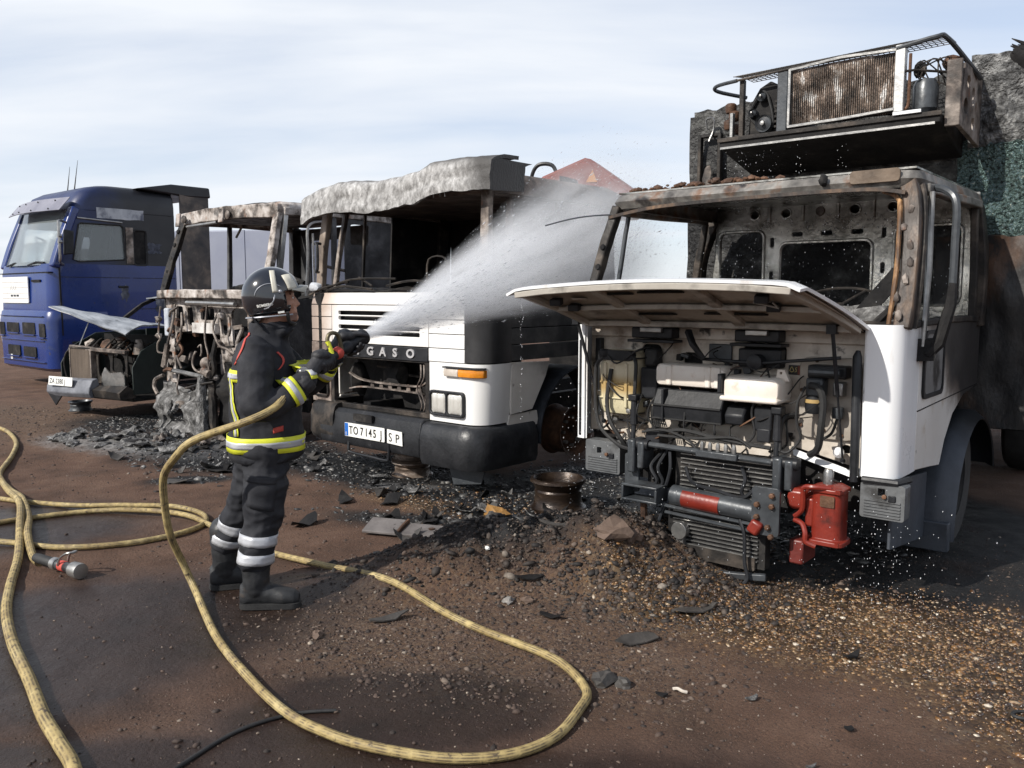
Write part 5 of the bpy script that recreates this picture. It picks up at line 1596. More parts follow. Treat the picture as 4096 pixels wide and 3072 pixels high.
# rear wall: frame of a large window, dark wall beside it
P(MB().plate([(-1.08, 1.2), (1.08, 1.2), (1.08, 2.58), (-1.08, 2.58)], [rrect(-.80, .80, 1.80, 2.42, .04)], XZ(2.05), .03), 'back_wall', m_skd, C)
P(MB().bar([(-.62, 1.4, 1.2), (-.62, 1.42, 2.55)], .06, .05, (0, 1, 0)), 'inner_post', m_skd, C)
P(MB().plate([(-1.1, .1), (1.1, .1), (1.1, 2.0), (-1.1, 2.0)], [], XY(1.22), .03), 'cab_floor', m_soot, C)
P(MB().rock((.5, 1.3, 1.45), (.35, .35, .35), 4, 2, .5), 'burnt_seat', m_soot, C)
P(MB().tube(smooth_path([(-.9, .9, 1.75), (-.2, .7, 1.78), (.4, .8, 1.86), (.9, .7, 1.80)], 5), .03, 6).wobble(.02, 5), 'sagging_beam', m_soot, C)
# front bulkhead
hs = [rrect(-.87, -.68, 1.27, 1.53, .02), rrect(-.60, -.48, 1.30, 1.52, .02), rrect(-.31, .02, 1.36, 1.50, .03), rrect(.15, .28, 1.20, 1.46, .05), rrect(.38, .70, 1.05, 1.50, .07), rrect(.80, 1.0, 1.1, 1.5, .05)]
fb = P(MB().plate([(-1.11, 1.10), (-.95, 1.02), (-.86, 1.20), (-.42, 1.25), (-.40, 1.22), (.12, 1.20), (.13, .98), (.40, .92), (.75, .95), (1.1, 1.0), (1.12, 1.62), (-1.11, 1.62)], hs, XZ(.06), .03).wobble(.02, 4, 3),
      'bulkhead', m_sk, C)
P(MB().bar(smooth_path([(-1.13, .0, 1.67), (-.4, -.02, 1.675), (.4, -.02, 1.67), (1.12, .0, 1.66)], 4), .10, .10).wobble(.01, 8), 'scuttle_beam', m_sk, C, bevel=.01)
P(MB().tube([(-.42, -.04, 1.57), (.1, -.05, 1.565), (.62, -.04, 1.555)], .028, 8), 'wiper_tube', m_steel, C)
P(MB().box(-.40, .11, .0, .06, 1.21, 1.33), 'pale_panel', pmat('bleached_panel', [(.35, (.38, .36, .34)), (.6, (.66, .64, .62))], 6, rough=(.6, .85), bump=.3, blot=[((.1, .08, .07), .6, .7, 8)]), C, bevel=.004).data
P(MB().box(-1.04, -.93, -.02, .06, 1.15, 1.50), 'air_pipe_cover', pmat('blue_grey_ash', [(.35, (.3, .33, .38)), (.6, (.5, .53, .58))], 6, rough=(.6, .85)), C, bevel=.02)
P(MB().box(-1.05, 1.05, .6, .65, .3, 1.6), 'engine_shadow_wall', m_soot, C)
for x0, x1, z0, z1, hl in ((-1.13, -.88, .55, 1.12, [rrect(-1.06, -.95, .68, .95, .03)]), (.16, .62, .50, 1.02, [rrect(.24, .36, .62, .9, .04), rrect(.44, .56, .6, .8, .04)]), (.62, 1.12, .55, 1.05, [rrect(.72, 1.0, .66, .92, .05)])):
    P(MB().plate([(x0, z0), (x1, z0 + .03), (x1 - .01, z1), (x0 + .02, z1 - .04)], hl, XZ(.03), .025).wobble(.03, 5, x0), 'front_panel_remains', m_sk, C)
rw = random.Random(4)
for k in range(26):
    x0, z0 = rw.uniform(-1.05, .9), rw.uniform(.6, 1.5)
    P(MB().obox((x0, rw.uniform(-.02, .06), z0), (rw.uniform(.03, .14), rw.uniform(.02, .06), rw.uniform(.02, .09)), (rw.uniform(-.4, .4), rw.uniform(-.5, .5), rw.uniform(-.4, .4))).wobble(.015, 9, k), 'burnt_fitting', rw.choice((m_sk, m_burnt, m_char, m_rust)), C)
# hanging pipes and rods
for pts, r, m in (([(-1.11, -.02, 1.52), (-1.14, -.04, 1.2), (-1.10, -.04, 1.12), (-1.16, -.05, 1.05), (-1.15, -.05, .95), (-.95, -.05, .94)], .012, m_burnt),
                  ([(-.66, -.06, 1.55), (-.68, -.1, 1.3), (-.76, -.12, 1.08), (-.86, -.12, .80)], .016, m_burnt), ([(-.80, -.1, 1.06), (-.90, -.12, .78)], .034, m_burnt),
                  ([(-.55, -.06, 1.2), (-.60, -.08, 1.12), (-.50, -.08, 1.0), (-.56, -.1, .92)], .018, m_rust), ([(.06, -.06, 1.55), (.06, -.1, 1.2), (.11, -.1, .98), (.12, -.1, .75)], .012, m_burnt),
                  ([(.17, -.02, 1.15), (.15, -.06, .95), (.17, -.06, .8), (.12, -.08, .70)], .03, m_char), ([(-.70, -.1, .745), (.06, -.12, .71)], .026, m_steel),
                  ([(-1.0, -.06, .72), (-.86, -.1, .75), (-.72, -.1, .75)], .022, m_rust), ([(-.15, -.1, 1.0), (-.20, -.12, .9), (-.18, -.12, .8), (-.05, -.12, .76), (.05, -.12, .76)], .013, m_burnt),
                  ([(-.10, -.1, 1.05), (-.03, -.1, 1.08), (-.02, -.1, 1.0), (-.05, -.1, .95)], .010, m_burnt), ([(-.52, -.06, 1.45), (-.45, -.1, 1.3), (-.5, -.1, 1.15), (-.6, -.1, 1.05)], .012, m_burnt),
                  ([(.3, -.04, 1.5), (.25, -.1, 1.3), (.35, -.1, 1.1), (.45, -.06, 1.05), (.6, -.06, 1.0)], .014, m_burnt), ([(.42, .0, 1.4), (.5, -.04, 1.3), (.46, -.04, 1.2)], .02, m_sk),
                  ([(-.9, -.04, 1.22), (-.8, -.06, 1.25), (-.72, -.06, 1.2)], .02, m_rust), ([(-.65, -.08, .92), (-.55, -.1, .85), (-.5, -.1, .78)], .016, m_burnt),
                  ([(-.56, -.1, .7), (-.55, -.14, .55), (-.52, -.14, .46)], .012, m_burnt), ([(.2, -.1, .66), (.0, -.16, .62), (-.2, -.16, .58), (-.35, -.14, .55)], .014, m_char),
                  ([(-.85, -.04, 1.40), (-.70, -.1, 1.46), (-.6, -.06, 1.52)], .014, m_burnt), ([(.72, -.02, 1.3), (.66, -.06, 1.1), (.74, -.06, .9), (.7, -.04, .7)], .02, m_sk)):
    P(MB().tube(smooth_path(pts, 5), r, 7).wobble(.006, 9), 'burnt_pipe', m, C)
P(MB().lathe([(.03, 0), (.075, .03), (.08, .09), (.05, .13), (.065, .15), (.05, .2)], (-.06, -.05, .86), 'x', 14), 'burnt_air_filter', m_burnt, C)
P(MB().tube([(.0, -.1, .78), (.14, -.1, .74)], .05, 10), 'pipe_clamp', m_burnt, C)
for x, z in ((-1.15, 1.36), (-1.16, 1.15), (.3, 1.42), (.15, .70)):
    P(MB().rock((x, -.03, z), (.04, .04, .04), x * 5 + z, 2, .7), 'melted_lump', m_sk, C)
# slumped grey remains of bumper and grille
def slump(u, v):
    x = -1.12 + 1.22 * u
    z = .02 + (.56 - .10 * math.sin(u * 3.1)) * v
    return Vector((x + .05 * noise.noise((u * 4, v * 4, 1)), -.18 + .14 * v + .07 * noise.noise((u * 5, v * 5, 3)) + .05 * math.sin(v * 9), z + .03 * noise.noise((u * 9, v * 3, 7))))


P(MB().sheet(slump, 40, 24, .05, skip=lambda u, v: (.27 < u < .54 and .18 < v < .62 + .1 * math.sin(u * 30)) or (v < .3 and .12 < u < .27 and math.sin(u * 50) > 0)), 'slumped_bumper', m_ash, C, angle=70)
P(MB().tube(smooth_path([(-.03, -.10, .70), (.0, -.14, .5), (.04, -.16, .3), (.10, -.22, .0)], 5), [.06] * 6 + [.07] * 5 + [.08] * 5, 9).wobble(.025, 9), 'slumped_column', m_ash, C)
P(MB().tube(smooth_path([(.10, -.06, .62), (.14, -.08, .4), (.2, -.1, .05)], 5), .05, 8).wobble(.02, 9), 'slumped_column', m_char, C)
P(MB().tube(smooth_path([(-1.05, -.05, .66), (-1.18, -.08, .6), (-1.20, -.1, .5), (-1.1, -.1, .42)], 5), .025, 7).wobble(.01, 9), 'bent_bracket', m_burnt, C)
P(MB().plate(oval(-.60, .33, .10, .045), [], XZ(-.1), .04).wobble(.01, 8), 'lamp_bowl', m_burnt, C)
P(MB().sheet(lambda u, v: Vector((.1 + 1.0 * u, .02 + .1 * noise.noise((u * 4, v * 4, 8)), .12 + .75 * v)), 20, 14, .08).wobble(.05, 5), 'burnt_bumper_core', m_soot, C, angle=60)
for x in (-.42, .42):
    P(MB().box(x - .05, x + .05, .1, 5, .4, .62), 'chassis_rail', m_soot, C)
wheel(C, (.95, 1.3, .33), .33, .26, False, m_rust)
wheel(C, (-.95, 1.3, .33), .33, .26, False, m_rust)
P(MB().tube([(-1, 1.3, .33), (1, 1.3, .33)], .06, 8), 'front_axle', m_soot, C)

# ash heap in front: lumps of melted metal, each on its own
for k in range(52):
    a = random.uniform(-1, 1)
    x, y = -4.25 + a * 1.0 + random.uniform(-.1, .1), 9.15 - a * .35 + random.uniform(-.4, .35)
    s = random.uniform(.03, .09)
    o = MB().rock((0, 0, s * .25), (s * random.uniform(1, 1.7), s, s * .45), k + 40, 2, .9).build('melted_lump', m_ash if k % 3 else m_char, None, angle=50)
    o.location = (x, y, H(x, y))
    o.rotation_euler.z = random.uniform(0, 6)
    tag(o, ('pale grey' if k % 3 else 'blackened') + (' large' if s > .06 else ' small') + ' lump of melted metal in the ash below the skeleton truck', 'debris', 'melted lumps in the ash')
for k in range(8):
    a = random.uniform(-1, 1)
    x, y = -3.9 + a * .6, 9.35 - a * .3 + random.uniform(-.2, .2)
    s = .16
    o = MB().sheet(lambda u, v: Vector(((u - .5) * .24, (v - .5) * .15, .03 + .09 * noise.noise((u * 3, v * 3, k * 1.7)))), 12, 8, .012).wobble(.03, 8, k).build('crumpled_sheet', m_ash if k % 2 else m_burnt, None, angle=60)
    o.location = (x, y, H(x, y) + .02)
    o.rotation_euler = (random.uniform(-.3, .3), random.uniform(-.3, .3), random.uniform(0, 6))
    tag(o, 'crumpled pale metal sheet lying in the ash below the skeleton truck', 'debris', 'crumpled sheets in the ash')

# ------------------------------------------------------------------ burnt van, bonnet up
V = thing('burnt_van', 'small burnt van with bent bonnet and number plate between the blue and skeleton trucks', 'van', (-5.74, 11.35, 0), -30)
m_vgreen = pmat('scorched_dark_green', [(.3, (.012, .018, .016)), (.6, (.025, .034, .03)), (.8, (.06, .07, .065))], 3, rough=(.3, .6), bump=.15)
m_vbon = pmat('flaking_blue_grey', [(.3, (.10, .11, .125)), (.5, (.25, .27, .30)), (.7, (.4, .42, .45))], 5, rough=(.5, .8), bump=.5, stretch=(.4, 1.4, 1), blot=[((.03, .03, .035), .6, .68, 6)])
# bonnet: hinged at the rear, folded, white tip
def bon(u, v):
    x = -.66 + 1.42 * u
    y = .75 - .80 * v + .12 * (u - .5)
    z = 1.14 + .38 * math.sin(v * 1.5) - .14 * max(0, v - .8) + .06 * math.sin(u * 3.14) * (1 - v) - .36 * u * v + .05 * u * (1 - v) + .02 * noise.noise((u * 5, v * 5, 2))
    return Vector((x - .06 * v * (1 - u), y, z))


P(MB().sheet(bon, 22, 22, .02), 'bonnet', m_vbon, V, angle=60)
P(MB().sheet(lambda u, v: bon(.0 + .30 * u, .80 + .2 * v) + Vector((0, -.004, .006)), 8, 5, .006), 'bonnet_tip', m_white, V, angle=60)
P(MB().tube([(-.35, .05, .92), (-.28, .18, 1.28)], .008, 6), 'bonnet_stay', m_steel, V)
# front frame, radiator and lamp bowls
rdv = P(MB().box(-.42, .02, -.02, .05, .50, .93), 'radiator', pmat('brown_radiator', [(.3, (.07, .052, .04)), (.7, (.16, .125, .095))], 6, rough=(.5, .8), metal=.2, bump=.8, bscale=120, stretch=(2, 1, .3)), V)
for a in ((-.44, -.42), (.02, .045)):
    P(MB().box(a[0], a[1], -.03, .06, .48, .95), 'radiator_frame', m_burnt, rdv, bevel=.004)
P(MB().box(-.44, .045, -.03, .06, .93, .955), 'radiator_frame', m_char, rdv, bevel=.004)
P(MB().bar([(-.5, .05, .95), (.1, .0, .93), (.74, .03, .91)], .07, .05), 'lock_platform', m_burnt, V, bevel=.006)
P(MB().plate([(.10, .46), (.72, .46), (.74, .92), (.08, .92)], [rrect(.12, .36, .56, .88, .05), rrect(.42, .68, .62, .88, .07)], XZ(.03), .02).wobble(.015, 6), 'lamp_panel', m_char, V)
P(MB().plate([(.20, .44), (.70, .44), (.70, .60), (.62, .64), (.40, .62), (.28, .70), (.24, .60)], [], XZ(.0), .02).wobble(.015, 7), 'lamp_bracket', m_steel, V)
P(MB().tube(smooth_path([(-.55, .0, .48), (-.58, -.02, .7), (-.56, .0, .85), (-.47, .03, .93)], 4), .012, 6), 'bent_strip', m_char, V)
# bumper with plate
m_vb = pmat('blue_grey_bumper', [(.3, (.08, .085, .10)), (.7, (.22, .23, .26))], 5, rough=(.4, .65), bump=.2, blot=[((.03, .03, .03), .58, .7, 4)])
pr = [(-.16, .28), (-.20, .34), (-.19, .42), (-.14, .52), (-.06, .54), (.0, .28)]
P(MB().loft([[(x, y + .10 * abs(x + .2) ** 2, z + .02 * x) for y, z in pr] for x in (-.80, -.6, -.3, 0, .2)]), 'bumper', m_vb, V, bevel=.01)
P(MB().plate([(-.80, .32), (-.45, .30), (-.62, .14)], [], XZ(-.15), .02), 'torn_bumper_corner', m_black, V)
P(MB().loft([[(x, y, z) for y, z in ((-.12, .30), (-.14, .40), (-.05, .46), (.1, .40), (.1, .30))] for x in (.2, .5, .78)]).wobble(.03, 5), 'bumper_remains', m_char, V)
np_ = P(MB().plate(rrect(-.66, -.12, .43, .55, .008, 2), [], XZ(-.215, .12, .43), .006), 'number_plate', m_plate, V)
text_part('ZA 2380 J', .095, m_ink, np_, face_m(-.635, -.212, .455) @ Matrix.Rotation(-.12, 4, 'X'), .0008, .92, .0015, 'plate_lettering')
# wings with wheel cut-outs, cabin
for sg in (1, -1):
    arc = [(1.02 - .33 * math.cos(R(a)), .36 + .33 * math.sin(R(a))) for a in range(0, 181, 20)]
    P(MB().plate([(.06, .34), (.06, .70), (.20, .92), (.62, 1.12), (1.45, 1.14), (1.45, .30)] + arc[::-1], [], YZ(sg * .80, -sg), .02).wobble(.01, 4), 'wing', m_vgreen, V, bevel=.006)
    e = MB().tube([(sg * .81, y, z) for y, z in arc], .02, 6)
    P(e, 'wheel_arch_lip', m_vgreen, V)
    wheel(V, (sg * .68, 1.02, .25), .25, .16, False, m_rust)
    P(MB().plate([(1.46, .30), (3.6, .30), (3.6, 1.15), (1.46, 1.15)], [], YZ(sg * .80, -sg), .02), 'side_panel', m_vgreen, V)
    P(MB().bar([(sg * .74, .82, 1.16), (sg * .70, 1.35, 1.52), (sg * .68, 1.55, 1.60)], .05, .05), 'windscreen_pillar', m_char, V)
    P(MB().plate([(2.2, 1.15), (3.6, 1.15), (3.55, 1.66), (2.2, 1.66)], [], YZ(sg * .76, -sg), .02), 'load_side', m_vgreen, V)
P(MB().sheet(lambda u, v: Vector((-.74 + 1.48 * u, 1.45 + 2.2 * v, 1.62 + .05 * math.sin(math.pi * u) + .02 * noise.noise((u * 3, v * 3, 1)))), 12, 12, .02), 'roof', m_vbon, V, angle=60)
P(MB().box(-.72, .72, .70, .74, .4, 1.10), 'engine_bulkhead', m_soot, V)
P(MB().box(-.74, .74, 3.55, 3.6, .3, 1.6), 'rear_wall', m_soot, V)
P(MB().box(-.74, .74, .1, 3.55, .24, .28), 'floor', m_soot, V)
for k in range(9):
    x, y = random.uniform(-.5, .55), random.uniform(.2, .6)
    P(MB().rock((x, y, .8 + random.uniform(0, .18)), (.09, .08, .09), k, 2, .8), 'engine_part', (m_char, m_burnt, m_rust)[k % 3], V)
P(MB().lathe([(.05, 0), (.05, .14), (.07, .15), (.07, .18), (.03, .19)], (.25, .3, .90), 'z', 12), 'filler_neck', m_burnt, V)
P(MB().lathe([(.09, 0), (.05, .16), (.04, .2)], (.55, .35, .86), 'z', 10), 'washer_bottle', m_burnt, V)
for k in range(7):
    x = -.3 + .14 * k
    P(MB().tube(smooth_path([(x, .1, .9), (x + .05, .25, 1.02 + .04 * (k % 2)), (x - .06, .4, .95), (x, .55, 1.0)], 4), .012, 6), 'burnt_hose', m_char, V)
# ------------------------------------------------------------------ blue truck
m_bl = pmat('blue_truck_paint', [(.3, (.007, .024, .13)), (.7, (.011, .034, .18))], 1.5, rough=(.22, .38), bump=.04, coat=.3,
            blot=[((.04, .055, .11), .60, .8, 5), ((.06, .05, .045), .66, .76, 9)])
m_bls = pmat('blue_paint_scorched', [(.3, (.007, .017, .075)), (.7, (.010, .024, .10))], 1.5, rough=(.35, .6), bump=.1, coat=.1,
             grads=[((0, 1, .10), .85, 1.75, (.012, .013, .018), .9)], blot=[((.09, .09, .11), .68, .8, 2.5)])
Mx = thing('blue_truck', 'tall blue truck cab with roof visor and white panel on its grille', 'truck', (-9.0, 15.5, 0), -40)


def ms(z, yf, w, ins=0, yb=2.35, r=.22):
    n = 6
    pts = []
    for cx, cy, a0 in ((w - r, yb - .06, 0), (-w + r, yb - .06, 90), (-w + r, yf + r, 180), (w - r, yf + r, 270)):
        rr_ = .06 if a0 < 180 else r
        for k in range(n + 1):
            a = R(a0 + 90 * k / n)
            px = (cx if a0 >= 180 else math.copysign(w - .06, cx)) + rr_ * math.cos(a)
            pts.append((px, cy + rr_ * math.sin(a), z))
    return pts


P(MB().loft([ms(.78, -.02, 1.20), ms(1.40, -.02, 1.21), ms(2.05, .0, 1.21), ms(2.22, .04, 1.21)]), 'cab_lower', m_bl, Mx, angle=40)
# bumper and grille block
P(MB().loft([ms(.30, .03, 1.16, yb=1.0), ms(.36, -.06, 1.21, yb=1.0), ms(1.20, -.08, 1.22, yb=1.0), ms(1.36, -.05, 1.21, yb=1.0), ms(1.40, -.01, 1.19, yb=1.0)]), 'bumper', m_bl, Mx, angle=40)
for x0, x1, z0, z1 in ((-.70, -.12, .98, 1.16), (.05, .62, .96, 1.17), (.80, 1.05, .92, 1.16), (-.70, -.12, .55, .74), (.05, .62, .55, .73), (-1.05, -.82, .92, 1.16)):
    mo = P(MB().plate(rrect(x0, x1, z0, z1, .03), [], XZ(-.088), .05), 'bumper_opening', m_soot, Mx)
    P(MB().bar([(x0, -.10, z0 - .015), (x1, -.10, z0 - .015)], .03, .022), 'opening_lip', m_bl, mo, bevel=.004)
for z in (.84, 1.28, .46):
    P(MB().box(-1.0, 1.0, -.10, -.07, z, z + .014), 'bumper_groove', m_bl, Mx, bevel=.004)
P(MB().plate(rrect(-.55, -.47, .47, .56, .01), [oval(-.51, .51, .018, .03)], XZ(-.10), .01), 'tow_cover', m_plate, Mx)
sg_ = P(MB().plate(rrect(-.95, .30, 1.52, 2.0, .03), [], XZ(-.045), .02), 'grille_panel', m_bwr, Mx, bevel=.006)
for z in (1.60, 1.70, 1.80, 1.90):
    P(MB().box(-.93, .28, -.048, -.044, z, z + .006), 'panel_line', m_under, sg_)
text_part('XXX', .13, pmat('faint_grey_print', [(.4, (.55, .55, .54)), (.6, (.6, .6, .59))], 5, bump=0), sg_, face_m(-.55, -.047, 1.76), .001, 1.2, 0, 'faint_letters')
for x in (-.52, -.38, -.24):
    P(MB().box(x, x + .10, -.05, -.045, 1.64, 1.675), 'dark_mark', m_greymet, sg_)
P(MB().box(.42, .80, -.03, .0, 1.90, 1.94), 'grille_vent', m_soot, Mx)
# upper cab as panels: pillars around real glass
P(MB().loft([ms(3.18, .42, 1.20), ms(3.34, .48, 1.20), ms(3.52, .60, 1.17), ms(3.62, .78, 1.10), ms(3.67, 1.0, 1.0), ms(3.68, 1.3, .8)]), 'roof', m_bls, Mx, angle=45)
for sgn in (1, -1):
    P(MB().bar(smooth_path([(sgn * 1.13, .10, 2.15), (sgn * 1.13, .25, 2.6), (sgn * 1.11, .50, 3.22)], 4), .20, .14, (0, 1, 0)), 'windscreen_pillar', m_bl, Mx, bevel=.03)
    P(MB().plate([(.12, 2.20), (2.33, 2.20), (2.33, 3.2), (.50, 3.2), (.30, 2.8)], [[(.40, 2.30), (.50, 2.26), (1.32, 2.32), (1.34, 2.36), (1.32, 2.92), (1.28, 2.95), (.56, 2.95), (.52, 2.92)], rrect(1.52, 1.74, 2.24, 2.86, .04)], YZ(sgn * 1.20, -sgn), .04),
      'cab_side', m_bls, Mx, bevel=.006)
gl = m_glass
gl.use_nodes = True
gb = gl.node_tree.nodes['Principled BSDF']
gn = gl.node_tree.nodes.new('ShaderNodeTexNoise')
gn.inputs['Scale'].default_value = 3
gr_ = gl.node_tree.nodes.new('ShaderNodeMapRange')
gl.node_tree.links.new(gn.outputs[0], gr_.inputs[0])
gr_.inputs[3].default_value = .02
gr_.inputs[4].default_value = .08
gl.node_tree.links.new(gr_.outputs[0], gb.inputs['Roughness'])
gb.inputs['Base Color'].default_value = (.55, .62, .64, 1)
gb.inputs['Transmission Weight'].default_value = .75
gb.inputs['IOR'].default_value = 1.5
def wind(u, v):
    return Vector((-1.05 + 2.10 * u, .08 + .36 * v - .10 * math.sin(math.pi * u), 2.20 + 1.0 * v))


P(MB().sheet(wind, 14, 6, .012), 'windscreen', m_glass, Mx, angle=60)
P(MB().plate([(.42, 2.28), (1.33, 2.32), (1.32, 2.94), (.54, 2.94)], [], YZ(1.18, -1), .01), 'side_window', m_glass, Mx)
P(MB().plate(rrect(1.52, 1.74, 2.24, 2.86, .03), [], YZ(1.18, -1), .01), 'rear_window', m_soot, Mx)
P(MB().box(1.204, 1.215, 1.36, 1.50, 2.25, 2.92), 'scorched_strip', m_burnt, Mx)
P(MB().tube([(1.205, a, c) for a, c in rrect(1.50, 1.76, 2.22, 2.88, .05)], .012, 6, closed=True), 'window_rubber', m_blackmatt, Mx)
P(MB().sheet(lambda u, v: Vector((1.206, .85 + .87 * u, 3.06 + .19 * v + .02 * noise.noise((u * 4, v * 4, 2)))), 10, 5, .003), 'bare_patch', pmat('bare_pale_patch', [(.35, (.10, .11, .15)), (.5, (.4, .42, .46)), (.7, (.55, .57, .6))], 4, rough=(.5, .8)), Mx)
P(MB().box(-1.1, 1.1, 2.2, 2.24, 1.5, 3.3), 'cab_back', pmat('cab_lining', [(.3, (.55, .57, .55)), (.7, (.7, .7, .66))], 3, rough=(.7, .9)), Mx)
P(MB().box(-1.1, 1.1, .12, 2.2, 1.9, 1.95), 'cab_floor', m_black, Mx)
for x in (-.6, .6):
    P(MB().loft([[(a, b_, z) for a, b_ in rrect(x - .26, x + .26, y0, y0 + .18, .06)] for z, y0 in ((2.1, .95), (2.5, 1.02), (2.8, 1.1), (2.95, 1.12))]), 'seat', pmat('pale_seat', [(.3, (.6, .6, .55)), (.7, (.75, .75, .7))], 4, rough=(.8, .95)), Mx)
sw2 = MB().tube([(.62 + .24 * math.cos(a), .55 + .12 * math.sin(a), 2.36 + .18 * math.sin(a)) for a in [k * math.pi / 10 for k in range(20)]], .018, 6, closed=True)
P(sw2, 'steering_wheel', m_black, Mx)
P(MB().box(-1.05, 1.05, .15, .42, 2.05, 2.28), 'dashboard', m_black, Mx, bevel=.04)
for x in (-.75, .25):
    w_ = P(MB().bar([(x, .0, 2.20), (x + .35, .02, 2.26), (x + .62, .04, 2.24)], .035, .02), 'wiper', m_black, Mx)
P(MB().box(-1.16, 1.16, -.015, .06, 2.06, 2.075), 'bonnet_gap', m_soot, Mx)
# roof visor with rivets
def vis(u, v):
    return Vector((-1.16 + 2.32 * u, .22 + .20 * v - .14 * math.sin(math.pi * u), 3.16 + .24 * v))


vz = P(MB().sheet(vis, 16, 5, .012), 'roof_visor', pmat('grey_violet_visor', [(.3, (.15, .15, .19)), (.7, (.27, .27, .32))], 2, rough=(.3, .5)), Mx, angle=60)
for u in (.15, .35, .6, .85):
    for v in (.15, .8):
        P(MB().rock(vis(u, v) + Vector((0, -.01, 0)), (.018, .012, .018), 1, 1, 0), 'visor_rivet', m_soot, vz)
# mirror frame on the right
mf = P(MB().tube(smooth_path([(1.22, .30, 2.94), (1.40, .12, 2.95), (1.46, .08, 2.85), (1.46, .08, 2.35), (1.40, .10, 2.24), (1.22, .22, 2.20)], 6), .022, 7), 'mirror_frame', m_steel, Mx)
P(MB().loft([[(x, y, z) for y, z in ((.14, 2.36), (.30, 2.38), (.32, 2.78), (.16, 2.80))] for x in (1.42, 1.50)]), 'mirror', m_black, mf, bevel=.02)
for z in (2.58, 2.68):
    P(MB().tube([(1.46, .06, z), (1.46, .12, z)], .035, 8), 'mirror_clamp', m_steel, mf)
P(MB().tube([(1.21, .5, 3.04), (1.22, 1.3, 3.0)], .016, 6), 'door_rail', m_steel, Mx)
for sgn in (1, -1):
    P(MB().box(sgn * 1.195 - .012, sgn * 1.195 + .012, 1.42, 1.44, .85, 2.2), 'door_seam', m_soot, Mx)
P(MB().tube([(-.1, .9, 3.6), (-.05, .95, 4.1)], [.012, .003], 5), 'aerial', m_char, Mx)
P(MB().tube([(.45, .8, 3.6), (.52, .86, 4.15)], [.012, .003], 5), 'aerial', m_char, Mx)
for y0, y1, z in ((.16, 1.40, 1.98), (1.46, 2.30, 1.98), (.16, 2.30, .98), (1.46, 2.30, 1.40)):
    P(MB().box(1.205, 1.213, y0, y1, z, z + .010), 'panel_gap', m_soot, Mx)
P(MB().box(1.21, 1.235, 1.18, 1.36, 1.80, 1.84), 'door_handle', m_black, Mx, bevel=.006)
P(MB().box(1.205, 1.222, .14, .165, .95, 2.2), 'door_edge', m_soot, Mx)
for k in range(3):
    P(MB().box(1.15, 1.235, .30, .75, .36 + k * .22, .40 + k * .22), 'cab_step', m_black, Mx, bevel=.008)
P(MB().tube([(1.205, a, c) for a, c in ((.40, 2.30), (.50, 2.26), (1.32, 2.32), (1.34, 2.36), (1.32, 2.92), (1.28, 2.95), (.56, 2.95), (.52, 2.92))], .014, 6, closed=True), 'window_rubber', m_blackmatt, Mx)
for k, (y, z, a, c) in enumerate(((1.9, 2.55, .2, .16), (1.7, 2.1, .16, .2), (1.3, 1.7, .12, .2), (2.0, 1.5, .2, .2))):
    P(MB().sheet(lambda u, v: Vector((1.207 + .002 * k, y + a * (u - .5) * 2 * (.6 + .4 * noise.noise((v * 4, k, 0))), z + c * (v - .5) * 2 * (.6 + .4 * noise.noise((u * 4, k, 5))))), 8, 8, .002), 'blistered_paint', pmat('blister_patch', [(.38, (.02, .024, .04)), (.55, (.07, .08, .11)), (.72, (.24, .25, .28))], 7, rough=(.5, .8), bump=.4), Mx, angle=60)
# side wind deflector and rear roof spoiler
P(MB().sheet(lambda u, v: Vector((1.22 - .02 * u, 2.45 + .62 * u, .9 + 2.75 * v)), 6, 16, .03), 'side_deflector', pmat('burnt_deflector', [(.3, (.03, .03, .035)), (.5, (.08, .07, .065)), (.7, (.2, .16, .13))], 3, rough=(.5, .8), bump=.3), Mx)
P(MB().loft([[(x, y, z) for y, z in ((1.6, 3.66), (2.3, 3.80), (3.1, 3.80), (3.12, 3.60), (2.6, 3.58))] for x in (-1.1, 1.22)]), 'roof_spoiler', m_bls, Mx, bevel=.03)
for sgn in (1, -1):
    wheel(Mx, (sgn * 1.0, 1.5, .5), .5, .3, True)
for x in (-.42, .42):
    P(MB().box(x - .05, x + .05, .3, 5.5, .5, .76), 'chassis_rail', m_soot, Mx)
    wheel(Mx, (x * 2.2, 4.8, .5), .5, .4, True)
P(MB().tube([(-.95, 1.5, .5), (.95, 1.5, .5)], .07, 8), 'front_axle', m_soot, Mx)
P(MB().tube([(-.95, 4.8, .5), (.95, 4.8, .5)], .07, 8), 'rear_axle', m_soot, Mx)
# ------------------------------------------------------------------ white truck cut by the left edge
Wt = thing('white_truck', 'white truck cab with mirror arm behind the blue truck, cut by the left edge', 'truck', (-12.2, 20.6, 0), -40)
m_wfar = pmat('white_far_cab', [(.3, (.7, .7, .7)), (.7, (.8, .8, .8))], 1.5, rough=(.3, .5), bump=.03)
P(MB().loft([ms(.5, .0, 1.2), ms(1.7, -.05, 1.2), ms(1.95, .0, 1.2)]), 'cab_lower', m_wfar, Wt, angle=40)
P(MB().loft([ms(2.95, .40, 1.18), ms(3.15, .5, 1.17), ms(3.25, .8, 1.0)]), 'roof', m_wfar, Wt, angle=40)
for sgn in (1, -1):
    P(MB().bar([(sgn * 1.12, .1, 1.9), (sgn * 1.1, .5, 3.0)], .16, .12, (0, 1, 0)), 'windscreen_pillar', m_wfar, Wt, bevel=.02)
    P(MB().plate([(.15, 1.9), (2.3, 1.9), (2.3, 3.0), (.5, 3.0)], [[(.45, 2.0), (1.3, 2.0), (1.3, 2.8), (.6, 2.8)]], YZ(sgn * 1.19, -sgn), .04), 'cab_side', m_wfar, Wt)
    wheel(Wt, (sgn * 1.0, 1.5, .5), .5, .3, True)
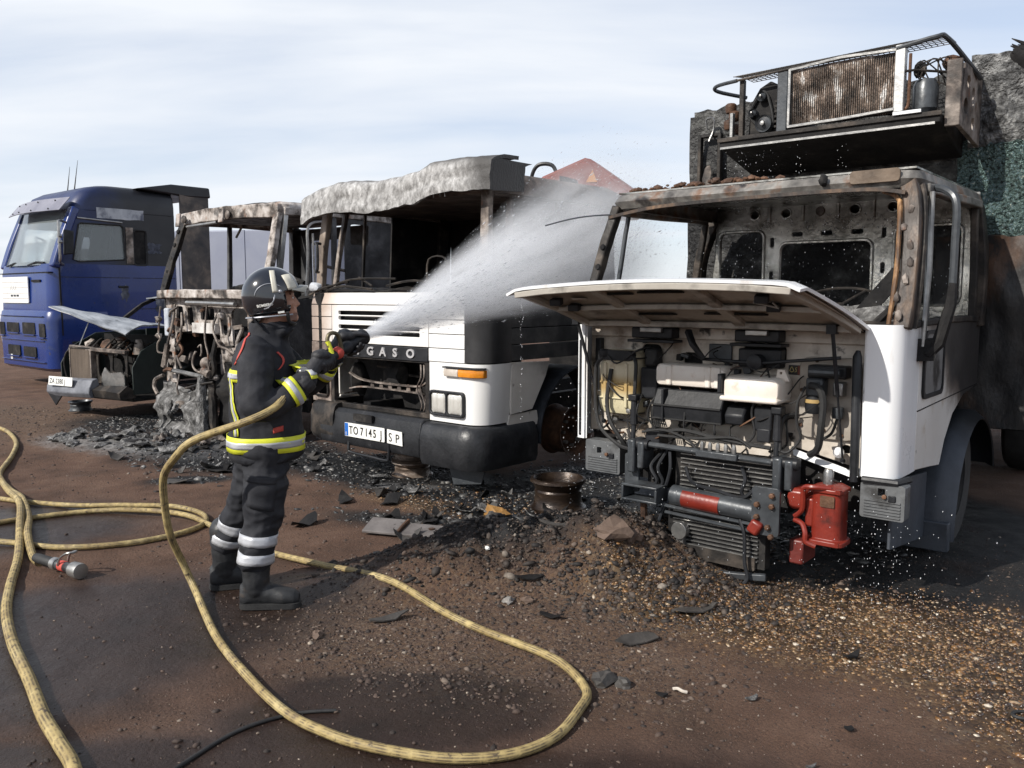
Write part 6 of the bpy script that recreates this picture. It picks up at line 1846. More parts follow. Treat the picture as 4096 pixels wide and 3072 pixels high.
P(MB().sheet(lambda u, v: Vector((-1.05 + 2.1 * u, .1 + .36 * v, 1.93 + 1.05 * v)), 8, 4, .012), 'windscreen', m_glass, Wt)
P(MB().box(-1.1, 1.1, 2.2, 2.24, 1.5, 3.0), 'cab_back', m_wfar, Wt)
P(MB().tube(smooth_path([(1.2, .3, 2.95), (1.5, .0, 3.0), (1.55, -.02, 2.9), (1.55, -.02, 2.3), (1.2, .2, 2.1)], 5), .022, 7), 'mirror_frame', m_black, Wt)
P(MB().tube([(-1, 1.5, .5), (1, 1.5, .5)], .07, 8), 'front_axle', m_soot, Wt)
P(MB().box(-.5, .5, .3, 3, .5, .76), 'chassis', m_soot, Wt)
# ------------------------------------------------------------------ pale trailer seen through the skeleton cab
Tr = thing('box_trailer', 'plain grey blue box trailer seen through the empty skeleton cab', 'trailer', (-6.0, 20.5, 0), -12)
m_tr = pmat('grey_blue_sheeting', [(.3, (.22, .24, .32)), (.7, (.28, .30, .37))], 1, rough=(.5, .7), bump=.03)
P(MB().box(-2.6, 1.3, 0, 2.5, 1.1, 3.25), 'box', m_tr, Tr, bevel=.03)
P(MB().box(-2.6, 1.3, -.02, 0, 1.1, 1.22), 'side_rail', m_greymet, Tr)
for k in range(3):
    P(MB().box(-2.4 + k * 1.8, -2.33 + k * 1.8, -.015, 0, 1.22, 3.25), 'side_post', m_tr, Tr)
for x in (-1.9, .0, 1.0):
    for y in (.3, 2.2):
        o = P(MB().lathe([(.3, -.15), (.45, -.15), (.5, -.1), (.5, .1), (.45, .15), (.3, .15)], (x, y, .5), 'y', 24), 'wheel', m_blackmatt, Tr)
P(MB().box(-2.5, 1.2, .6, 1.9, .8, 1.1), 'chassis', m_soot, Tr)
# ------------------------------------------------------------------ firefighter
def remesh(mb, voxel, name, mat, smooth=4, disp=None, factor=.5):
    me = mb.mesh(name, None, 0)
    o = bpy.data.objects.new(name, me)
    r = o.modifiers.new('r', 'REMESH')
    r.mode = 'VOXEL'
    r.voxel_size = voxel
    s = o.modifiers.new('s', 'SMOOTH')
    s.factor = factor
    s.iterations = smooth
    m2 = bake(o)
    bpy.data.objects.remove(o)
    if disp:
        cos = [v.co.copy() for v in m2.vertices]
        nrs = [v.normal.copy() for v in m2.vertices]
        m2.vertices.foreach_set('co', [c_ for co, nn in zip(cos, nrs) for c_ in co + nn * disp(co)])
        m2.update()
    m2.shade_smooth()
    m2.materials.clear()
    m2.materials.append(mat)
    m2.name = name
    return m2


def ball(mb, c, r, n=16):
    c = Vector(c)
    rx, ry, rz = (r, r, r) if isinstance(r, (int, float)) else r
    rings = []
    for i in range(n + 1):
        t = -math.pi / 2 + math.pi * i / n
        k = max(math.cos(t), .02)
        rings.append([c + Vector((rx * k * math.cos(a), ry * k * math.sin(a), rz * math.sin(t))) for a in [2 * math.pi * j / 20 for j in range(20)]])
    return mb.loft(rings)


def limb(mb, pts, rs, n=14):
    """tapered limb with round ends"""
    P_ = smooth_path(pts, 5)
    k = len(P_)
    m = len(pts) - 1
    R_ = []
    for i in range(k):
        f = i / 5
        j = min(int(f), m - 1) if m else 0
        R_.append(rs[j] + (rs[min(j + 1, m)] - rs[j]) * (f - j))
    mb.tube(P_, R_, n)
    ball(mb, P_[0], R_[0], 10)
    ball(mb, P_[-1], R_[-1], 10)
    return mb


m_cloth = pmat('black_turnout_cloth', [(.3, (.013, .014, .018)), (.5, (.024, .025, .030)), (.7, (.045, .046, .052))], 5, rough=(.7, .9), bump=.35, bscale=160, spec=.25, bdist=.004)
m_lime = pmat('yellow_reflective', [(.3, (.62, .66, .03)), (.7, (.78, .80, .06))], 14, rough=(.45, .6), bump=.15, bscale=200)
m_silver = pmat('silver_reflective', [(.3, (.40, .41, .44)), (.7, (.58, .59, .62))], 10, rough=(.3, .45), metal=.2, bump=.15, bscale=150)
m_helm = pmat('glossy_black_helmet', [(.3, (.006, .007, .010)), (.7, (.014, .016, .022))], 5, rough=(.10, .18), bump=.02, coat=1)
m_skin = pmat('skin', [(.3, (.36, .18, .12)), (.7, (.48, .26, .18))], 18, rough=(.45, .6), bump=.1, bscale=180, bdist=.002, blot=[((.28, .13, .09), .58, .8, 12)])
m_glove = pmat('black_glove_leather', [(.3, (.012, .012, .014)), (.7, (.035, .035, .04))], 14, rough=(.5, .75), bump=.4, bscale=120, bdist=.004)
m_boot = pmat('black_boot', [(.3, (.010, .011, .013)), (.7, (.028, .029, .032))], 10, rough=(.4, .7), bump=.3, blot=[((.05, .035, .025), .58, .7, 10)])
m_redp = pmat('red_piping', [(.4, (.42, .05, .04)), (.6, (.5, .07, .05))], 5, bump=0)
m_hair = pmat('dark_stubble', [(.3, (.02, .014, .011)), (.7, (.05, .035, .028))], 30, rough=(.7, .9), bump=.4)

PX, PY = -1.335, 4.42
PZ = H(PX, PY)
FR = 11
FM = thing('person', 'firefighter in black turnout gear with yellow bands and black helmet aiming a hose', 'person', (PX, PY, PZ), FR)


def addp(me, nm, par=FM):
    o = bpy.data.objects.new(nm, me)
    col.objects.link(o)
    o.parent = par
    return o


# body: one continuous surface (head with face, neck, trunk, limbs, hands)
hd = Vector((.088, .0, 1.605))
tilt = Matrix.Rotation(R(-9), 4, 'Y') @ Matrix.Rotation(R(0), 4, 'Z')
yaw = Matrix.Rotation(R(4), 4, 'Z')
HM = Matrix.Translation(hd) @ yaw @ tilt


def hp(x, y, z):
    return HM @ Vector((x, y, z))


bd_ = MB()
hmb = MB()
ball(hmb, (0, 0, .03), (.098, .076, .10))
ball(hmb, (.035, 0, -.035), (.065, .062, .085))
ball(hmb, (.075, 0, -.085), (.028, .034, .026))      # chin
hmb.loft([[(.09, -.008, .03), (.09, .008, .03), (.10, .004, .03), (.10, -.004, .03)], [(.09, -.018, -.022), (.09, .018, -.022), (.124, .010, -.020), (.124, -.010, -.020)],
          [(.09, -.014, -.032), (.09, .014, -.032), (.108, .008, -.032), (.108, -.008, -.032)]])   # nose
ball(hmb, (.083, 0, .045), (.02, .055, .014))       # brow
ball(hmb, (.088, 0, -.050), (.014, .028, .009))      # upper lip
ball(hmb, (.086, 0, -.063), (.014, .024, .008))      # lower lip
for sy in (-1, 1):
    ball(hmb, (.06, sy * .045, -.01), (.035, .026, .03))   # cheek
    ball(hmb, (-.005, sy * .078, .0), (.022, .012, .034))  # ear
    ball(hmb, (.078, sy * .033, .018), (.014, .016, .011))
hmb.xf(HM)
bd_.v, bd_.f = hmb.v, hmb.f
limb(bd_, [(.03, 0, 1.36), (.045, 0, 1.46), hp(-.01, 0, -.06)], [.075, .062, .06])
bd_.loft([[(cx + rx * math.cos(a), ry * math.sin(a), z) for a in [2 * math.pi * j / 20 for j in range(20)]] for z, cx, rx, ry in
          ((.80, .01, .13, .17), (.95, .02, .12, .15), (1.1, .03, .12, .16), (1.25, .03, .12, .15), (1.36, .03, .09, .12), (1.42, .035, .06, .08))])
limb(bd_, [(.02, -.085, .84), (.0, -.103, .47), (-.045, -.11, .08)], [.085, .055, .036])
limb(bd_, [(-.03, .095, .84), (-.14, .16, .46), (-.235, .225, .27), (-.25, .235, .10)], [.085, .055, .045, .036])
limb(bd_, [(-.05, -.11, .05), (.10, -.13, .045)], [.04, .035])
limb(bd_, [(-.26, .24, .06), (-.12, .26, .045)], [.04, .035])
limb(bd_, [(.02, -.15, 1.34), (.02, -.255, 1.11), (.27, -.195, 1.245)], [.05, .04, .028])
limb(bd_, [(.05, .15, 1.34), (.22, .26, 1.15), (.405, .145, 1.34)], [.06, .045, .032])
limb(bd_, [(.27, -.195, 1.245), (.31, -.155, 1.315)], [.026, .02])
limb(bd_, [(.405, .145, 1.34), (.45, .09, 1.43)], [.026, .02])
addp(remesh(bd_, .006, 'body', m_skin, 3), 'body')
for sy in (-1, 1):
    ey = addp(ball(MB(), hp(.090, sy * .032, .018), (.008, .009, .007), 8).mesh('eye', pmat('eye_white', [(.4, (.6, .58, .55)), (.6, (.65, .63, .6))], 5, rough=(.1, .2), bump=0), 60), 'eye')
    addp(ball(MB(), hp(.0965, sy * .032, .018), (.003, .005, .005), 8).mesh('iris', m_hair, 60), 'iris', ey)
    addp(MB().tube([hp(.088, sy * .015, .040), hp(.094, sy * .032, .046), hp(.080, sy * .052, .040)], .005, 6).mesh('eyebrow', m_hair), 'eyebrow')
# stubble on the jaw as a thin shell
stb = MB().sheet(lambda u, v: hp(.028 + .072 * math.cos((u - .5) * 2.7) * (1 - .12 * v), .064 * math.sin((u - .5) * 2.7), -.062 - .036 * v), 12, 5, .003)
addp(stb.mesh('stubble', pmat('stubble_skin', [(.3, (.16, .09, .07)), (.7, (.26, .15, .11))], 40, rough=(.6, .8), bump=.2), 60), 'stubble')


# jacket
def fold(co):
    a = 1 - abs(noise.noise(Vector((co.x * 6 + 3, co.y * 6, co.z * 11)))) * 2.2
    b_ = 1 - abs(noise.noise(Vector((co.x * 15, co.y * 13 + 5, co.z * 22)))) * 2.2
    return noise.noise(Vector((co.x * 5, co.y * 5, co.z * 9))) * .010 + max(a, -.2) * .008 + max(b_, -.2) * .0035 - .006


jk = MB()
jk.loft([[(cx + rx * math.copysign(abs(math.cos(a)) ** .9, math.cos(a)), .01 + ry * math.copysign(abs(math.sin(a)) ** .9, math.sin(a)), z) for a in [2 * math.pi * j / 28 for j in range(28)]] for z, cx, rx, ry in
         ((.775, .015, .18, .19), (.80, .015, .195, .2), (.90, .02, .195, .2), (1.0, .02, .183, .19), (1.1, .025, .188, .195), (1.22, .025, .185, .205), (1.32, .02, .158, .21), (1.39, .02, .125, .195), (1.44, .03, .09, .13), (1.475, .04, .08, .09))])
limb(jk, [(.0, -.175, 1.355), (-.005, -.255, 1.22), (.02, -.285, 1.085), (.14, -.255, 1.135), (.245, -.215, 1.215)], [.092, .086, .08, .068, .058])
limb(jk, [(.04, .18, 1.355), (.16, .25, 1.22), (.23, .26, 1.15), (.32, .20, 1.24), (.38, .15, 1.31)], [.092, .084, .078, .066, .056])
jk.lathe([(.10, 1.40), (.105, 1.44), (.098, 1.50), (.09, 1.515), (.078, 1.50)], (.045, 0, 0), 'z', 20)
limb(jk, [(.125, -.07, 1.46), (.15, .0, 1.49), (.13, .07, 1.47)], [.03, .034, .03])       # raised collar front
jme = remesh(jk, .0095, 'jacket', m_cloth, 3, fold)
jacket = addp(jme, 'jacket')
tr = MB()
limb(tr, [(.02, -.075, .86), (.02, -.095, .66), (-.005, -.105, .46), (-.045, -.11, .27)], [.125, .115, .098, .092])
limb(tr, [(-.02, .085, .86), (-.07, .12, .66), (-.14, .16, .46), (-.235, .225, .27)], [.125, .11, .095, .085])
ball(tr, (0, .0, .85), (.16, .19, .12))
tme = remesh(tr, .0095, 'trousers', m_cloth, 2, lambda c: fold(c * 1.1) * 1.3)
trousers = addp(tme, 'trousers')
for nm, ax, ay, yw in (('boot', -.045, -.11, -8), ('boot', -.25, .235, 4)):
    bt = MB()
    limb(bt, [(0, 0, .33), (0, 0, .2), (.0, 0, .11)], [.082, .074, .066])
    bt.loft([[(x, w * math.cos(a), zc + h * math.sin(a)) for a in [2 * math.pi * j / 16 for j in range(16)]] for x, w, zc, h in
             ((-.085, .035, .07, .05), (-.06, .048, .075, .07), (.0, .05, .08, .078), (.08, .050, .065, .06), (.15, .055, .055, .05), (.20, .048, .05, .04), (.225, .025, .045, .025))])
    bm_ = remesh(bt, .007, 'boot', m_boot, 3, lambda c: noise.noise(c * 18) * .004)
    bm_.transform(Matrix.Translation((ax, ay, 0)) @ Matrix.Rotation(R(yw), 4, 'Z'))
    bo = addp(bm_, 'boot')
    so_ = MB().loft([[(a, b_, z) for a, b_ in rrect(-.09, .232, -.054, .054, .045)] for z in (.0, .028)])
    so_.xf(Matrix.Translation((ax, ay, 0)) @ Matrix.Rotation(R(yw), 4, 'Z'))
    addp(so_.mesh('sole', m_blackmatt), 'sole', bo)


def bvh_of(me):
    return BVHTree.FromPolygons([v.co for v in me.vertices], [p.vertices for p in me.polygons])


JB, TB = bvh_of(jme), bvh_of(tme)


def drape(tree, path, w, mat, nm, par, off=.004, th=.002, sub=3):
    """strip draped on a surface: path = list of (outside point, inward direction, across direction)"""
    rows = []
    for p, d, ac in path:
        d = Vector(d).normalized()
        ac = Vector(ac).normalized()
        row = []
        for k in range(sub + 1):
            q_ = Vector(p) + ac * w * (k / sub - .5)
            h = tree.ray_cast(q_, d, 1.0)
            row.append((h[0] - d * off) if h[0] is not None else None)
        rows.append(row)
    for i, r_ in enumerate(rows):     # fill misses from neighbours
        for k in range(sub + 1):
            if r_[k] is None:
                for j in (i - 1, i + 1):
                    if 0 <= j < len(rows) and rows[j][k] is not None:
                        r_[k] = rows[j][k]
    mb = MB()
    o = 0
    vs = []
    idx = {}
    for i, r_ in enumerate(rows):
        for k, v in enumerate(r_):
            if v is not None:
                idx[i, k] = len(vs)
                vs.append(v)
    fs = [(idx[i, k], idx[i, k + 1], idx[i + 1, k + 1], idx[i + 1, k]) for i in range(len(rows) - 1) for k in range(sub)
          if all(t_ in idx for t_ in ((i, k), (i, k + 1), (i + 1, k + 1), (i + 1, k)))]
    mb.add(vs, fs)
    ob = addp(mb.mesh(nm, mat, 60), nm, par)
    so2 = ob.modifiers.new('solid', 'SOLIDIFY')
    so2.thickness = th
    so2.offset = 1
    return ob


def ring_path(c, ax, r, a0=0, a1=360, n=48):
    c, ax = Vector(c), Vector(ax).normalized()
    x = ax.cross(Vector((0, 1, .01))).normalized()
    y = ax.cross(x).normalized()
    out = []
    for k in range(n + 1):
        a = R(a0 + (a1 - a0) * k / n)
        d = x * math.cos(a) + y * math.sin(a)
        out.append((c + d * r, -d, ax))
    return out


def banded(tree, par, mk, w, nm='reflective_band'):
    """lime band with a silver stripe laid on it"""
    b1 = drape(tree, mk(0), w, m_lime, nm, par, .0065)
    drape(tree, mk(0), w * .42, m_silver, 'silver_stripe', b1, .010)


banded(JB, jacket, lambda _: ring_path((.02, .01, .875), (0, 0, 1), .42), .085)
fa0, fa1 = Vector((.06, -.28, 1.10)), Vector((.245, -.215, 1.215))
banded(JB, jacket, lambda _: ring_path(fa0.lerp(fa1, .62), fa1 - fa0, .105), .062)
fb0, fb1 = Vector((.23, .26, 1.15)), Vector((.38, .15, 1.31))
banded(JB, jacket, lambda _: ring_path(fb0.lerp(fb1, .6), fb1 - fb0, .10), .06)
# chest band: only the front and side seen past the arm
banded(JB, jacket, lambda _: [(Vector((.02 + .42 * math.cos(R(a)), .01 + .42 * math.sin(R(a)), 1.245 + .02 * math.cos(R(a)))), Vector((-math.cos(R(a)), -math.sin(R(a)), 0)), (0, 0, 1)) for a in range(-48, 60, 4)], .062)
banded(JB, jacket, lambda _: [(Vector((.02 + .42 * math.cos(R(a)), .01 + .42 * math.sin(R(a)), 1.235)), Vector((-math.cos(R(a)), -math.sin(R(a)), 0)), (0, 0, 1)) for a in range(125, 250, 5)], .062)
# vertical brace on the back, seen from the side
vb_ = [(-.5, z) for z in np.arange(.92, 1.24, .02)]
banded(JB, jacket, lambda _: [(Vector((.02 + .25 * math.cos(R(a)), .01 + .25 * math.sin(R(a)), z)), Vector((-math.cos(R(a)), -math.sin(R(a)), 0)), Vector((-math.sin(R(a)), math.cos(R(a)), 0)))
                              for z, a in [(z, 222 + 8 * math.cos((z - .92) / .32 * 3.1)) for z in np.arange(.925, 1.25, .02)]], .036)
# trouser bands
for z in (.375, .275):
    drape(TB, ring_path((-.03, -.107, z), (0.09, 0, 1), .125), .055, m_silver, 'reflective_band', trousers, .004)
    drape(TB, ring_path((-.19, .195, z), (.3, -.2, 1), .125), .055, m_silver, 'reflective_band', trousers, .004)
# red piping and tag
drape(JB, [(Vector((-.045 - .06 * t * t - .01 * t, -.45 , 1.455 - .16 * t)), Vector((.0, 1, 0)), Vector((1, 0, .3))) for t in np.linspace(0, 1, 14)], .010, m_redp, 'red_piping', jacket, .004, .004)
drape(JB, [(Vector((.10 + .03 * math.sin(t * 3), -.45, 1.36 - .09 * t)), Vector((0, 1, 0)), Vector((1, 0, .2))) for t in np.linspace(0, 1, 10)], .009, m_redp, 'red_piping', jacket, .004, .004)
drape(JB, [(Vector((.07 + .05 * t, -.45, .955 + .01 * t)), Vector((0, 1, 0)), Vector((0, 0, 1))) for t in np.linspace(0, 1, 5)], .028, m_redp, 'red_tag', jacket, .006, .004)
# thigh pocket
drape(TB, [(Vector((-.06 + .13 * t, -.45, .64 - .03 * t)), Vector((0, 1, 0)), Vector((.1, 0, 1))) for t in np.linspace(0, 1, 8)], .15, m_cloth, 'thigh_pocket', trousers, .008, .006, 6)
drape(TB, [(Vector((-.07 + .15 * t, -.45, .715 - .02 * t)), Vector((0, 1, 0)), Vector((.1, 0, 1))) for t in np.linspace(0, 1, 8)], .035, m_cloth, 'pocket_flap', trousers, .014, .006, 3)

# nozzle geometry shared with the hands
NA, NB = Vector((.235, -.21, 1.245)), Vector((.545, .10, 1.425))   # rear and tip (local)
nd = (NB - NA).normalized()


def grip(center_t, up, rad, side, name):
    """gloved hand closed round the nozzle axis"""
    c = NA.lerp(NB, center_t)
    u = (Vector(up) - nd * Vector(up).dot(nd)).normalized()
    w = nd.cross(u)
    mb = MB()
    pal = c + u * (rad + .016)
    ball(mb, pal, (.048, .046, .03), 12)
    ball(mb, pal - nd * .02 + u * .01, (.04, .044, .03), 12)
    for i in range(4):
        ax = c + nd * (.036 - .024 * i)
        L_ = (200, 225, 215, 185)[i]
        pts = []
        for k in range(7):
            a = R(8 + L_ * k / 6) * side
            rr2 = rad + .013 + (.006 if k in (2, 4) else 0)
            pts.append(ax + (u * math.cos(a) + w * math.sin(a)) * rr2)
        limb(mb, pts, [.0125, .0125, .012, .0115, .011, .0105, .009], 10)
    pts = [c - nd * .02 + (u * math.cos(-R(a) * side) + w * math.sin(-R(a) * side)) * (rad + .014) + nd * (.0009 * a) for a in (15, 45, 75, 105)]
    limb(mb, pts, [.016, .015, .0135, .011], 10)
    return mb, pal


mb, pal = grip(.30, (-.35, -.55, .55), .026, 1, 'g')
limb(mb, [pal, (.245, -.215, 1.225)], [.036, .046])
mb.lathe([(.058, -.03), (.062, .0), (.056, .03)], (0, 0, 0), 'z', 16).v[-48:]
g0 = len(mb.v) - 48
rot = (Vector((.245, -.215, 1.225)) - Vector((.14, -.255, 1.135))).to_track_quat('Z', 'Y').to_matrix().to_4x4()
for i in range(g0, len(mb.v)):
    mb.v[i] = tuple(Matrix.Translation((.235, -.222, 1.205)) @ rot @ Vector(mb.v[i]))
addp(remesh(mb, .0042, 'glove', m_glove, 2, lambda c: noise.noise(c * 45) * .0015), 'glove')
mb, pal = grip(.80, (-.15, .45, .85), .034, -1, 'g')
limb(mb, [pal, (.43, .15, 1.42), (.385, .15, 1.325)], [.036, .04, .05])
addp(remesh(mb, .0042, 'glove', m_glove, 2, lambda c: noise.noise(c * 45) * .0015), 'glove')

# helmet
hs_ = MB()
rings = []
for i in range(19):
    t = R(-38 + 128 * i / 18)
    k = math.cos(t)
    rg = []
    for j in range(40):
        a = 2 * math.pi * j / 40
        x, y, z = .155 * k * math.cos(a), .128 * k * math.sin(a), .152 * math.sin(t)
        if t < 0:
            x *= 1 + .10 * math.sin(-t)
            y *= 1 + .12 * math.sin(-t)
        rg.append(HM @ Vector((x - .012, y, z + .045)))
    rings.append(rg)
fs_all = MB().loft(rings, caps=False)
inv = HM.inverted()
keep = []
for f in fs_all.f:
    c = inv @ (sum((Vector(fs_all.v[i]) for i in f), Vector()) / len(f))
    if c.x > .055 + .02 * (1 if c.z < -.02 else 0) and c.z < .062:
        continue
    keep.append(f)
fs_all.f = keep
hme = fs_all.mesh('helmet', m_helm, 80)
helmet = addp(hme, 'helmet')
sd = helmet.modifiers.new('solid', 'SOLIDIFY')
sd.thickness = .008
HB = bvh_of(hme)


def hdrape(pts, w, mat, nm, off=.003, across=None, sub=3):
    """strip on the helmet following head-space points on a big shell around it"""
    cen = HM @ Vector((-.01, 0, .045))
    path = []
    for i, p in enumerate(pts):
        q_ = HM @ Vector(p)
        d = (cen - q_).normalized()
        if across is None:
            t_ = (HM @ Vector(pts[min(i + 1, len(pts) - 1)])) - (HM @ Vector(pts[max(i - 1, 0)]))
            ac = t_.cross(d)
        else:
            ac = HM.to_3x3() @ Vector(across)
        path.append((q_, d, ac))
    return drape(HB, path, w, mat, nm, helmet, off, .002, sub)


m_cream2 = pmat('cream_reflector', [(.3, (.52, .50, .42)), (.7, (.64, .62, .54))], 6, rough=(.35, .5), bump=.05)
m_trim = pmat('grey_trim', [(.4, (.28, .29, .32)), (.6, (.38, .39, .42))], 5, rough=(.25, .4), metal=.4, bump=0)
for sy in (-1, 1):
    hdrape([(.02, sy * .2 * c_, .045 + .2 * s_) for c_, s_ in [(math.cos(R(a)), math.sin(R(a))) for a in range(6, 62, 5)]], .027, m_cream2, 'side_strip')
    hdrape([(x, sy * .25, z) for x, z in ((.02, .05), (.0, .0), (-.03, -.04), (-.07, -.075), (-.12, -.085))], .006, m_trim, 'trim_line', .002)
    hdrape([(.17 * math.cos(a) - .04, sy * .25, .05 + .13 * math.sin(a)) for a in np.linspace(.6, 3.0, 16)], .004, m_trim, 'shell_ridge', .001)
    hdrape([(.15, sy * .13, z) for z in (.07, .09, .12, .15)] + [(.12, sy * .10, .19)], .06, m_cream2, 'front_reflector', .003)
    ck = ball(MB(), HM @ Vector((.035, sy * .128, .06)), (.010, .006, .010), 8)
    addp(ck.mesh('visor_pivot', m_trim), 'visor_pivot', helmet)
# peak (raised visor rim) at the front
pk = MB().sheet(lambda u, v: HM @ Vector((.095 + .085 * v * (1 - .35 * (2 * u - 1) ** 2), (2 * u - 1) * (.105 - .03 * v), .085 - .020 * v - .03 * (2 * u - 1) ** 2)), 16, 6, .006)
addp(pk.mesh('peak', pmat('smoky_visor', [(.3, (.12, .12, .11)), (.7, (.22, .22, .2))], 5, rough=(.1, .2), bump=0), 60), 'peak', helmet)
addp(MB().tube([HM @ Vector((.146 * math.cos(a) - .016, .122 * math.sin(a), -.060 - .01 * math.cos(a))) for a in np.linspace(.9, 2 * math.pi - .9, 24)], .005, 6).mesh('lower_rim', m_trim), 'lower_rim', helmet)
addp(MB().tube(smooth_path([HM @ Vector(p) for p in ((.05, -.115, -.05), (.05, -.09, -.10), (.07, -.05, -.115), (.075, .03, -.118), (.05, .09, -.10))], 5), .010, 6).mesh('chin_strap', m_blackmatt), 'chin_strap', helmet)
np2 = MB().sheet(lambda u, v: HM @ Vector((-.13 + .04 * v, -.11 + .22 * u, -.05 - .07 * v + 0 * u)), 8, 4, .006)
addp(np2.mesh('neck_guard', m_cloth, 60), 'neck_guard', helmet)
# lettering laid on the shell
tx = text_part('BOMBERO', .0195, m_plate, helmet, Matrix.Identity(4), .0004, 1.0, .0006, 'helmet_lettering', .98)
cx0 = -.095
for v in tx.data.vertices:
    p0 = HM @ Vector((cx0 + v.co.x * .92, -.3, -.004 + v.co.y))
    d = (HM.to_3x3() @ Vector((0, 1, 0))).normalized()
    h = HB.ray_cast(p0, d, 1)
    if h[0] is not None:
        v.co = h[0] - d * (.0025 + v.co.z)
st_ = MB().box(-.016, .016, -.002, 0, -.005, .005)
st_.xf(HM @ Matrix.Translation((.02, -.139, -.045)))
addp(st_.mesh('small_sticker', m_plate), 'small_sticker', helmet)

# nozzle (a thing of its own, held)
NZ = thing('hose_nozzle', 'dark branch pipe nozzle with bow handle held by the firefighter', 'nozzle', (PX, PY, PZ), FR)
q_ = nd.to_track_quat('Z', 'Y').to_matrix().to_4x4()
LN = (NB - NA).length


def nz(prof, nm, mat, c=NA):
    o = MB().lathe(prof, (0, 0, 0), 'z', 18)
    o.xf(Matrix.Translation(c) @ q_)
    return P(o, nm, mat, NZ)


nz([(.030, -.03), (.036, -.02), (.036, .02), (.026, .04), (.026, LN * .62), (.036, LN * .66), (.036, LN * .72), (.03, LN * .75), (.032, LN * .9), (.042, LN * .93), (.046, LN * .985), (.044, LN), (.030, LN + .002), (.028, LN - .02)], 'barrel', m_black)
nz([(.037, -.022), (.041, -.015), (.041, .01), (.037, .018)], 'coupling', m_steel)
nz([(.0265, LN * .5), (.033, LN * .52), (.033, LN * .57), (.0265, LN * .59)], 'red_ring', m_redp)
bh = [NA.lerp(NB, .52) + nd.orthogonal() * 0 + Vector(v) for v in ((-.02, -.03, .0), (-.045, -.03, .07), (-.03, -.02, .11), (.01, .0, .10), (.03, .01, .02))]
P(MB().tube(smooth_path(bh, 5), .011, 8), 'bow_handle', m_lime if False else pmat('brassy_handle', [(.3, (.08, .065, .04)), (.7, (.2, .17, .1))], 8, rough=(.35, .6), metal=.5), NZ)
P(MB().tube([bh[0], bh[1]], .0125, 8), 'yellow_mark', m_lime, NZ)
for v in ((-.012, -.03, .02), (.005, -.04, .0), (-.02, -.03, -.012)):
    P(ball(MB(), NA + Vector(v), (.014, .012, .012), 8), 'coupling_lug', m_steel, NZ)

# ------------------------------------------------------------------ hoses
m_hose = pmat('yellow_ribbed_hose', [(.3, (.27, .195, .08)), (.5, (.40, .305, .13)), (.7, (.52, .42, .21))], 5, rough=(.55, .8), bump=.3, bscale=90, blot=[((.16, .11, .07), .56, .74, 9), ((.07, .05, .035), .60, .68, 30)])

_t = m_hose.node_tree
_b = _t.nodes['Principled BSDF']
_src = _b.inputs['Base Color'].links[0].from_socket
_a = _t.nodes.new('ShaderNodeAttribute'); _a.attribute_name = 'groove'
_n = _t.nodes.new('ShaderNodeTexNoise'); _n.inputs['Scale'].default_value = 26; _n.inputs['Detail'].default_value = 6
_tc = _t.nodes.new('ShaderNodeTexCoord'); _t.links.new(_tc.outputs['Object'], _n.inputs[0])
_mr = _t.nodes.new('ShaderNodeMapRange'); _t.links.new(_n.outputs[0], _mr.inputs[0]); _mr.inputs[1].default_value = .38; _mr.inputs[2].default_value = .60
_mm = _t.nodes.new('ShaderNodeMath'); _mm.operation = 'MULTIPLY'; _t.links.new(_a.outputs['Fac'], _mm.inputs[0]); _t.links.new(_mr.outputs[0], _mm.inputs[1])
_mx = _t.nodes.new('ShaderNodeMix'); _mx.data_type = 'RGBA'
_t.links.new(_mm.outputs[0], _mx.inputs[0]); _t.links.new(_src, _mx.inputs[6]); _mx.inputs[7].default_value = (.07, .05, .03, 1)
_t.links.new(_mx.outputs[2], _b.inputs['Base Color'])


def hose(nm, label, pts, r=.0225, mat=m_hose, grooves=11, k=10):
    P_ = smooth_path(pts, k)
    n = grooves * 2
    rings = []
    prev = None
    for i, p in enumerate(P_):
        d = (P_[min(i + 1, len(P_) - 1)] - P_[max(i - 1, 0)]).normalized()
        x = d.orthogonal().normalized() if prev is None else (prev - d * prev.dot(d)).normalized()
        prev = x
        y = d.cross(x)
        rings.append([p + (x * math.cos(a) + y * math.sin(a)) * (r * (1.0 if j % 2 else .91)) for j, a in enumerate([2 * math.pi * j / n for j in range(n)])])
    o = MB().loft(rings).build(nm, mat, None, angle=70)
    at_ = o.data.color_attributes.new('groove', 'FLOAT_COLOR', 'POINT')
    for i in range(len(o.data.vertices)):
        g_ = 0.0 if (i % n) % 2 else 1.0
        at_.data[i].color = (g_, g_, g_, 1)
    tag(o, label, 'hose')
    return o


def gp(pts, r=.0225, lift=None):
    return [(x, y, H(x, y) + r * .9 + (lift or {}).get(i, 0)) for i, (x, y) in enumerate(pts)]


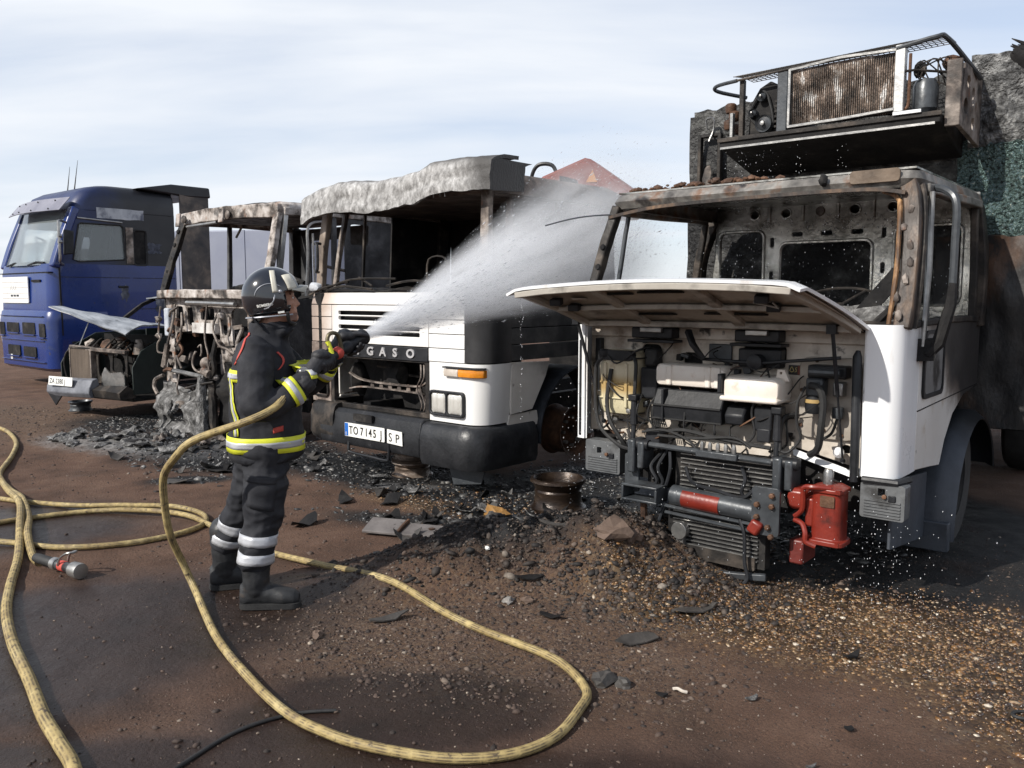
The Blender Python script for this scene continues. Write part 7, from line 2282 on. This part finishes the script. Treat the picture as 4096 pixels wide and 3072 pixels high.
wl_ = lambda v: tuple(Matrix.Rotation(R(FR), 3, 'Z') @ Vector(v) + Vector((PX, PY, PZ)))
air = [wl_(NA - nd * .02), wl_((.16, -.27, 1.17)), wl_((.10, -.35, 1.10)), wl_((-.02, -.41, 1.045)), (-1.55, 4.03, .95), (-1.66, 4.06, .86), (-1.765, 4.16, .74), (-1.81, 4.26, .58), (-1.83, 4.36, .38), (-1.80, 4.46, .17)]
grd = gp([(-1.70, 4.40), (-1.42, 3.86), (-1.12, 3.41), (-.89, 3.13), (-.71, 2.98), (-.52, 2.88), (-.24, 2.82), (-.01, 2.85), (.16, 2.97), (.27, 3.17), (.31, 3.32), (.25, 3.54), (.14, 3.71), (-.13, 3.94), (-.35, 4.18), (-.68, 4.45),
          (-1.12, 4.84), (-1.6, 5.24), (-2.09, 5.78), (-2.43, 6.06), (-2.84, 6.22), (-3.21, 6.25), (-3.6, 6.05), (-3.85, 5.75), (-3.65, 5.52), (-3.28, 5.41), (-2.95, 5.31), (-2.62, 5.37), (-2.39, 5.55), (-2.25, 5.78), (-2.24, 5.98), (-2.37, 6.19),
          (-2.62, 6.30), (-3.0, 6.36), (-3.6, 6.45), (-4.6, 6.9), (-6.5, 8.2)], lift={19: .02, 20: .02, 32: .02, 33: .02})
grd[0] = (grd[0][0] - .02, grd[0][1], grd[0][2] + .03)
hose('fire_hose', 'yellow fire hose running from the firefighter and looping across the foreground', air + grd, .0195)
ha = gp([(-7.4, 11.4), (-6.61, 10.47), (-6.12, 10.0), (-5.54, 9.21), (-5.11, 8.41), (-4.7, 7.53), (-4.28, 6.98), (-3.89, 6.5), (-3.53, 5.96), (-3.27, 5.5), (-3.04, 5.15), (-2.91, 4.99)], .024, lift={7: .045, 8: .03, 9: .045})
hose('fire_hose', 'yellow fire hose ending in a nozzle lying at the left', ha, .024)
hb_ = gp([(-5.9, 9.0), (-4.95, 7.84), (-4.3, 6.98), (-3.83, 6.36), (-3.45, 5.72), (-3.1, 5.1), (-2.85, 4.6), (-2.62, 4.18), (-2.35, 3.78), (-2.06, 3.41), (-1.82, 3.09), (-1.65, 2.89), (-1.49, 2.69), (-1.3, 2.3)], .026, lift={3: .05, 4: .045})
hose('fire_hose', 'thick yellow fire hose running along the left edge of the foreground', hb_, .026)
hose('black_cable', 'thin black cable curling on the wet ground at the bottom left', gp([(-1.25, 2.6), (-1.13, 2.86), (-1.02, 3.02), (-.86, 3.14), (-.70, 3.17)], .008), .008, m_blackmatt, 5)
# nozzle lying on the ground
GN = thing('hose_nozzle', 'metal nozzle with lever lying on the wet ground at the left', 'nozzle', (-2.91, 4.99, H(-2.91, 4.99)), math.degrees(math.atan2(-.28, .44)))


def gz(prof, nm, mat):
    return P(MB().lathe(prof, (0, 0, .05), 'x', 18), nm, mat, GN)


gz([(.026, -.03), (.03, .0), (.03, .16), (.026, .17)], 'rubber_sleeve', m_blackmatt)
gz([(.032, .17), (.038, .175), (.038, .21), (.034, .215)], 'coupling', m_steel)
gz([(.026, .21), (.03, .22), (.03, .36), (.036, .37)], 'barrel', m_greymet)
gz([(.0305, .25), (.032, .255), (.032, .30), (.0305, .305)], 'red_ring', m_redp)
gz([(.036, .37), (.045, .38), (.048, .44), (.046, .46), (.03, .462)], 'spray_head', m_steel)
P(MB().tube(smooth_path([(.27, .03, .06), (.30, .03, .12), (.37, .03, .15), (.40, .0, .155), (.37, -.03, .15), (.30, -.03, .11), (.27, -.03, .06)], 5), .007, 7), 'lever', m_steel, GN)
# ------------------------------------------------------------------ loose things on the ground
def rim(nm, label, x, y, r, h, mat, stack=1, rz=0):
    o = thing(nm, label, 'wheel rim', (x, y, H(x, y) - .01), rz)
    for k in range(stack):
        z = k * h
        P(MB().lathe([(r * .80, z), (r * 1.0, z + h * .02), (r * 1.02, z + h * .10), (r * .92, z + h * .16), (r * .86, z + h * .3), (r * .84, z + h * .45), (r * .86, z + h * .6), (r * .82, z + h * .66),
                      (r * .86, z + h * .72), (r * .94, z + h * .84), (r * 1.02, z + h * .9), (r * 1.0, z + h * .98), (r * .9, z + h), (r * .78, z + h * .8), (r * .74, z + h * .3), (r * .76, z)], (0, 0, 0), 'z', 40), 'rim_barrel', mat, o)
    P(MB().lathe([(r * .76, stack * h - h * .5), (r * .5, stack * h - h * .35), (r * .2, stack * h - h * .4), (r * .02, stack * h - h * .4)], (0, 0, 0), 'z', 24), 'rim_disc', mat, o)
    return o


m_rimA = pmat('wet_brown_rim', [(.3, (.04, .028, .02)), (.5, (.15, .11, .085)), (.7, (.38, .32, .27))], 5, rough=(.25, .5), metal=.4, bump=.3, stretch=(1, 1, 3))
m_rimB = pmat('dark_brown_rim', [(.3, (.010, .007, .006)), (.5, (.03, .019, .013)), (.7, (.07, .048, .033))], 5, rough=(.2, .45), metal=.4, bump=.3, stretch=(1, 1, 3))
rim('wheel_rim', 'pair of shiny brown rims stacked flat under the lettered truck bumper', -.93, 7.66, .19, .145, m_rimA, 2)
rim('wheel_rim', 'dark wet rim lying flat between the two white trucks', .36, 6.40, .215, .25, m_rimB)
rim('wheel_rim', 'small steel rim lying flat under the burnt van bumper', -6.25, 12.0, .16, .15, m_greymet)
# flat three-panel strip
fs = thing('flat_strip', 'grey three panel strip with raised joints lying before the gravel mound', 'strip', (-.50, 5.56, H(-.5, 5.56) + .015), math.degrees(math.atan2(-.33, 1.03)))
m_strip = pmat('grey_dusty_board', [(.3, (.075, .066, .064)), (.7, (.17, .155, .15))], 6, rough=(.6, .85), bump=.25, blot=[((.03, .025, .023), .62, .7, 8)])
for x0, x1, tl in ((-.54, -.28, .02), (-.255, .17, .0), (.195, .54, -.03)):
    P(MB().loft([[(x, -.085, .0), (x, -.085, .018), (x, .085, .05 + tl), (x, .085, .03 + tl)] for x in (x0, x1)]), 'panel', m_strip, fs, bevel=.004)
for x in (-.267, .183):
    P(MB().bar([(x, -.095, .02), (x, .0, .045), (x, .10, .06)], .02, .03), 'joint_rib', m_rust, fs, bevel=.004)
P(MB().lathe([(.02, 0), (.024, .008), (.01, .01)], (-.06, .02, .035), 'z', 10), 'bolt_head', m_rust, fs)

# big stones and slabs one can pick out
m_stone = pmat('brown_stone', [(.3, (.085, .055, .04)), (.7, (.17, .12, .092))], 8, rough=(.7, .9), bump=.5, bscale=30)
m_slab = pmat('dark_slab', [(.3, (.028, .025, .023)), (.7, (.075, .068, .062))], 8, rough=(.55, .8), bump=.4)
ST = [('stone', 'large brown stone resting on the gravel mound', .56, 4.66, (.11, .07, .06), m_stone), ('stone', 'brown stone touching the large one on the mound', .70, 4.72, (.06, .05, .045), m_stone),
      ('stone', 'orange stone in the washed gravel before the lettered truck', -.12, 6.18, (.09, .05, .045), pmat('orange_stone', [(.3, (.22, .11, .03)), (.7, (.34, .19, .06))], 8, rough=(.4, .6), bump=.3)),
      ('stone', 'dark pair-shaped stone right of the hose bend', .40, 3.45, (.07, .045, .035), m_slab), ('stone', 'small dark stone beside the hose bend', .475, 3.40, (.035, .03, .03), m_slab),
      ('stone', 'round pale brown stone on the slope below the mound', .08, 4.35, (.035, .03, .02), m_stone), ('stone', 'oval grey brown stone left of the hose loop', -.95, 3.92, (.035, .028, .02), m_stone),
      ('stone', 'speckled round grey stone below the mound crest', -.02, 4.34, (.032, .03, .022), pmat('speckled_stone', [(.3, (.1, .095, .09)), (.7, (.3, .28, .26))], 30, rough=(.7, .9), bump=.3))]
for k, (nm, lb, x, y, s, mt) in enumerate(ST):
    o = MB().rock((0, 0, s[2] * .5), s, k * 3 + 2, 2, .75).wobble(s[0] * .22, 1.6 / s[0], k).build(nm, mt, None, angle=22)
    o.location = (x, y, H(x, y) - .005)
    o.rotation_euler.z = k * 1.3
    tag(o, lb, 'stone')


def flake(seed, L_, W_, curl=.02):
    rg = random.Random(seed)
    n = 9
    out_ = [(L_ * .5 * math.cos(2 * math.pi * k / n) * rg.uniform(.65, 1.1), W_ * .5 * math.sin(2 * math.pi * k / n) * rg.uniform(.6, 1.1)) for k in range(n)]
    return MB().plate(out_, [], lambda a, b_, d: (a, b_, .012 - d + curl * (a / L_) ** 2 * 4 + curl * noise.noise((a * 9, b_ * 9, seed))), .007)


FL = [('charred flat sheet fragment lying below the mound at right', .60, 3.86, .26, .13), ('dark flat shard left of the large mound stone', .10, 4.50, .2, .06), ('grey flat shard beside the hose in the foreground', -.62, 4.12, .22, .07),
      ('dark shard lying in the middle of the lower slope', .2, 4.15, .16, .06), ('black peeled sheet lying on bare earth left of the firefighter', -3.0, 7.3, .42, .16), ('blue black sheet scrap further left of the firefighter', -2.75, 7.75, .45, .2),
      ('wet green brown puddle-side sheet under the front of the white truck', .95, 4.18, .3, .1), ('curled black scrap in the washed gravel', 1.55, 3.66, .13, .05), ('thin dark sliver near the right end of the strip', .25, 4.9, .22, .03),
      ('small black flake on the brown earth right of the hose', .62, 3.3, .06, .03), ('pale grey flake on the brown earth right of the hose', .98, 3.25, .07, .03), ('greenish flake on the earth at lower right', 1.28, 3.02, .05, .035),
      ('whitish sliver on the earth at lower right', 1.05, 2.78, .05, .015), ('light grey sliver near the bottom edge', .52, 2.68, .06, .025)]
for k, (lb, x, y, a, b_) in enumerate(FL):
    light = 'whitish' in lb or 'pale' in lb or 'light' in lb
    o = flake(k + 3, a, b_, .02 if a > .1 else .008).build('sheet_fragment', m_ash if light else m_slab if k % 2 == 0 else m_soot, None, angle=30)
    o.location = (x, y, H(x, y) + .004)
    o.rotation_euler = (random.uniform(-.1, .1), random.uniform(-.1, .1), random.uniform(-.6, .6))
    tag(o, lb, 'debris')
o = MB().tube(smooth_path([(-.03, 0, .012), (-.01, .004, .016), (.012, -.004, .014), (.03, .003, .01)], 4), .007, 7).build('twisted_scrap', m_cream, None)
o.location = (.70, 3.33, H(.7, 3.33))
o.rotation_euler.z = -.5
tag(o, 'twisted cream scrap on the bare earth right of the hose', 'debris')
o = MB().rock((0, 0, .012), (.016, .014, .012), 4, 2, .4).build('paper_scrap', m_plate, None)
o.location = (-.14, 4.62, H(-.14, 4.62))
tag(o, 'tiny white scrap on the dark mound', 'debris')
o = MB().tube([(0.05 * math.cos(a), .03 * math.sin(a), .01) for a in np.linspace(0, 6.0, 20)], .007, 6).build('rubber_ring', m_blackmatt, None)
o.location = (2.02, 3.13, H(2.02, 3.13))
tag(o, 'black rubber ring on the gravel at the right edge', 'debris')
for k in range(70):
    zone = k % 3
    if zone == 0:
        x, y = random.gauss(-.9, .8), random.gauss(6.9, .45)
    elif zone == 1:
        x, y = random.gauss(-2.6, .7), random.gauss(8.3, .4)
    else:
        x, y = random.gauss(-.3, .7), random.gauss(6.0, .18)
    if abs(x + 1.36) < .25 and abs(y - 4.4) < .5:
        continue
    s = random.uniform(.05, .18)
    o = flake(k + 100, s * 1.6, s, .05).build('char_flake', (m_soot, m_slab, m_soot, m_ash)[k % 4], None, angle=30)
    o.location = (x, y, H(x, y) + random.uniform(.0, .02))
    o.rotation_euler = (random.uniform(-.35, .35), random.uniform(-.35, .35), random.uniform(0, 6))
    zl = ('before the lettered truck bumper', 'between the firefighter and the skeleton truck', 'along the strip and the orange gravel')[zone]
    tag(o, ('pale ash' if k % 4 == 3 else 'grey' if k % 4 == 1 else 'black') + ' charred flake strewn ' + zl, 'debris', 'charred flakes ' + zl)

# ------------------------------------------------------------------ water
SP0 = Vector(wl_(NB + nd * .004))
SP1 = Vector((.98, 7.75, 2.36))
ax = (SP1 - SP0)
SL = ax.length
ax.normalize()
SQ = ax.to_track_quat('Z', 'Y')
half = .185
# cone of mist
rings = []
for i in range(17):
    t_ = i / 16
    z = SL * 1.06 * t_
    r_ = .022 + half * z * (1 + .10 * math.sin(t_ * 3))
    rings.append([(r_ * 1.08 * math.cos(a), r_ * 1.08 * math.sin(a), z) for a in [2 * math.pi * j / 28 for j in range(28)]])
spray = MB().loft(rings).build('water_spray', None, None, angle=0)
spray.location = SP0
spray.rotation_euler = SQ.to_euler()
tag(spray, 'white fan of water spray from the nozzle towards the trucks', 'water', None, 'stuff')
vm = bpy.data.materials.new('water_mist')
vm.use_nodes = True
t = vm.node_tree
t.nodes.clear()
N, L = t.nodes.new, t.links.new
vo = N('ShaderNodeOutputMaterial')
pv = N('ShaderNodeVolumePrincipled')
pv.inputs['Color'].default_value = (.97, .98, 1, 1)
pv.inputs['Anisotropy'].default_value = .1
tcv = N('ShaderNodeTexCoord')
spx = N('ShaderNodeSeparateXYZ')
L(tcv.outputs['Object'], spx.inputs[0])


def vmath(op, a, b_=None, c=None):
    n = N('ShaderNodeMath')
    n.operation = op
    for i, v in enumerate((a, b_, c)):
        if v is None:
            continue
        if isinstance(v, (int, float)):
            n.inputs[i].default_value = v
        else:
            L(v, n.inputs[i])
    return n.outputs[0]


rad = vmath('POWER', vmath('ADD', vmath('MULTIPLY', spx.outputs[0], spx.outputs[0]), vmath('MULTIPLY', spx.outputs[1], spx.outputs[1])), .5)
rz_ = vmath('MULTIPLY_ADD', spx.outputs[2], half, .022)
rho = vmath('DIVIDE', rad, rz_)
# direction-space noise gives streaks that fan out with the jet
dv = N('ShaderNodeCombineXYZ')
L(vmath('DIVIDE', spx.outputs[0], rz_), dv.inputs[0])
L(vmath('DIVIDE', spx.outputs[1], rz_), dv.inputs[1])
L(vmath('MULTIPLY', spx.outputs[2], .35), dv.inputs[2])
nz1 = N('ShaderNodeTexNoise')
L(dv.outputs[0], nz1.inputs[0])
nz1.inputs['Scale'].default_value = 4.2
nz1.inputs['Detail'].default_value = 5
nz1.inputs['Roughness'].default_value = .65
edge = vmath('SUBTRACT', 1.12, vmath('ADD', rho, vmath('MULTIPLY', vmath('SUBTRACT', nz1.outputs[0], .5), 1.1)))
edge = vmath('MINIMUM', vmath('MAXIMUM', vmath('MULTIPLY', edge, 1.7), 0.0), 1.0)
stre = N('ShaderNodeMapRange')
L(nz1.outputs[0], stre.inputs[0])
stre.inputs[1].default_value = .36
stre.inputs[2].default_value = .66
stre.inputs[3].default_value = .12
stre.inputs[4].default_value = 1.7
dens = vmath('DIVIDE', 3.7, vmath('ADD', vmath('MULTIPLY', spx.outputs[2], .30), .05))
dens = vmath('MULTIPLY', vmath('MULTIPLY', dens, edge), stre.outputs[0])
fade = vmath('MAXIMUM', vmath('SUBTRACT', 1.12, vmath('MULTIPLY', spx.outputs[2], 1.02 / SL)), .0)
L(vmath('MULTIPLY', dens, fade), pv.inputs['Density'])
L(pv.outputs[0], vo.inputs['Volume'])
spray.data.materials.clear()
spray.data.materials.append(vm)
# droplets in the jet
nD = 16000
u = rng.uniform(0, 1, nD) ** .7
zz = .12 + u * SL * .98
ro = np.minimum(np.abs(rng.normal(0, .5, nD)), 1.15) * (half * zz + .022)
an = rng.uniform(0, 2 * np.pi, nD)
ctr = np.stack([ro * np.cos(an), ro * np.sin(an), zz], -1)
dirs = ctr / np.linalg.norm(ctr, axis=1)[:, None]
sz = rng.gamma(2.5, .00042, nD) + .0004
ln = sz * rng.uniform(4, 12, nD)
e1 = np.cross(dirs, [0.3, .9, 0.1]); e1 /= np.linalg.norm(e1, axis=1)[:, None]
e2 = np.cross(dirs, e1)
OV = ctr[:, None, :] + (oct_v[None, :, 0:1] * e1[:, None, :] + oct_v[None, :, 1:2] * e2[:, None, :]) * sz[:, None, None] + oct_v[None, :, 2:3] * dirs[:, None, :] * ln[:, None, None]
OF = np.array([(0, 2, 4), (2, 1, 4), (1, 3, 4), (3, 0, 4), (2, 0, 5), (1, 2, 5), (3, 1, 5), (0, 3, 5)])
m_drop = pmat('water_drops', [(.4, (.80, .83, .88)), (.6, (.9, .92, .95))], 5, rough=(.05, .15), bump=0)
m_drop.node_tree.nodes['Principled BSDF'].inputs['Transmission Weight'].default_value = .35
dr = bpy.data.objects.new('spray_droplets', np_mesh('spray_droplets', OV.reshape(-1, 3), (OF[None] + (np.arange(nD) * 6)[:, None, None]).reshape(-1, 3), m_drop))
col.objects.link(dr)
dr.location = SP0
dr.rotation_euler = SQ.to_euler()
tag(dr, 'fine flying drops of the water jet', 'water', None, 'stuff')
# drifting mist where the jet strikes between the trucks
ms_ = MB().rock((0, 0, 0), (.62, 1.05, .62), 3, 3, .25).build('mist_cloud', None, None, angle=0)
ms_.location = (.80, 7.75, 2.02)
ms_.rotation_euler = (0, 0, R(-38))
tag(ms_, 'drifting mist between the two white trucks', 'water', None, 'stuff')
vm2 = bpy.data.materials.new('drifting_mist')
vm2.use_nodes = True
t = vm2.node_tree
t.nodes.clear()
N, L = t.nodes.new, t.links.new
vo = N('ShaderNodeOutputMaterial')
pv = N('ShaderNodeVolumePrincipled')
pv.inputs['Color'].default_value = (.97, .98, 1, 1)
tcv = N('ShaderNodeTexCoord')
ln_ = N('ShaderNodeVectorMath'); ln_.operation = 'MULTIPLY'; L(tcv.outputs['Object'], ln_.inputs[0]); ln_.inputs[1].default_value = (1 / .62, 1 / 1.05, 1 / .62)
le = N('ShaderNodeVectorMath'); le.operation = 'LENGTH'; L(ln_.outputs[0], le.inputs[0])
nq = N('ShaderNodeTexNoise'); L(tcv.outputs['Object'], nq.inputs[0]); nq.inputs['Scale'].default_value = 2.6; nq.inputs['Detail'].default_value = 4
f_ = vmath('MAXIMUM', vmath('SUBTRACT', .85, vmath('MULTIPLY_ADD', nq.outputs[0], .5, vmath('SUBTRACT', le.outputs['Value'], .25))), 0.0)
L(vmath('MULTIPLY', f_, 1.5), pv.inputs['Density'])
L(pv.outputs[0], vo.inputs['Volume'])
ms_.data.materials.clear()
ms_.data.materials.append(vm2)


# falling drips
def drips(nm, label, pts, smin=.0012, smax=.003):
    pts = np.array(pts)
    n = len(pts)
    s = rng.uniform(smin, smax, n)
    st = rng.uniform(1, 2.6, n)
    V_ = pts[:, None, :] + oct_v[None] * np.stack([s, s, s * st], -1)[:, None, :]
    o = bpy.data.objects.new(nm, np_mesh(nm, V_.reshape(-1, 3), (OF[None] + (np.arange(n) * 6)[:, None, None]).reshape(-1, 3), m_drop))
    col.objects.link(o)
    return tag(o, label, 'water', None, 'stuff')


cA, sA = math.cos(R(-40)), math.sin(R(-40))
tA = lambda x, y, z: (1.232 + x * cA - y * sA, 4.954 + x * sA + y * cA, z)
pts = [tA(random.gauss(.2, .55), random.uniform(-.35, -.1), random.uniform(.02, .75)) for _ in range(230)]
pts += [tA(random.uniform(-1.02, -.72), random.uniform(-.3, .1), random.uniform(.02, 1.1)) for _ in range(200)]
pts += [tA(random.gauss(1.0, .12), random.uniform(-.3, .0), random.uniform(.02, .5)) for _ in range(130)]
pts += [tA(random.choice((-.62, -.55, -.5, -.38, -.3, -.1, .2)) + random.gauss(0, .01), random.uniform(1.3, 1.5), random.uniform(2.38, 2.72)) for _ in range(120)]
pts += [tA(-.93 + random.gauss(0, .006), -.72, random.uniform(.9, 1.66)) for _ in range(50)]
pts += [tA(random.uniform(-.8, .9), random.uniform(.25, .5), random.uniform(1.5, 2.2)) for _ in range(130)]
drips('falling_drips', 'small drops of water dripping off the white truck', pts)
# beads of water on the wet back wall and roof lining
pts = [tA(random.uniform(-.85, .95), 1.688 + random.uniform(-.006, 0), random.choice((random.uniform(2.13, 2.25), random.uniform(1.4, 2.2)))) for _ in range(420)]
drips('water_beads', 'beads of water on the back wall inside the white truck cab', pts, .002, .005)
for sc_ in (TMP,):
    bpy.data.scenes.remove(sc_)
